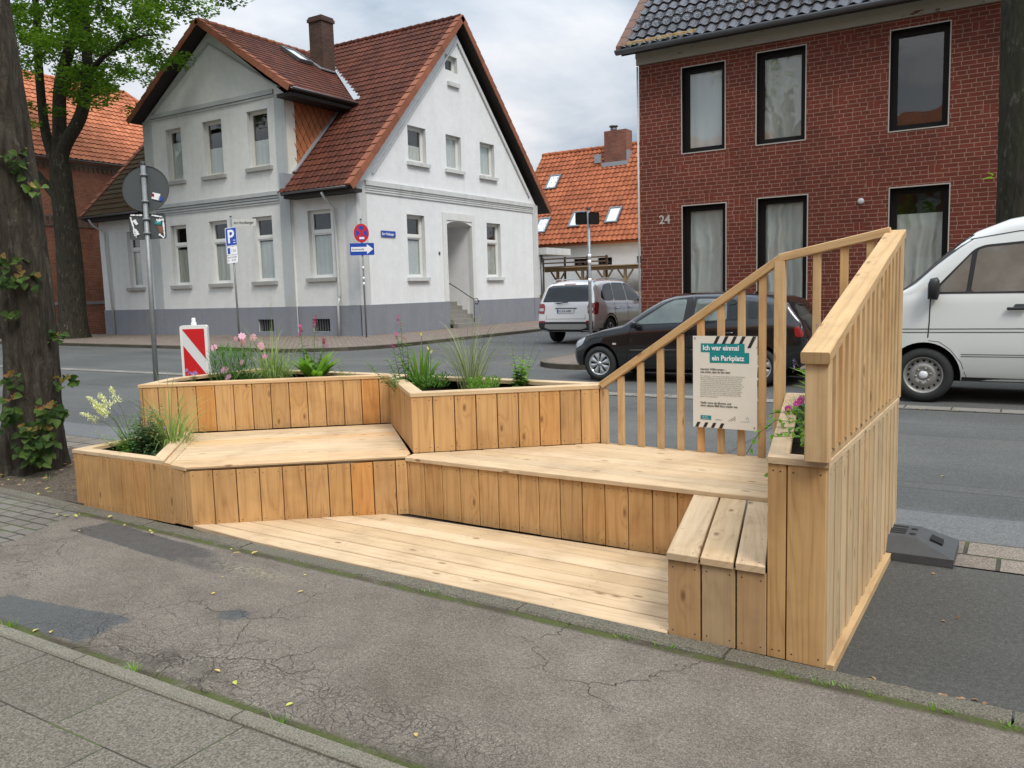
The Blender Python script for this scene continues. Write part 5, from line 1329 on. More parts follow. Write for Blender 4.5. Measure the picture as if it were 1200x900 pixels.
# ---- pearl white SUV seen from behind, in the side street
st = [(0, .62, .38, .66, .70, 0), (.05, .76, .32, .82, .86, 0), (.25, .87, .28, .95, 1.0, 0), (.9, .92, .28, 1.04, 1.10, 0), (1.2, .925, .28, 1.07, 1.18, .26), (1.5, .925, .28, 1.09, 1.40, .26), (1.9, .925, .28, 1.10, 1.63, .26),
      (2.3, .925, .28, 1.11, 1.725, .26), (3.2, .925, .28, 1.13, 1.755, .26), (3.9, .92, .29, 1.15, 1.735, .26), (4.2, .91, .31, 1.15, 1.68, .26), (4.36, .905, .32, 1.15, 1.56, .26), (4.48, .895, .33, 1.13, 1.22, .2), (4.54, .89, .34, 1.06, 1.09, .1), (4.59, .88, .36, .74, .78, 0), (4.62, .82, .40, .57, .60, 0)]
c3 = Car('white_suv', 'white and silver SUV seen from behind, parked in the side street', st, 4.62, (.9, 3.62), .345, (-10.93, 20.36+4.62, -.02), -math.pi/2, V_pearl, .07)
for x in (.9, 3.62):
    for sg in (1, -1): c3.wheel(x, sg, .345, 'alloy', .22)
for vw in ('L', 'R'):
    c3.panel([(1.30, 1.10), (1.86, 1.54), (2.2, 1.65), (2.42, 1.665), (2.38, 1.15)], vw, 'side_window', V_glass, .006, round_=.05)
    c3.panel([(2.44, 1.15), (2.47, 1.665), (3.22, 1.67), (3.28, 1.17)], vw, 'side_window', V_glass, .006, round_=.04)
    c3.panel([(3.32, 1.17), (3.27, 1.67), (3.75, 1.63), (4.05, 1.38), (4.08, 1.24), (3.88, 1.17)], vw, 'quarter_window', V_glass, .006, round_=.10)
    for x in (1.22, 2.42, 3.3): c3.line([(x-.02, .36), (x, .8), (x+.04, 1.12)], vw, 'door_seam', V_under, .013)
    for x in (2.2, 3.12): c3.panel([(x, .93), (x+.18, .935), (x+.18, .965), (x, .96)], vw, 'door_handle', V_chrome, .03, .04, thick=.02)
    c3.line([(.4, .34), (4.5, .36)], vw, 'sill_trim', V_trim, .13, .006)
    n = 14
    for w0 in (.9, 3.62):
        c3.line([(w0+.445*math.cos(a), .345+.445*math.sin(a)) for a in [math.radians(8+i*164/n) for i in range(n+1)]], vw, 'arch_trim', V_trim, .07, .008)
    c3.panel([(4.40, .82), (4.30, 1.14), (4.47, 1.16), (4.57, .98), (4.58, .82)], vw, 'tail_lamp', V_tail, .010, .03, round_=.03)
for sg in (1, -1):
    m = MB(); m.tube([(1.95, sg*.64, 1.66), (2.1, sg*.64, 1.76), (3.0, sg*.64, 1.80), (3.9, sg*.63, 1.785), (4.1, sg*.63, 1.70)], .017, 6); m.build('roof_rail', V_rim, c3.t)
    c3.panel([(sg*.68, .84), (sg*.66, 1.04), (sg*.70, 1.13), (sg*.88, 1.13), (sg*.88, .86)], 'B', 'tail_lamp', V_tail, .010, .03, round_=.03)
    c3.panel([(sg*.70, .92), (sg*.69, 1.0), (sg*.84, 1.0), (sg*.84, .92)], 'B', 'lamp_lens', V_clear, .016, .03, round_=.02)
    c3.panel([(sg*.64, .60), (sg*.64, .65), (sg*.84, .65), (sg*.84, .60)], 'B', 'reflector', V_tail, .012, .04)
    mirror_part(c3, 1.5, sg, 1.14, V_pearl, (.12, .18, .15))
c3.panel([(-.76, 1.17), (-.64, 1.58), (-.54, 1.63), (.54, 1.63), (.64, 1.58), (.76, 1.17)], 'B', 'rear_window', V_glass, .008, .05, round_=.03)
c3.panel([(-.84, .36), (-.86, .62), (.86, .62), (.84, .36)], 'B', 'bumper_trim', V_trim, .008, .05, round_=.03)
c3.panel([(-.66, .46), (-.64, .56), (.64, .56), (.66, .46), (.5, .41), (-.5, .41)], 'B', 'skid_plate', V_steel, .016, .05, round_=.03)
c3.panel([(-.18, 1.645), (-.18, 1.67), (.18, 1.67), (.18, 1.645)], 'B', 'brake_light', V_tail, .014, .05)
c3.line([(-.60, .80), (-.62, .70), (.62, .70), (.60, .80)], 'B', 'tailgate_seam', V_under, .009)
c3.line([(-.33, .99), (.33, .99)], 'B', 'plate_recess', M_signback, .03, .010)
m = MB(); m.tube([(4.60, -.25, 1.12), (4.60, 0, 1.16), (4.60, .08, 1.15)], .014, 6); m.tube([(4.60, .0, 1.15), (4.57, -.35, 1.14)], .010, 5); m.build('rear_wiper', V_trim, c3.t)
m = MB(); m.box(4.585, 4.605, -.26, .26, .86, .975); pl_ = m.build('number_plate', M_refl, c3.t)
m = MB(); m.box(4.605, 4.609, -.256, -.216, .865, .97); m.build('blue_field', M_blue, pl_)
text('H AA 6480', .105, lambda x, y, z: V((4.607+z, -.20+x, .882+y)), M_ink, 'characters', pl_, .002, sx=.80)
for s_ in (-.5, .5):
    m = MB(); m.tube([(4.50, s_, .36), (4.62, s_, .36)], .035, 10, cap=False); m.build('exhaust', V_chrome, c3.t)

# ------------------------------------------------------------------ signs and posts
def pole(name, label, cat, base, top, r, mat=M_galv):
    t = thing(name, label, cat, base); m = MB(); m.tube([base, top], r, 14); o = m.build('pole', mat, t)
    m = MB(); m.lathe([(r+.004, -.01), (r+.004, .02), (r*.6, .035), (0, .035)], top, Z, 12); m.build('cap', V_trim, t); return t
view = V((-.53, .85, 0))
def board(t, name, c, n, w_, h, mat, back=None, thick=.004, circ=False, up=Z, k=32, sq=1.0):
    """sign plate facing n, with a folded rim"""
    c, n = V(c), V(n).normalized(); r_ = up.cross(n).normalized(); m = MB()
    if circ: P = [(math.cos(q*2*math.pi/k)*w_/2, math.sin(q*2*math.pi/k)*h/2) for q in range(k)]
    else:
        P = []; rc = .03
        for sx_, sy_, a0 in ((1, 1, 0), (-1, 1, 90), (-1, -1, 180), (1, -1, 270)):
            for q in range(5): a = math.radians(a0+q*22.5); P.append((sx_*(w_/2-rc)+rc*math.cos(a), sy_*(h/2-rc)+rc*math.sin(a)))
    f = [c+r_*x+up*y+n*thick for x, y in P]; g = [c+r_*x+up*y-n*.012 for x, y in P]; b_ = [c+r_*x+up*y for x, y in P]
    m.face(f, 0); m.face(list(reversed(b_)), 1)
    for i in range(len(P)): j = (i+1) % len(P); m.face([g[i], g[j], f[j], f[i]], 1)
    return m.build(name, [mat, back or M_signback], t), (lambda x, y, z: c+r_*x+up*y+n*(thick+.0015+z))
# round sign seen from its back, near left
n0 = V((-.58, .81, 0)).normalized()             # faces away from the camera
ps = pole('road_sign', 'round road sign seen from its grey back on a leaning steel post', 'road sign', (-9.56, 6.63, 0), (-9.852, 6.885, 3.262), .031)
d_ = (V((-9.852, 6.885, 3.262))-V((-9.56, 6.63, 0))).normalized()
at_ = lambda z: V((-9.56, 6.63, 0))+d_*(z/d_.z)
dsc, T1 = board(ps, 'round_plate', at_(2.95)+n0*.045, n0, .60, .60, M_signw, circ=True, up=d_)
pl2, T2 = board(ps, 'lower_plate', at_(2.46)+n0*.045, n0, .46, .33, M_signw, up=d_)
m = MB()
for z in (3.12, 2.78, 2.55, 2.37): m.lathe([(.034, -.015), (.045, -.015), (.045, .015), (.034, .015)], at_(z), d_, 14)
m.build('clamps', M_galv, ps)
def sticker(par, name, x0, y0, w_, h, c, T, mat, ang=0.):
    ca, sa = math.cos(ang), math.sin(ang); m = MB(); m.face([T(x0+a*w_*ca-b_*h*sa, y0+a*w_*sa+b_*h*ca) for a, b_ in ((0, 0), (1, 0), (1, 1), (0, 1))]); return m.build(name, mat, par)
rb = V((0, 0, 1)).cross(-n0).normalized()
TB = lambda zc: (lambda x, y: at_(zc)+n0*.045-n0*.0145+rb*x+d_*y)
sticker(dsc, 'sticker', .07, -.13, .10, .085, None, TB(2.95), M_signw, -.25); sticker(dsc, 'sticker', .155, -.155, .05, .055, None, TB(2.95), M_blue, -.2)
m = MB(); m.face([TB(2.95)(.075+a, -.10+b_)-n0*.001 for a, b_ in ((0, 0), (.03, -.01), (.035, .03), (.005, .04))]); m.build('sticker_print', V_tail, dsc)
def torn(par, pts, T, mat, name='torn_sticker'):
    m = MB(); c = sum((V(p) for p in pts), V((0, 0)))/len(pts)
    for a, b_ in zip(pts, pts[1:]+pts[:1]): m.face([T(*c), T(*a), T(*b_)])
    return m.build(name, mat, par)
T3 = TB(2.46)
random.seed(3)
def strip(x0, y0, x1, y1, w_, n=12):
    A, C_ = [], []
    for i in range(n+1):
        t = i/n; x, y = lerp(x0, x1, t), lerp(y0, y1, t); k = w_*(.25+random.random()); dx_, dy2 = (y1-y0), -(x1-x0); l = math.hypot(dx_, dy2)
        A.append((x+dx_/l*k*.5, y+dy2/l*k*.5)); C_.append((x-dx_/l*k*.5, y-dy2/l*k*.5))
    m = MB()
    for i in range(n): m.face([T3(*A[i]), T3(*A[i+1]), T3(*C_[i+1]), T3(*C_[i])])
    m.build('torn_sticker', M_signw, pl2)
strip(-.21, .155, -.06, .15, .022); strip(.06, .15, .2, .12, .02); strip(-.21, .13, -.15, -.14, .02); strip(-.17, .09, -.13, .03, .05, 6); strip(-.17, -.03, -.14, -.11, .06, 6); strip(.2, .1, .21, -.14, .02); strip(.12, .07, .19, .09, .045, 6); strip(.14, -.1, .2, -.15, .03, 6)
m = MB(); m.face([T3(.09, .03), T3(.17, .02), T3(.18, .07), T3(.1, .08)]); m.build('torn_sticker', M_teal, pl2)
m = MB(); m.face([T3(.12, .02), T3(.19, .0), T3(.2, -.09), T3(.15, -.08)]); m.build('torn_sticker', flat('brown_paper', (.2, .09, .05), .8), pl2)
# warning beacon
bc = V((-7.0, 5.32, 0)); nb_ = V((.62, -.78, 0)).normalized(); wb_ = thing('warning_beacon', 'red and white striped plastic warning beacon behind the rear planter', 'warning beacon', bc)
rbx = Z.cross(nb_).normalized()
def TW(x, y, z): return bc + rbx*x + Z*y + nb_*z
m = MB(); P = []
for sx_, a0 in ((1, 0), (-1, 90)):
    for q in range(5): a = math.radians(a0+q*22.5); P.append((sx_*.108+.022*math.cos(a), 1.228+.022*math.sin(a)))
P = [(.13, .10)]+P+[(-.13, .10)]
f = [TW(x, y, .035) for x, y in P]; g = [TW(x, y, -.035) for x, y in P]; m.face(f); m.face(list(reversed(g)))
for i in range(len(P)): j = (i+1) % len(P); m.face([g[i], g[j], f[j], f[i]])
bb = m.build('body', M_pwhite, wb_)
m = MB(); m.lathe([(.026, 1.25), (.026, 1.275), (.019, 1.28), (.019, 1.315), (.013, 1.322), (0, 1.322)], bc, Z, 16); m.build('lamp_socket', M_pwhite, wb_)
m = MB(); x0, x1, y0, y1 = -.105, .102, .18, 1.215; m.face([TW(x0, y0, .0365), TW(x1, y0, .0365), TW(x1, y1, .0365), TW(x0, y1, .0365)]); sh = m.build('reflective_sheet', M_refl, bb)
m = MB(); pw = x1-x0; sl2 = 1.42
for k in range(4):
    yt = y1-.005-k*.455; cutp = clip([(x0, yt), (x1, yt-pw*sl2), (x1, yt-pw*sl2+.30-.0), (x0, yt+.30)], [(x0, y0), (x1, y0), (x1, y1), (x0, y1)])
    if cutp: m.face([TW(p.x, p.y, .038) for p in cutp])
m.build('red_stripes', M_red, sh)
m = MB(); m.box(-.2, .2, -.1, .1, 0, .1, T=lambda a, b_, c: TW(a*1.9, c, b_*1.9)); m.build('foot', M_rubber, wb_)
# parking sign and street name
pk = pole('parking_sign', 'blue parking sign with white plates below on a slim leaning post', 'parking sign', (-22.23, 18.63, .05), (-22.72, 19.0, 4.2), .032)
dk = (V((-22.72, 19.0, 4.2))-V((-22.23, 18.63, .05))).normalized(); ak = lambda z: V((-22.23, 18.63, .05))+dk*((z-.05)/dk.z)
nk_ = V((.28, -.96, 0)).normalized(); rk_ = Z.cross(nk_).normalized()
p1_, T = board(pk, 'blue_plate', ak(3.54)+nk_*.05, nk_, .44, .62, M_signw, up=dk)
m = MB(); m.face([T(x, y, 0) for x, y in ((-.2, -.29), (.2, -.29), (.2, .29), (-.2, .29))]); b0 = m.build('blue_field', M_blue, p1_)
text('P', .62, lambda x, y, z: T(-.15+x, -.20+y, z+.002), M_signw, 'letter', p1_, .002, sx=.85, bold=.012)
m = MB()
for yy in (-.13, -.21):
    m.face([T(x, y, .004) for x, y in ((.05, yy), (.12, yy+.02), (.12, yy-.02))]); m.face([T(x, y, .004) for x, y in ((.1, yy+.008), (.17, yy+.008), (.17, yy-.008), (.1, yy-.008))])
m.build('arrows', M_signw, p1_)
p2_, T = board(pk, 'disc_plate', ak(3.08)+nk_*.05, nk_, .42, .27, M_signw, up=dk)
m = MB(); m.face([T(x, y, .001) for x, y in ((-.17, -.10), (-.07, -.10), (-.07, .10), (-.17, .10))]); m.build('blue_field', M_blue, p2_)
text('1 Std.', .12, lambda x, y, z: T(-.03+x, -.04+y, z), M_inkg, 'characters', p2_, .002, sx=.7)
p3_, T = board(pk, 'hours_plate', ak(2.80)+nk_*.05, nk_, .42, .26, M_signw, up=dk)
text('Mo-Fr 8-18h\nSa     8-14h', .095, lambda x, y, z: T(-.19+x, .03+y, z), M_ink, 'characters', p3_, .002, sx=.72)
nn = V((.55, -.835, 0)).normalized(); pn, T = board(pk, 'street_name_plate', ak(4.0)+Z.cross(nn).normalized()*.44+nn*.02, nn, .80, .24, flat('name_plate_grey', (.50, .50, .46), .5), up=Z)
text('Am Hundberger', .125, lambda x, y, z: T(-.35+x, -.045+y, z), M_ink, 'characters', pn, .002, sx=.80, bold=.002)
# no stopping + one way sign in front of the house corner
np_ = pole('one_way_sign', 'no-stopping disc above a blue one-way arrow plate on a post at the house corner', 'road sign', (-19.1, 21.35, .07), (-19.12, 21.36, 4.0), .03)
nn = V((.62, -.78, 0)).normalized(); c0 = V((-19.11, 21.35, 0))+nn*.05
d1, T = board(np_, 'no_stopping_disc', c0+Z*3.55, nn, .50, .62, M_red, circ=True)
m = MB()
for a0 in (0, 90, 180, 270):
    P = [(.045*math.cos(math.radians(a0+45))*0+.0, 0)]; pts = []
    for q in range(9): a = math.radians(a0-45+12+q*(66/8)); pts.append((.185*math.cos(a), .235*math.sin(a)))
    a = math.radians(a0); pts.append((.05*math.cos(a), .06*math.sin(a))); m.face([T(x, y, .001) for x, y in pts])
m.build('blue_fields', M_blue, d1)
m = MB(); m.face([T(x, y, .003) for x, y in ((-.07, -.2), (.09, -.2), (.09, -.13), (-.07, -.13))]); m.build('white_arrow', M_signw, d1)
d2, T = board(np_, 'one_way_plate', c0+Z*3.02, nn, .80, .40, M_blue)
m = MB(); m.face([T(x, y, .001) for x, y in ((-.36, -.075), (.16, -.075), (.16, .075), (-.36, .075))]); m.face([T(x, y, .001) for x, y in ((.16, -.165), (.37, 0), (.16, .165))]); ar = m.build('white_arrow', M_signw, d2)
text('Einbahnstraße', .085, lambda x, y, z: T(-.34+x, -.03+y, .003+z), M_ink, 'characters', ar, .001, sx=.85, bold=.001)
m = MB()
for z in (2.35, 2.0, 1.82): m.lathe([(.0305, 0), (.0315, 0), (.0315, .1), (.0305, .1)], (-19.105, 21.353, z), Z, 12)
m.build('sticker_rings', M_signw, np_)
# enamel street name plate on the house wall
es = FR(23.61, 3.66, .0); en, T = board(None, 'street_name_sign', es+V((.03, 0, 0)), (1, 0, 0), .80, .22, M_blue); tag(en, 'small dark blue enamel street name plate on the white gable wall', 'street sign')
text('Der Waidanger', .13, lambda x, y, z: T(-.37+x, -.045+y, z), M_signw, 'characters', en, .001, sx=.82, bold=.003)
# post with two dark boards beyond the black car
pp = pole('sign_post', 'grey post carrying two small dark sign backs in front of the orange-roofed house', 'sign post', (-6.28, 12.9-.3, -.02), (-6.285, 12.6, 2.80), .028)
na = V((-.25, .97, 0)).normalized(); nbk = V((-.85, .52, 0)).normalized()
board(pp, 'sign_plate', (-6.40, 12.58, 2.66), na, .22, .20, M_signw, M_dframe); board(pp, 'sign_plate', (-6.20, 12.62, 2.65), nbk, .20, .20, M_signw, M_dframe)
m = MB()
for z in (2.0, 1.9, 1.6): m.lathe([(.0285, 0), (.0295, 0), (.0295, .07), (.0285, .07)], (-6.282, 12.6, z), Z, 12)
m.build('sticker_rings', M_signw, pp)

# rubber foot lying beside the platform
rf_ = thing('barrier_foot', 'dark grey recycled rubber barrier foot lying on the ground behind the planked end wall', 'barrier foot', (-.78, 5.05, -.02))
m = MB(); x0, x1, y0, y1, h = -1.15, -.30, 4.82, 5.22, .115; b_ = .03
P0 = [(x0, y0), (x1, y0), (x1, y1), (x0, y1)]; P1 = [(x0+.14, y0+.09), (x1-.19, y0+.09), (x1-.19, y1-.06), (x0+.14, y1-.06)]
z0 = -.022
m.face([(*p, z0) for p in reversed(P0)])
for i in range(4):
    j = (i+1) % 4; m.face([(*P0[i], z0), (*P0[j], z0), (*P0[j], z0+.045), (*P0[i], z0+.045)]); m.face([(*P0[i], z0+.045), (*P0[j], z0+.045), (*P1[j], z0+h), (*P1[i], z0+h)])
m.face([(*p, z0+h) for p in P1]); body = m.build('block', M_rubber, rf_)
md = body.modifiers.new('bev', 'BEVEL'); md.width = .008; md.segments = 2
m = MB(); zt_ = z0+h+.0012
for xx, yy, w2, h2 in ((-.60, 4.97, .10, .022), (-.60, 5.01, .10, .022), (-.60, 5.05, .10, .022), (-.60, 5.10, .10, .022)): m.box(xx-w2/2, xx+w2/2, yy, yy+h2, zt_-.002, zt_+.0006)
m.disc((-.515, 4.98, zt_+.001), Z, .018, 0, 14); m.disc((-.515, 5.08, zt_+.001), Z, .018, 0, 14); m.build('holes', V_under, rf_); m = MB()
k0 = V((-.40, 4.98, z0+h-.03)); m.hexa([(-.425, 4.97, .045), (-.365, 4.97, .02), (-.365, 5.07, .02), (-.425, 5.07, .045), (-.425, 4.97, .0815), (-.365, 4.97, .0585), (-.365, 5.07, .0585), (-.425, 5.07, .0815)])
m.build('lifting_slot', V_under, rf_)

# ------------------------------------------------------------------ information board on the railing
q0, q1 = V((-1.872, 5.255)), V((-1.447, 5.236)); dI = (q1-q0).normalized(); nI = V((dI.y, -dI.x)); o_ = q0+nI*.006
IB = thing('info_board', 'white printed information board with teal headline screwed to the railing balusters', 'information board', (o_.x, o_.y, .565))
ib_w = (q1-q0).length; ib_h = .600
def TI(x, y, z=0): return V((o_.x+dI.x*x+nI.x*z, o_.y+dI.y*x+nI.y*z, .573+y))
m = MB(); m.hexa([TI(0, 0, 0), TI(ib_w, 0, 0), TI(ib_w, 0, .004), TI(0, 0, .004), TI(0, ib_h, 0), TI(ib_w, ib_h, 0), TI(ib_w, ib_h, .004), TI(0, ib_h, .004)]); pan = m.build('panel', M_poster, IB)
def quad(name, rects, mat, z=.0052):
    m = MB()
    for r_ in rects:
        if isinstance(r_[0], tuple): m.face([TI(x, y, z) for x, y in r_])
        else: m.face([TI(r_[0], r_[1], z), TI(r_[2], r_[1], z), TI(r_[2], r_[3], z), TI(r_[0], r_[3], z)])
    return m.build(name, mat, pan)
W_ = ib_w; Hh = ib_h
quad('headline_bar', [(.055, .495, .345, .552), (.115, .427, .375, .4945)], M_teal)
st_ = []
for i in range(6):
    x = .138+i*.056; st_.append([p for p in clip([(x, Hh-.052), (x+.022, Hh-.052), (x+.047, Hh-.001), (x+.025, Hh-.001)] if i < 4 else [(x, Hh-.075), (x+.022, Hh-.075), (x+.058, Hh-.001), (x+.036, Hh-.001)], [(0, 0), (W_-.001, 0), (W_-.001, Hh-.0005), (0, Hh-.0005)])])
for i in range(4): x = .014+i*.054; st_.append([V(p) for p in ((x, .001), (x+.022, .001), (x+.038, .034), (x+.016, .034))])
for s_ in st_:
    if s_: quad('hazard_stripe', [tuple((p.x, p.y) for p in s_)], M_ink)
tx = lambda body, size, x, y, mat, nm, bold=0., sx=1.: text(body, size, lambda a, b_, z: TI(x+a, y+b_, .0062+z), mat, nm, pan, .0003, sx=sx, bold=bold)
tx('Ich war einmal', .0455, .068, .509, M_signw, 'headline', .0014, .90); tx('ein Parkplatz', .0455, .130, .443, M_signw, 'headline', .0014, .90)
tx('Herzlich Willkommen –\nwie schön, dass du hier bist!', .0185, .052, .378, M_ink, 'bold_lines', .0004, .95)
body_ = ('Wie schön grün – und was ist dir gut getan. Dieser Parklet bietet\nRaum für Begegnung, ein Gespräch oder einfach eine Auszeit.\nWo früher ein Auto stand, können jetzt Menschen sitzen und\nverweilen, für kleine und große Pausen, zum Ausruhen und\ngut miteinander reden. Der öffentliche Raum gehört uns allen\nund soll lebendig sein. Gemeinsam wollen wir ausprobieren, wie\nein Platz zum Verweilen unsere Straße schöner machen kann.\nEr ist für alle da: zum Lesen, Spielen, Treffen und Genießen.\nDie Stadt und die Nachbarschaft haben ihn zusammen gebaut.\nSchreibt uns gern, was euch hier gefällt und was noch fehlt.\nMöchtet ihr einen Platz vor der Haustür? Meldet euch, dann\nplanen wir ihn gemeinsam.')
tx(body_, .0122, .052, .336, M_inkg, 'body_text', .0, .92)
tx('Gieße gerne die Blumen, und\nnimm deinen Müll bitte wieder mit.', .0185, .052, .158, M_ink, 'bold_lines', .0004, .95)
quad('logo_box', [(.052, .052, .125, .080)], M_teal); tx('Ein Ort', .012, .066, .066, M_signw, 'logo_text'); tx('zum Leben', .010, .066, .055, M_signw, 'logo_text')
tx('WERKA', .0135, .152, .052, M_inkg, 'logo_text')
quad('logo_lines', [((.235, .050), (.285, .084), (.287, .082), (.239, .050)), ((.285, .084), (.285, .05), (.283, .05), (.283, .084)), ((.252, .05), (.285, .072), (.287, .070), (.257, .05))], M_inkg)
quad('logo_house', [((.360, .060), (.360, .078), (.3615, .078), (.3615, .060)), ((.350, .074), (.364, .084), (.378, .074), (.364, .081)), ((.370, .060), (.370, .078), (.3715, .078), (.3715, .060)), ((.32, .052), (.38, .052), (.38, .054), (.32, .054))], M_poster2)
m = MB()
for x, y in ((.015, Hh-.015), (W_-.015, Hh-.018), (W_-.015, .018)): m.disc(TI(x, y, .006), V((nI.x, nI.y, 0)), .0055, 0, 10)
m.build('screws', M_inkg, IB)
# ------------------------------------------------------------------ plants and trees
R_ = random.Random(11)
def rv(s=1.): return V((R_.uniform(-1, 1), R_.uniform(-1, 1), R_.uniform(-1, 1)))*s
def leaf(mb, o, d, up, L, W, r, shape='oval', curl=.25, mi=0):
    """bent leaf blade, folded along its midrib"""
    d = d.normalized(); s_ = d.cross(up); s_ = s_.normalized() if s_.length > 1e-3 else d.orthogonal().normalized(); n = s_.cross(d)
    if shape == 'heart': P = [(0, .0), (.04, .30), (.22, .50), (.5, .44), (.8, .2), (1, 0)]
    elif shape == 'lance': P = [(0, .05), (.2, .35), (.45, .5), (.75, .36), (1, 0)]
    else: P = [(0, .04), (.25, .42), (.55, .5), (.85, .26), (1, 0)]
    mid = [o+d*(L*t)-n*(curl*L*t*t) for t, w_ in P]
    for sg in (1, -1):
        ed = [m_+s_*sg*w_*W+n*(abs(w_)*W*.35) for m_, (t, w_) in zip(mid, P)]
        for i in range(len(P)-1):
            q = [mid[i], mid[i+1], ed[i+1], ed[i]] if sg > 0 else [mid[i], ed[i], ed[i+1], mid[i+1]]
            mb.face(q, mi, None, r, True)
def maple(mb, o, n, L, r, mi=0):
    n = n.normalized(); a = n.orthogonal().normalized(); ph = R_.random()*6.28; b_ = n.cross(a); P = []
    for k, rad in enumerate((1, .5, .9, .42, .7, .3, .7, .42, .9, .5)):
        t = ph+k*math.pi/5; P.append(o+(a*math.cos(t)+b_*math.sin(t))*rad*L*.55+n*(.12*L*(k % 2)))
    c = o-n*.06*L
    mb.idx([c]+P, [(0, i+1, (i+1) % 10+1) for i in range(10)], mi, r, False)
def blade(mb, o, d, L, w_, droop, r, n=7, mi=0):
    p = V(o); d = V(d).normalized(); s_ = V((-d.y, d.x, 0)); s_ = s_.normalized() if s_.length > .01 else V((1, 0, 0)); a = math.atan2(s_.y, s_.x)+R_.uniform(-.8, .8); s_ = V((math.cos(a), math.sin(a), 0))
    L0 = []; 
    for i in range(n+1):
        t = i/n; k = w_*(1-t**2.2)*.5+.0004; L0.append((p-s_*k, p+s_*k)); p = p+d*(L/n); d = (d-Z*droop/n*(.4+1.6*t)+rv(.015)).normalized()
    for i in range(n): mb.face([L0[i][0], L0[i][1], L0[i+1][1], L0[i+1][0]], mi, None, r, True)
    return p
def tuft(mb, o, n, L, w_, spread, droop, rx=.03, hi=1.):
    for i in range(n):
        a = R_.random()*6.28; k = R_.random()**.6*spread; d = V((math.cos(a)*k, math.sin(a)*k, 1)); q = V(o)+V((math.cos(a), math.sin(a), 0))*R_.random()*rx
        blade(mb, q, d, L*R_.uniform(.55, 1.05)*hi, w_*R_.uniform(.7, 1.2), droop*R_.uniform(.5, 1.4), max(.01, R_.random()))
def stem_path(o, d, L, bend=.12, n=6):
    p = [V(o)]; d = V(d).normalized()
    for i in range(n): d = (d+rv(bend)).normalized(); p.append(p[-1]+d*(L/n))
    return p
def leafy(ml, ms, o, d, L, ll, lw, n, shape='oval', r0=.003, bend=.1, start=.1, droop=.3, out=1.):
    P = stem_path(o, d, L, bend); ms.tube(P, [r0*(1-.6*i/(len(P)-1)) for i in range(len(P))], 5, 0, R_.random())
    for i in range(n):
        t = start+(1-start)*i/n; k = min(int(t*6), 5); q = P[k].lerp(P[k+1], t*6-k); a = i*2.4+R_.uniform(-.4, .4); s_ = (1.1-.55*t)
        dd = V((math.cos(a), math.sin(a), R_.uniform(.1, .7)))*out; leaf(ml, q, dd, Z, ll*1.35*s_*R_.uniform(.7, 1.15), lw*1.4*s_, max(.01, R_.random()), shape, droop)
    return P
def flower(mb, o, n, rad, petals, r, mi=0, w_=.55):
    if hasattr(mb, 'heads'): h_ = MB(); mb.heads.append(h_); mb = h_
    n = n.normalized(); a = n.orthogonal().normalized(); b_ = n.cross(a)
    for k in range(petals):
        t = k*6.283/petals+R_.uniform(-.1, .1); e = a*math.cos(t)+b_*math.sin(t); s_ = n.cross(e)
        mb.face([o, o+e*rad*.6+s_*rad*w_*.5+n*rad*.1, o+e*rad+s_*rad*w_*.3, o+e*rad-s_*rad*w_*.3, o+e*rad*.6-s_*rad*w_*.5+n*rad*.1], mi, None, r)
    mb.lathe([(rad*.16, rad*.05), (rad*.1, rad*.16), (0, rad*.18)], o, n, 7, 1)
def plant(name, label, cat, loc, group=None):
    t = thing(name, label, cat, loc, group); f_ = MB(); f_.heads = []; return t, MB(), MB(), f_
def fin(t, ml, ms, mf, lm, fm=None, sm=None):
    if ml.v: ml.build('leaves', lm, t)
    if ms.v: ms.build('stems', sm or L_stem, t)
    if mf.v: mf.build('flowers', [fm, P_yel], t)
    for h_ in mf.heads: h_.build('flower', [fm, P_yel], t)
SZ = .722
# pink cosmos
o = V((-6.12, 5.02, SZ)); t, ml, ms, mf = plant('cosmos_plant', 'feathery cosmos with pale pink flowers at the left end of the rear planter', 'flowering plant', o)
heads = [(-6.28, 4.97, 1.06), (-6.20, 5.15, 1.13), (-6.14, 5.18, 1.10), (-6.02, 5.20, 1.14), (-5.97, 5.24, 1.06), (-5.98, 5.02, .93), (-6.09, 4.92, .87), (-6.03, 4.90, .81), (-5.88, 5.2, .97), (-6.05, 5.1, 1.16)]
for h in heads:
    h = V(h); mid = (o+h)/2+V((R_.uniform(-.04, .04), R_.uniform(-.04, .04), .05)); ms.tube([o+rv(.03)*.5, mid, h], .0016, 4)
    flower(mf, h, (V((.5, -.8, .35))+rv(.5)), .036*R_.uniform(.7, 1.05), 8, R_.random(), 0, .6)
for i in range(900):
    a = R_.random()*6.28; q = o+V((math.cos(a), math.sin(a), 0))*R_.random()**.5*.20+Z*R_.uniform(.02, .32); blade(ml, q, rv(1)+Z*.9, R_.uniform(.05, .12), .0055, .8, max(.01, R_.random()), 3)
fin(t, ml, ms, mf, L_green, P_pink)
# violet flower by the rim
o = V((-6.28, 4.72, SZ)); t, ml, ms, mf = plant('violet_plant', 'small violet flower leaning over the left corner of the rear planter', 'flowering plant', o)
for k in range(3):
    P = leafy(ml, ms, o+rv(.02)*.6, V((.1, -.05, 1))+rv(.3), .16, .04, .016, 5, 'lance')
    for j in range(4): flower(mf, P[-1]+rv(.02), rv(1)+V((.3, -.6, .4)), .017, 5, R_.random())
fin(t, ml, ms, mf, L_green, P_vio)
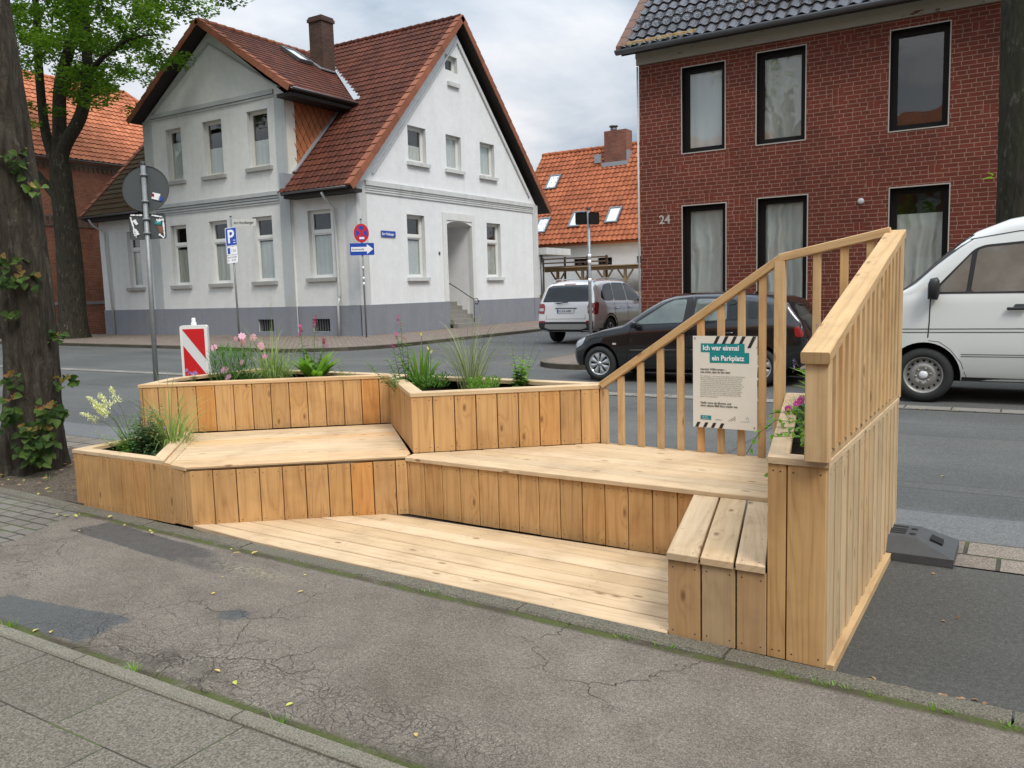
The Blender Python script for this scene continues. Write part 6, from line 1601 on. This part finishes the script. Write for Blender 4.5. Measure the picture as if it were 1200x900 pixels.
# variegated tall grass
o = V((-5.86, 5.26, SZ)); t, ml, ms, mf = plant('variegated_grass', 'tall striped ornamental grass with arching pale blades in the rear planter', 'grass', o)
tuft(ml, o, 50, .64, .008, .42, 2.0, .12); tuft(ml, o+V((.02, 0, 0)), 170, .44, .008, .8, 2.8, .13); tuft(ml, o, 14, .85, .004, .75, 1.6, .04)
fin(t, ml, ms, mf, L_grass)
o = V((-5.98, 5.16, SZ)); t, ml, ms, mf = plant('grass_tuft', 'low dark green cushion of fine grass left of the tall striped grass', 'grass', o)
tuft(ml, o, 230, .13, .003, .9, 1.0, .09); fin(t, ml, ms, mf, L_blue)
# broad-leaved plant + loosestrife like stems
o = V((-5.32, 5.26, SZ)); t, ml, ms, mf = plant('broad_leaf_plant', 'rosette of large glossy green leaves at the right of the rear planter', 'plant', o)
for i in range(40):
    a = R_.random()*6.28; k = R_.uniform(.1, .62); leaf(ml, o+V((math.cos(a), math.sin(a), 0))*.02, V((math.cos(a)*k, math.sin(a)*k, 1)), V((-math.sin(a), math.cos(a), 0)).cross(V((0, 0, 1))) if False else -V((math.cos(a), math.sin(a), -.3)), R_.uniform(.18, .34), .085, max(.01, R_.random()), 'lance', .35)
fin(t, ml, ms, mf, L_fresh)
o = V((-5.42, 5.3, SZ)); t, ml, ms, mf = plant('salvia_plant', 'thin upright stems with small pink flowers behind the broad leaf rosette', 'flowering plant', o)
for dx_, dy2, L in ((-.12, 0, .52), (.05, .02, .60), (.16, .03, .42), (-.05, .02, .34), (.22, 0, .3), (-.2, .03, .33)):
    P = leafy(ml, ms, o+V((dx_*.3, dy2, 0)), V((dx_, dy2, .8)), L, .050, .024, 26, 'oval', .0035, .06)
    if L > .4:
        for j in range(7): flower(mf, P[-1]-Z*.012*j+rv(.015), rv(1)+V((.3, -.6, .2)), .017, 5, R_.random())
fin(t, ml, ms, mf, L_green, P_mag)
o = V((-5.05, 5.32, SZ)); t, ml, ms, mf = plant('creeping_plant', 'low creeping shoots along the back rim of the rear planter', 'plant', o)
for k in range(5): leafy(ml, ms, o+rv(.04)*.5+Z*.02, V((R_.uniform(-.6, 1), R_.uniform(-.2, .3), .55)), .22, .03, .02, 11, 'oval', .0014, .18)
fin(t, ml, ms, mf, L_green)
# corner planter
o = V((-4.14, 5.24, SZ)); t, ml, ms, mf = plant('daylily_plant', 'strappy fresh green daylily with yellow buds in the corner planter', 'flowering plant', o)
for i in range(46):
    a = R_.random()*6.28; k = R_.uniform(.05, .55); blade(ml, o+V((math.cos(a), math.sin(a), 0))*.03, V((math.cos(a)*k, math.sin(a)*k, 1)), R_.uniform(.22, .42), .024, 1.1, max(.01, R_.random()), 6)
for dx_, h in ((.02, .44), (.08, .33), (.1, .30)):
    P = stem_path(o+V((dx_, 0, 0)), V((dx_*.5, 0, 1)), h, .04); ms.tube(P, .0026, 5)
    for j in range(2): leaf(mf, P[-1], rv(1)+Z*.9, Z, .035, .014, R_.random(), 'lance', .1)
fin(t, ml, ms, mf, L_fresh, P_yel)
o = V((-4.24, 5.2, SZ)); t, ml, ms, mf = plant('red_salvia', 'airy upright stems with tiny red flowers in the left corner of the corner planter', 'flowering plant', o)
for dx_, dy2, L in ((-.03, .02, .60), (-.12, .03, .46), (-.34, .0, .38), (.05, .02, .42), (-.6, -.25, .34), (-.2, -.2, .3)):
    P = leafy(ml, ms, o+V((dx_*.12, dy2*.3, 0)), V((dx_, dy2, .8)), L, .048, .022, 28, 'oval', .0032, .09)
    for j in range(3 if L > .37 else 0): flower(mf, P[-1]-Z*.015*j+rv(.014), rv(1)+V((.3, -.6, .2)), .014, 5, R_.random())
fin(t, ml, ms, mf, L_green, P_mag)
o = V((-4.2, 5.06, SZ)); t, ml, ms, mf = plant('ground_ivy', 'small leaved trailing plant hanging over the left rim of the corner planter', 'plant', o)
for k in range(12): leafy(ml, ms, o+rv(.08)*V((1, 1, 0)) if False else o+V((R_.uniform(-.08, .12), R_.uniform(-.02, .1), .02)), V((R_.uniform(-.6, .6), R_.uniform(-.6, .3), .5)), .16, .028, .022, 9, 'oval', .0014, .2)
P = [V((-4.14, 5.0, .78)), V((-4.12, 4.93, .835)), V((-4.12, 4.88, .80)), V((-4.1, 4.86, .70))]
ms.tube(P, .0015, 5)
for i in range(14): k = i/14*3; q = P[int(k)].lerp(P[min(3, int(k)+1)], k-int(k)); leaf(ml, q, rv(1)+V((.2, -.5, 0)), Z, .03, .02, max(.01, R_.random()), 'oval')
fin(t, ml, ms, mf, L_green)
o = V((-3.70, 5.31, SZ)); t, ml, ms, mf = plant('fountain_grass', 'tall arching fountain grass with fine long blades in the corner planter', 'grass', o)
tuft(ml, o, 60, .52, .005, .40, 1.7, .09); tuft(ml, o, 60, .80, .0038, .7, 2.4, .07)
for i in range(26):
    a = math.pi+R_.uniform(-.9, .6); blade(ml, o, V((math.cos(a)*.5, math.sin(a)*.5, 1)), R_.uniform(.6, 1.0), .0045, 1.9, max(.01, R_.random()), 10)
fin(t, ml, ms, mf, leaf_mat('fountain_grass_blades', (.12, .16, .06), (.30, .32, .16), .2))
for nm, lb, ox, oy, n, h, lm in (('thyme_cushion', 'rounded dark green cushion plant beside the daylily', -3.96, 5.18, 260, .14, L_green), ('sedum_cushion', 'rounded light green cushion plant right of the fountain grass', -3.50, 5.2, 240, .13, L_fresh)):
    o = V((ox, oy, SZ)); t, ml, ms, mf = plant(nm, lb, 'plant', o)
    for i in range(n):
        a = R_.random()*6.28; k = R_.random()**.5*.09; q = o+V((math.cos(a)*k, math.sin(a)*k, 0)); dd = V((math.cos(a)*k*5, math.sin(a)*k*5, 1)); leaf(ml, q+dd.normalized()*R_.uniform(.3, 1)*h, rv(.8)+dd, rv(1), .032, .011, max(.01, R_.random()), 'lance')
    fin(t, ml, ms, mf, lm)
o = V((-3.24, 5.3, SZ)); t, ml, ms, mf = plant('mint_shrub', 'bushy light green plant with a few lavender spikes at the right of the corner planter', 'flowering plant', o)
for k in range(13): 
    a = R_.random()*6.28; kk = R_.uniform(.05, .45); P = leafy(ml, ms, o+rv(.02)*.7, V((math.cos(a)*kk, math.sin(a)*kk, 1)), R_.uniform(.16, .34), .050, .034, 13, 'oval', .002, .07)
for dx_, h in ((-.10, .44), (.05, .42), (.14, .46), (.24, .40)):
    P = stem_path(o, V((dx_, 0, h)), h*1.03, .04); ms.tube(P, .0012, 4)
    for j in range(14): leaf(mf, P[-1]-Z*.004*j, rv(1)+Z*.3, Z, .010, .006, R_.random(), 'oval')
fin(t, ml, ms, mf, L_fresh, P_vio)
# low planter
LZ = .312
o = V((-5.66, 4.02, LZ)); t, ml, ms, mf = plant('striped_grass', 'striped grass with arching blades in the low end planter', 'grass', o)
tuft(ml, o, 120, .46, .008, .7, 2.4, .10); tuft(ml, o, 44, .70, .008, .6, 2.2, .08); fin(t, ml, ms, mf, L_grass)
o = V((-5.88, 3.86, LZ)); t, ml, ms, mf = plant('astilbe_plant', 'ferny plant with cream plumes leaning out of the low end planter', 'flowering plant', o)
for k in range(52):
    a = R_.random()*6.28; kk = R_.uniform(.2, 1.1); leafy(ml, ms, o+V((R_.uniform(-.08, .12), R_.uniform(-.1, .12), 0)), V((math.cos(a)*kk-.1, math.sin(a)*kk, 1)), R_.uniform(.14, .32), .034, .012, 20, 'lance', .0013, .12)
for e in ((-6.10, 3.64, .78), (-6.05, 3.70, .80), (-6.0, 3.62, .72), (-6.02, 3.78, .84), (-6.12, 3.70, .72), (-6.14, 3.6, .66), (-6.06, 3.66, .74)):
    e = V(e); P = [o, (o+e)/2+Z*.08, e]; ms.tube(P, .0016, 4); d = (e-P[1]).normalized()
    for j in range(150):
        tt = R_.random(); q = e-d*.13*tt+rv(.5).cross(d)*.05*(.25+tt); leaf(mf, q, rv(1)+d*.6, Z, .018, .008, R_.random(), 'oval')
fin(t, ml, ms, mf, L_fresh, P_cream)
o = V((-5.72, 3.84, LZ)); t, ml, ms, mf = plant('sage_plant', 'grey green leafy plant with violet flower tips in the low end planter', 'flowering plant', o)
for k in range(40):
    a = R_.random()*6.28; kk = R_.uniform(.1, .75); P = leafy(ml, ms, o+rv(.06)*.8, V((math.cos(a)*kk, math.sin(a)*kk, 1)), R_.uniform(.16, .42), .046, .022, 16, 'oval', .0018, .08)
    if k < 7:
        for j in range(12): leaf(mf, P[-1]+Z*.003*j, rv(1)+Z*.2, Z, .013, .008, R_.random(), 'oval')
fin(t, ml, ms, mf, L_blue, P_vio)
o = V((-5.40, 3.80, LZ)); t, ml, ms, mf = plant('low_fern', 'low spreading bluish fern at the front of the low end planter', 'plant', o)
for k in range(60):
    a = R_.random()*6.28; kk = R_.uniform(.5, 1.6); P = stem_path(o+V((R_.uniform(-.14, .14), R_.uniform(-.08, .1), 0)), V((math.cos(a)*kk, math.sin(a)*kk, 1)), R_.uniform(.07, .14), .1, 4)
    for i in range(10): k2 = i/10*4; q = P[int(k2)].lerp(P[int(k2)+1], k2-int(k2)); leaf(ml, q, rv(1)+V((math.cos(a), math.sin(a), 0)), Z, .028, .006, max(.01, R_.random()), 'lance')
fin(t, ml, ms, mf, L_blue)
# narrow planter
o = V((-.86, 3.9, .765)); t, ml, ms, mf = plant('trailing_vine', 'small leaved vine trailing over the left rim of the narrow planter', 'plant', o)
for P in ([(-.8, 3.7, .77), (-.8, 3.6, .86), (-.74, 3.55, .85)], [(-.9, 4.05, .77), (-.86, 4.1, .86), (-.82, 4.2, .84)], [(-.86, 3.85, .77), (-.84, 3.8, .88), (-.78, 3.8, .86)], [(-.86, 3.9, .77), (-.90, 3.95, .85), (-1.0, 3.95, .86), (-1.07, 3.9, .80), (-1.12, 3.86, .70)], [(-.75, 3.8, .77), (-.82, 3.75, .85), (-.92, 3.72, .84), (-.96, 3.68, .79)], [(-.76, 4.0, .77), (-.8, 3.9, .87), (-.86, 3.85, .92), (-.9, 3.8, .93)], [(-.75, 3.7, .77), (-.76, 3.62, .86), (-.8, 3.58, .85)], [(-.75, 3.75, .77), (-.78, 3.7, .84), (-.86, 3.62, .835)], [(-.96, 3.93, .85), (-1.0, 3.9, .70), (-1.02, 3.87, .58)], [(-.75, 4.05, .77), (-.86, 4.1, .86), (-.98, 4.1, .88), (-1.06, 4.06, .87)]):
    P = [V(p) for p in P]; ms.tube(P, .0016, 5); n = 7*(len(P)-1)
    for i in range(n): k = i/n*(len(P)-1); q = P[int(k)].lerp(P[int(k)+1], k-int(k)); leaf(ml, q, rv(1)+Z*.2, Z+rv(.3), .036*R_.uniform(.7, 1.1), .024, max(.01, R_.random()), 'oval')
fin(t, ml, ms, mf, L_fresh)
o = V((-.93, 4.45, .765)); t, ml, ms, mf = plant('dianthus_plant', 'magenta carnations on grey green foliage in the narrow planter', 'flowering plant', o)
tuft(ml, o, 200, .18, .004, 1.0, 1.0, .10); tuft(ml, o+V((.03, -.3, 0)), 120, .14, .004, 1.0, 1.0, .08); 
for h in ((-.985, 4.36, .90), (-.95, 4.38, .905), (-1.0, 4.34, .885), (-1.02, 4.25, .87), (-.9, 4.45, .93)):
    h = V(h); ms.tube([o, (o+h)/2+Z*.03, h], .0014, 4)
    for k in range(2): flower(mf, h, V((.1, -.8, .5))+rv(.4), .019, 7, R_.random(), 0, .8)
fin(t, ml, ms, mf, L_blue, P_mag)
o = V((-1.0, 4.95, .765)); t, ml, ms, mf = plant('catmint_plant', 'fresh green plant with lavender spikes behind the carnations', 'flowering plant', o)
for i in range(30):
    a = R_.random()*6.28; k = R_.uniform(.1, .6); leaf(ml, o+Z*R_.uniform(0, .14), V((math.cos(a)*k-.05, math.sin(a)*k, 1)), V((-math.cos(a), -math.sin(a), .3)), R_.uniform(.12, .22), .04, max(.01, R_.random()), 'lance', .6)
for dx_, h in ((-.10, .42), (-.05, .30), (-.02, .50), (-.14, .34)):
    P = stem_path(o, V((dx_, -.05, h)), h, .04); ms.tube(P, .0013, 4)
    for j in range(16): leaf(mf, P[-1]-Z*.005*j, rv(1)+Z*.3, Z, .012, .007, R_.random(), 'oval')
fin(t, ml, ms, mf, L_fresh, P_vio)

# ---- trees
def trunk(mb, pts, rads, k=26, rough=.05, seg=.12, lobes=5, flare=0.):
    """tapered, ridged limb following pts"""
    pts = [V(p) for p in pts]; P, R2_ = [], []
    for i in range(len(pts)-1):
        L = (pts[i+1]-pts[i]).length; n = max(1, int(L/seg))
        for j in range(n):
            t = j/n; a = pts[max(i-1, 0)]; b_ = pts[i]; c = pts[i+1]; d = pts[min(i+2, len(pts)-1)]
            P.append(.5*((2*b_)+(c-a)*t+(2*a-5*b_+4*c-d)*t*t+(-a+3*b_-3*c+d)*t**3)); R2_.append(lerp(rads[i], rads[i+1], t))
    P.append(pts[-1]); R2_.append(rads[-1]); vs = []; a = (P[1]-P[0]).orthogonal().normalized(); ph = R_.random()*6
    for i, p in enumerate(P):
        t = (P[min(i+1, len(P)-1)]-P[max(i-1, 0)]).normalized(); a = (a-t*a.dot(t)).normalized(); b_ = t.cross(a)
        for q in range(k):
            an = q*6.2832/k; z = i*seg; rr = R2_[i]*(1+rough*(math.sin(an*lobes+ph+z*.5)+.6*math.sin(an*(lobes+4)+z*1.1+ph*2)+.7*math.sin(an*2+z*.7)+R_.uniform(-.5, .5)))
            rr *= 1+flare*math.exp(-z/.25)*(1+.5*math.sin(an*lobes+ph)); vs.append(p+(a*math.cos(an)+b_*math.sin(an))*rr)
    n = len(P); mb.idx(vs, [(i*k+q, i*k+(q+1) % k, (i+1)*k+(q+1) % k, (i+1)*k+q) for i in range(n-1) for q in range(k)])
def crown(mb, clusters, per, L, flat_=.6):
    for c, rad in clusters:
        c = V(c); bright = R_.random()**1.5*.6
        for i in range(int(per*rad*rad)):
            d = rv(1).normalized()*R_.random()**.45*rad; d.z *= flat_
            nrm = V((R_.uniform(-.6, .6), R_.uniform(-.6, .6), 1)) if R_.random() < .7 else rv(1)
            maple(mb, c+d, nrm, L*R_.uniform(.7, 1.25), min(1, max(.01, bright+.45*R_.random())))
def shoots(parent, items, L, mats=(None,)):
    ml, mr, ms = MB(), MB(), MB()
    for c, rad, n, hang in items:
        c = V(c)
        for i in range(n):
            d = rv(1); d = d.normalized()*R_.random()**.4; q = c+V((d.x*rad[0], d.y*rad[1], d.z*rad[2])); out = V((.80, -.55, 0))+V((d.x, d.y, 0))*.9
            top = d.z > .35 and R_.random() < .45
            leaf(mr if top else ml, q, out*.5+V((0, 0, -hang))+rv(.5), out+Z*.5, L*R_.uniform(.6, 1.15)*(.75 if top else 1), L*.85, max(.01, R_.random()), 'heart', .15)
        ml.build('basal_leaves', L_lime, parent); mr.build('young_leaves', L_red, parent)
# near left lime tree
t = thing('lime_tree', 'large dark-barked street tree with leafy shoots round its base in the left foreground', 'tree', (-7.76, 4.03, 0))
m = MB(); trunk(m, [(-7.76, 4.03, -.05), (-7.72, 4.05, .35), (-7.67, 4.08, 1.2), (-7.70, 4.06, 2.7), (-7.79, 4.0, 4.2), (-7.9, 3.95, 6.2), (-7.9, 3.9, 8.5)], [.262, .232, .212, .205, .215, .2, .15], 30, .03, .06, 7, .30); tk = m.build('trunk', M_bark, t)
m = MB(); 
for e in ((-9.5, 2.5, 9), (-6, 5.5, 9.5), (-8.5, 6, 9), (-6.5, 2.2, 9.2)): trunk(m, [(-7.85, 3.95, 6.2), ((-7.85+e[0])/2, (3.95+e[1])/2, 7.8), e], [.13, .09, .03], 10, .03, .3)
m.build('limbs', M_bark, t)
m = MB(); crown(m, [((-7.8+R_.uniform(-3.2, 3.2), 4+R_.uniform(-3.2, 3.2), R_.uniform(9.0, 12)), R_.uniform(.6, 1.1)) for i in range(16)], 60, .18); m.build('crown', L_maple, t)
def NT(px_, z, dd=.26):
    c = V((-7.70+(.06 if z < .6 else 0), 4.06, 0)); q = (px_-38)*.0083; return (c.x+.89*dd+.46*q, c.y-.46*dd+.89*q, z)
shoots(t, [(NT(34, .30, .36), (.16, .16, .26), 80, .5), (NT(50, .55, .34), (.14, .16, .12), 46, .4), (NT(14, .55, .34), (.12, .12, .22), 34, .3), (NT(70, .80, .24), (.10, .13, .07), 20, 0), (NT(22, .86, .27), (.06, .10, .08), 12, .2), (NT(36, 1.72, .27), (.14, .18, .10), 42, .3), (NT(30, 1.88, .26), (.1, .16, .06), 14, .2), (NT(66, 1.20, .22), (.05, .06, .06), 12, .2), (NT(30, 1.42, .25), (.05, .07, .03), 7, .2), (NT(6, 2.62, .25), (.08, .1, .07), 12, .3), (NT(46, 2.75, .25), (.10, .11, .16), 22, .2), (NT(58, 2.5, .22), (.08, .1, .06), 12, .1)], .078)
# maple on the far pavement
t = thing('maple_tree', 'maple tree with forked dark trunk and bright green crown left of the pale house', 'tree', (-33.3, 19.5, .07))
m = MB(); trunk(m, [(-33.35, 19.5, -.05), (-33.25, 19.5, 1), (-33.12, 19.5, 3.4), (-33.2, 19.5, 5.1), (-33.25, 19.5, 7.1)], [.60, .50, .45, .43, .40], 26, .035, .15, 6, .35)
for P, r_ in (([(-33.2, 19.5, 6.6), (-32.8, 19.45, 7.6), (-31.35, 19.4, 8.7), (-30.6, 19.3, 9.95), (-30.3, 19.2, 11.3), (-30.0, 19.1, 13.0), (-29.6, 19, 16)], [.26, .25, .23, .20, .17, .14, .08]),
              ([(-33.25, 19.5, 6.8), (-33.25, 19.6, 8.1), (-32.9, 19.6, 10), (-31.9, 19.7, 11.9), (-31.5, 19.8, 13.2), (-31.2, 20, 17)], [.33, .27, .24, .19, .16, .08]),
              ([(-33.4, 19.5, 6.9), (-33.9, 19.4, 8.5), (-33.75, 19.3, 11.4), (-33.65, 19.3, 13.6), (-34.4, 19, 17)], [.24, .18, .15, .12, .07]),
              ([(-33.4, 19.4, 5.7), (-34.1, 19.2, 6.5), (-34.6, 19, 7.2), (-35.3, 18.8, 8.6)], [.2, .16, .12, .05]),
              ([(-30.6, 19.3, 9.9), (-29, 19.0, 10.4), (-27, 18.8, 10.6), (-25.2, 18.6, 10.4)], [.12, .08, .05, .02]), ([(-31.35, 19.4, 8.7), (-30.2, 18.9, 8.9), (-28.8, 18.6, 9.0)], [.09, .06, .02]),
              ([(-30.1, 19.1, 12.6), (-28, 18.8, 13), (-25.4, 18.5, 12.6), (-23.4, 18.4, 12.0)], [.12, .08, .05, .02]), ([(-32.9, 19.6, 10), (-31.5, 20.5, 11), (-29.5, 21, 12)], [.12, .08, .03])): trunk(m, P, r_, 12, .03, .25)
m.build('trunk', M_bark3, t)
zmin = lambda x: catmull([-37, -34.6, -32.5, -31, -29.4, -28.4, -27.4, -26, -24.6, -23.2, -22], [11, 9.9, 8.6, 9.0, 8.35, 9.1, 9.2, 9.6, 10.2, 11.3, 12.5], x)
cl = []
for i in range(4000):
    x = R_.uniform(-37.5, -22.6); y = 19.3+R_.uniform(-5.0, 4.6); z = R_.uniform(8.2, 18.5); e = ((x+30.3)/7.8)**2+((y-19.3)/5.6)**2+((z-13.4)/5.6)**2
    if e > 1 or z < zmin(x)+.35+.06*abs(y-19.3)+R_.random()*.3: continue
    if y > 21 and x > -31.5 and z < 12.6: continue
    if x > -26.5 and R_.random() < .45: continue
    rad = R_.uniform(.45, .85)
    if any((V(c)-V((x, y, z))).length < .68 for c, _ in cl): continue
    cl.append(((x, y, z), rad))
    if len(cl) > 340: break
for q in ((-27.0, 18.8, 10.8), (-26.1, 18.7, 10.9), (-25.2, 18.6, 10.7), (-28.2, 18.9, 10.6), (-29.5, 18.9, 8.75), (-30.3, 18.8, 8.95), (-28.6, 18.7, 9.35), (-27.2, 18.5, 9.55), (-26.2, 18.4, 9.7), (-25.5, 18.5, 9.45), (-24.7, 18.4, 10.6), (-23.7, 18.3, 11.4), (-32.3, 18.9, 8.9), (-33.9, 18.8, 8.6), (-34.6, 19, 9.4)): cl.append((q, R_.uniform(.42, .6)))
m = MB(); crown(m, cl, 300, .165, .5); m.build('crown', L_maple, t)
# right hand tree behind the van
t = thing('street_tree', 'mossy grey-green tree trunk standing behind the white van at the right edge', 'tree', (-.13, 14.8, .07))
m = MB(); trunk(m, [(-.08, 14.8, 0), (-.1, 14.8, 1.5), (-.11, 14.8, 3.2), (-.13, 14.8, 6), (-.1, 14.8, 9.5)], [.44, .41, .385, .375, .28], 26, .035, .12, 5, .3)
for e in ((-2.2, 13.5, 9.5), (1.8, 13, 10), (.5, 16.5, 10)): trunk(m, [(-.12, 14.8, 7), ((e[0]-.1)/2, (e[1]+14.8)/2, 8.6), e], [.16, .11, .04], 10, .03, .3)
m.build('trunk', M_bark2, t)
m = MB(); crown(m, [((-.1+R_.uniform(-3.4, 3.4), 14.4+R_.uniform(-3.2, 1.8), R_.uniform(8.6, 12)), R_.uniform(.6, 1.1)) for i in range(14)], 60, .20); m.build('crown', L_maple, t)
m = MB(); leaf(m, V((-.55, 14.5, 2.95)), V((-1, -.3, .2)), Z, .16, .12, .8, 'heart'); leaf(m, V((-.55, 14.5, 2.99)), V((-.8, -.3, .9)), Z, .10, .08, .6, 'heart'); m.build('young_leaves', L_fresh, t)

# ------------------------------------------------------------------ yard at the end of the side street
fn = thing('board_fence', 'natural wooden board fence behind the white SUV', 'fence', (-15, 29.5, 0))
m = MB(); x = -19.5
while x < -8.2:
    h = 1.38+.05*math.sin(x*3)+R_.uniform(-.02, .02); m.plank((x, 29.5, -.03), (0, 0, 1), (1, 0, 0), (0, 1, 0), h, .10, .02, .003)
    x += .118
m.build('boards', M_fence, fn); m = MB()
for z in (.3, 1.1): m.box(-19.5, -8.2, 29.525, 29.57, z, z+.07)
m.build('rail', M_fence, fn)
pg = thing('pergola', 'flat roofed wooden carport with Y-braced posts behind the fence', 'pergola', (-15, 30.6, 0))
m = MB(); m.box(-17.3, -10, 30.5, 30.62, 2.22, 2.36); m.box(-17.4, -10, 30.3, 34.0, 2.365, 2.40); fr_ = m.build('roof', M_fence, pg)
for x in (-16.7, -15.55, -14.56, -13.67, -12.6):
    m = MB(); m.box(x-.05, x+.05, 30.5, 30.6, 0, 2.215); beam(m, (x, 30.55, 1.75), (x-.33, 30.55, 2.215), .06, .06, up=V((0, 1, 0))); beam(m, (x, 30.55, 1.75), (x+.33, 30.55, 2.215), .06, .06, up=V((0, 1, 0))); m.build('post', M_fence, pg)
tr = thing('terrace_railing', 'brown timber terrace railing in front of the low white house', 'railing', (-17, 32.5, 0))
m = MB()
for z in (2.45, 2.62, 2.80): m.box(-18.6, -15.3, 32.4, 32.46, z, z+.06)
for x in (-18.5, -17.4, -16.3, -15.4): m.box(x-.04, x+.04, 32.47, 32.53, 0, 2.9)
m.build('rails', flat('brown_stain', (.09, .055, .035), .7), tr)
ss = thing('shelter_roof', 'small pale flat roof on a grey post beside the pale house', 'shelter', (-16.3, 28.8, 0))
m = MB(); m.box(-18.6, -16.0, 28.4, 30.4, 2.86, 3.12); m.build('roof', M_trim, ss); m = MB(); m.tube([(-16.35, 28.6, 0), (-16.35, 28.6, 2.86)], .05, 8); m.build('post', M_zinc, ss)
hb = thing('yard_gate', 'dark boarded gate and hedge in front of the old brick house', 'gate', (-37.5, 18.6, 0))
m = MB(); m.box(-37.9, -37.8, 14.5, 20.2, .05, 1.75)
for i in range(30): m.box(-37.79, -37.77, 14.55+i*.19, 14.71+i*.19, .1, 1.7)
m.build('panel', flat('dark_boards', (.035, .03, .024), .8), hb)

for o in (E_, fn, pg, tr, ss):          # these lie beyond the end of the pale house
    o.location = V((o.location.x*1.22, o.location.y*1.22, 1.5+(o.location.z-1.5)*1.22)); o.scale = (1.22, 1.22, 1.22)
# ------------------------------------------------------------------ unseen house and trees added behind the camera for dark reflections
nh = thing('reflection_house', 'unseen brick house added behind the viewer for dark reflections', 'house', (0, -14, 0))
m = MB(); F9 = Frame((0, -11, 0), (-1, 0, 0)); hs = [(x, x+1.1, z, z+1.7) for x in (-16, -12, -8, -4, 0, 4, 8, 12, 16) for z in (1.0, 4.0)]
wall(m, F9, [(-20, 0), (22, 0), (22, 6.4), (-20, 6.4)], hs, .15); m.build('wall', [M_brick2, M_trim], nh)
for h in hs[:0]: pass
m = MB()
for h in hs: F9.b(m, h[0], h[1], h[2], h[3], -.2, -.12)
m.build('shutters', M_wframe, nh)
m = MB(); m.face([(-22.3, -10.6, 6.3), (20.3, -10.6, 6.3), (20.3, -15, 10.6), (-22.3, -15, 10.6)]); m.face([(-22.3, -19, 6.3), (20.3, -19, 6.3), (20.3, -15, 10.6), (-22.3, -15, 10.6)]); m.build('roof', T_salmon, nh)
for i, (x, y, lb) in enumerate(((7.0, 4.4, 'unseen tree added beyond the parking bay for reflections'), (-6, -6.5, 'unseen tree added behind the viewer, left, for reflections'), (3, -7, 'unseen tree added behind the viewer, right, for reflections'), (-20, -2, 'unseen tree added far behind the viewer at the left for reflections'), (13.5, 4.3, 'unseen tree added on the right for reflections'), (12, -5, 'unseen tree added behind the viewer at the far right for reflections'))):
    t = thing('reflection_tree', lb, 'tree', (x, y, 0), 'unseen trees added for reflections')
    m = MB(); trunk(m, [(x, y, -.05), (x+.1, y, 2.5), (x, y+.1, 5.5), (x, y, 8)], [.28, .22, .18, .08], 12, .03, .4); m.build('trunk', M_bark, t)
    m = MB(); crown(m, [((x+R_.gauss(0, 1.3), y+R_.gauss(0, 1.3), R_.uniform(3.6, 8.5)), R_.uniform(.8, 1.3)) for k in range(24)], 24, .38); m.build('crown', L_maple, t)

# ------------------------------------------------------------------ small litter
m = MB()
def drop(x0, x1, y0, y1, n, z, L, mi, f=None):
    for i in range(n):
        x, y = R_.uniform(x0, x1), R_.uniform(y0, y1)
        if f and not f(x, y): continue
        leaf(m, V((x, y, z)), V((R_.uniform(-1, 1), R_.uniform(-1, 1), .08)), Z+rv(.3), L*R_.uniform(.5, 1.2), L*.5, max(.01, R_.random()), 'oval', .1, mi)
drop(-8, 1, 1.9, 3.1, 9, .006, .03, 0); drop(-4.5, -2.5, 1.92, 2.1, 5, .006, .035, 0); drop(-6.0, -3.8, 3.1, 3.3, 12, .02, .04, 0)
drop(-9.5, -5.9, 3.5, 4.8, 160, .02, .05, 1); drop(-9, -5.9, 3.45, 4.8, 40, .02, .04, 0); drop(-.6, 3, 3.3, 4.9, 12, -.02, .03, 1, lambda x, y: True)
drop(-.5, 1.4, YK(0)+.0, YK(0)+.08, 110, -.02, .035, 1); drop(-3, 2, 10.7, 11.1, 30, -.015, .04, 0); drop(-36, -20, 16.9, 17.5, 260, -.02, .09, 1); drop(-7.4, -3, 4.9, 5.5, 26, -.015, .035, 0); drop(-9, 3, 6, 10.5, 20, -.026, .04, 0)
o = m.build('fallen_leaves', [L_fall, L_litter]); tag(o, 'scattered yellow and brown fallen leaves on the pavement and tree pit', 'leaves', kind='stuff')
m = MB()
def weeds(x, y, z, n, h, sp): tuft(m, V((x, y, z)), n, h, .004, .9, .8, sp)
for x in (-4.0, -3.05, -2.2): weeds(x, 1.915, .0, 22, .05, .03)
for i in range(26): x = R_.uniform(-2.8, 1.2); weeds(x, YK(x)-.118, 0, 9, .022, .03)
for i in range(30): x = R_.uniform(-7.4, -5.95); weeds(x, R_.uniform(4.3, 4.95), .0, 12, .11, .05)
for i in range(12): x = R_.uniform(-9.5, -7); weeds(x, R_.uniform(3.6, 4.9), .0, 10, .07, .05)
weeds(-7.2, 4.35, 0, 40, .26, .1); weeds(-6.9, 4.5, 0, 22, .2, .1)
o = m.build('weeds', L_fresh); tag(o, 'tufts of grass and weeds in the joints and the tree pit', 'weeds', kind='stuff')
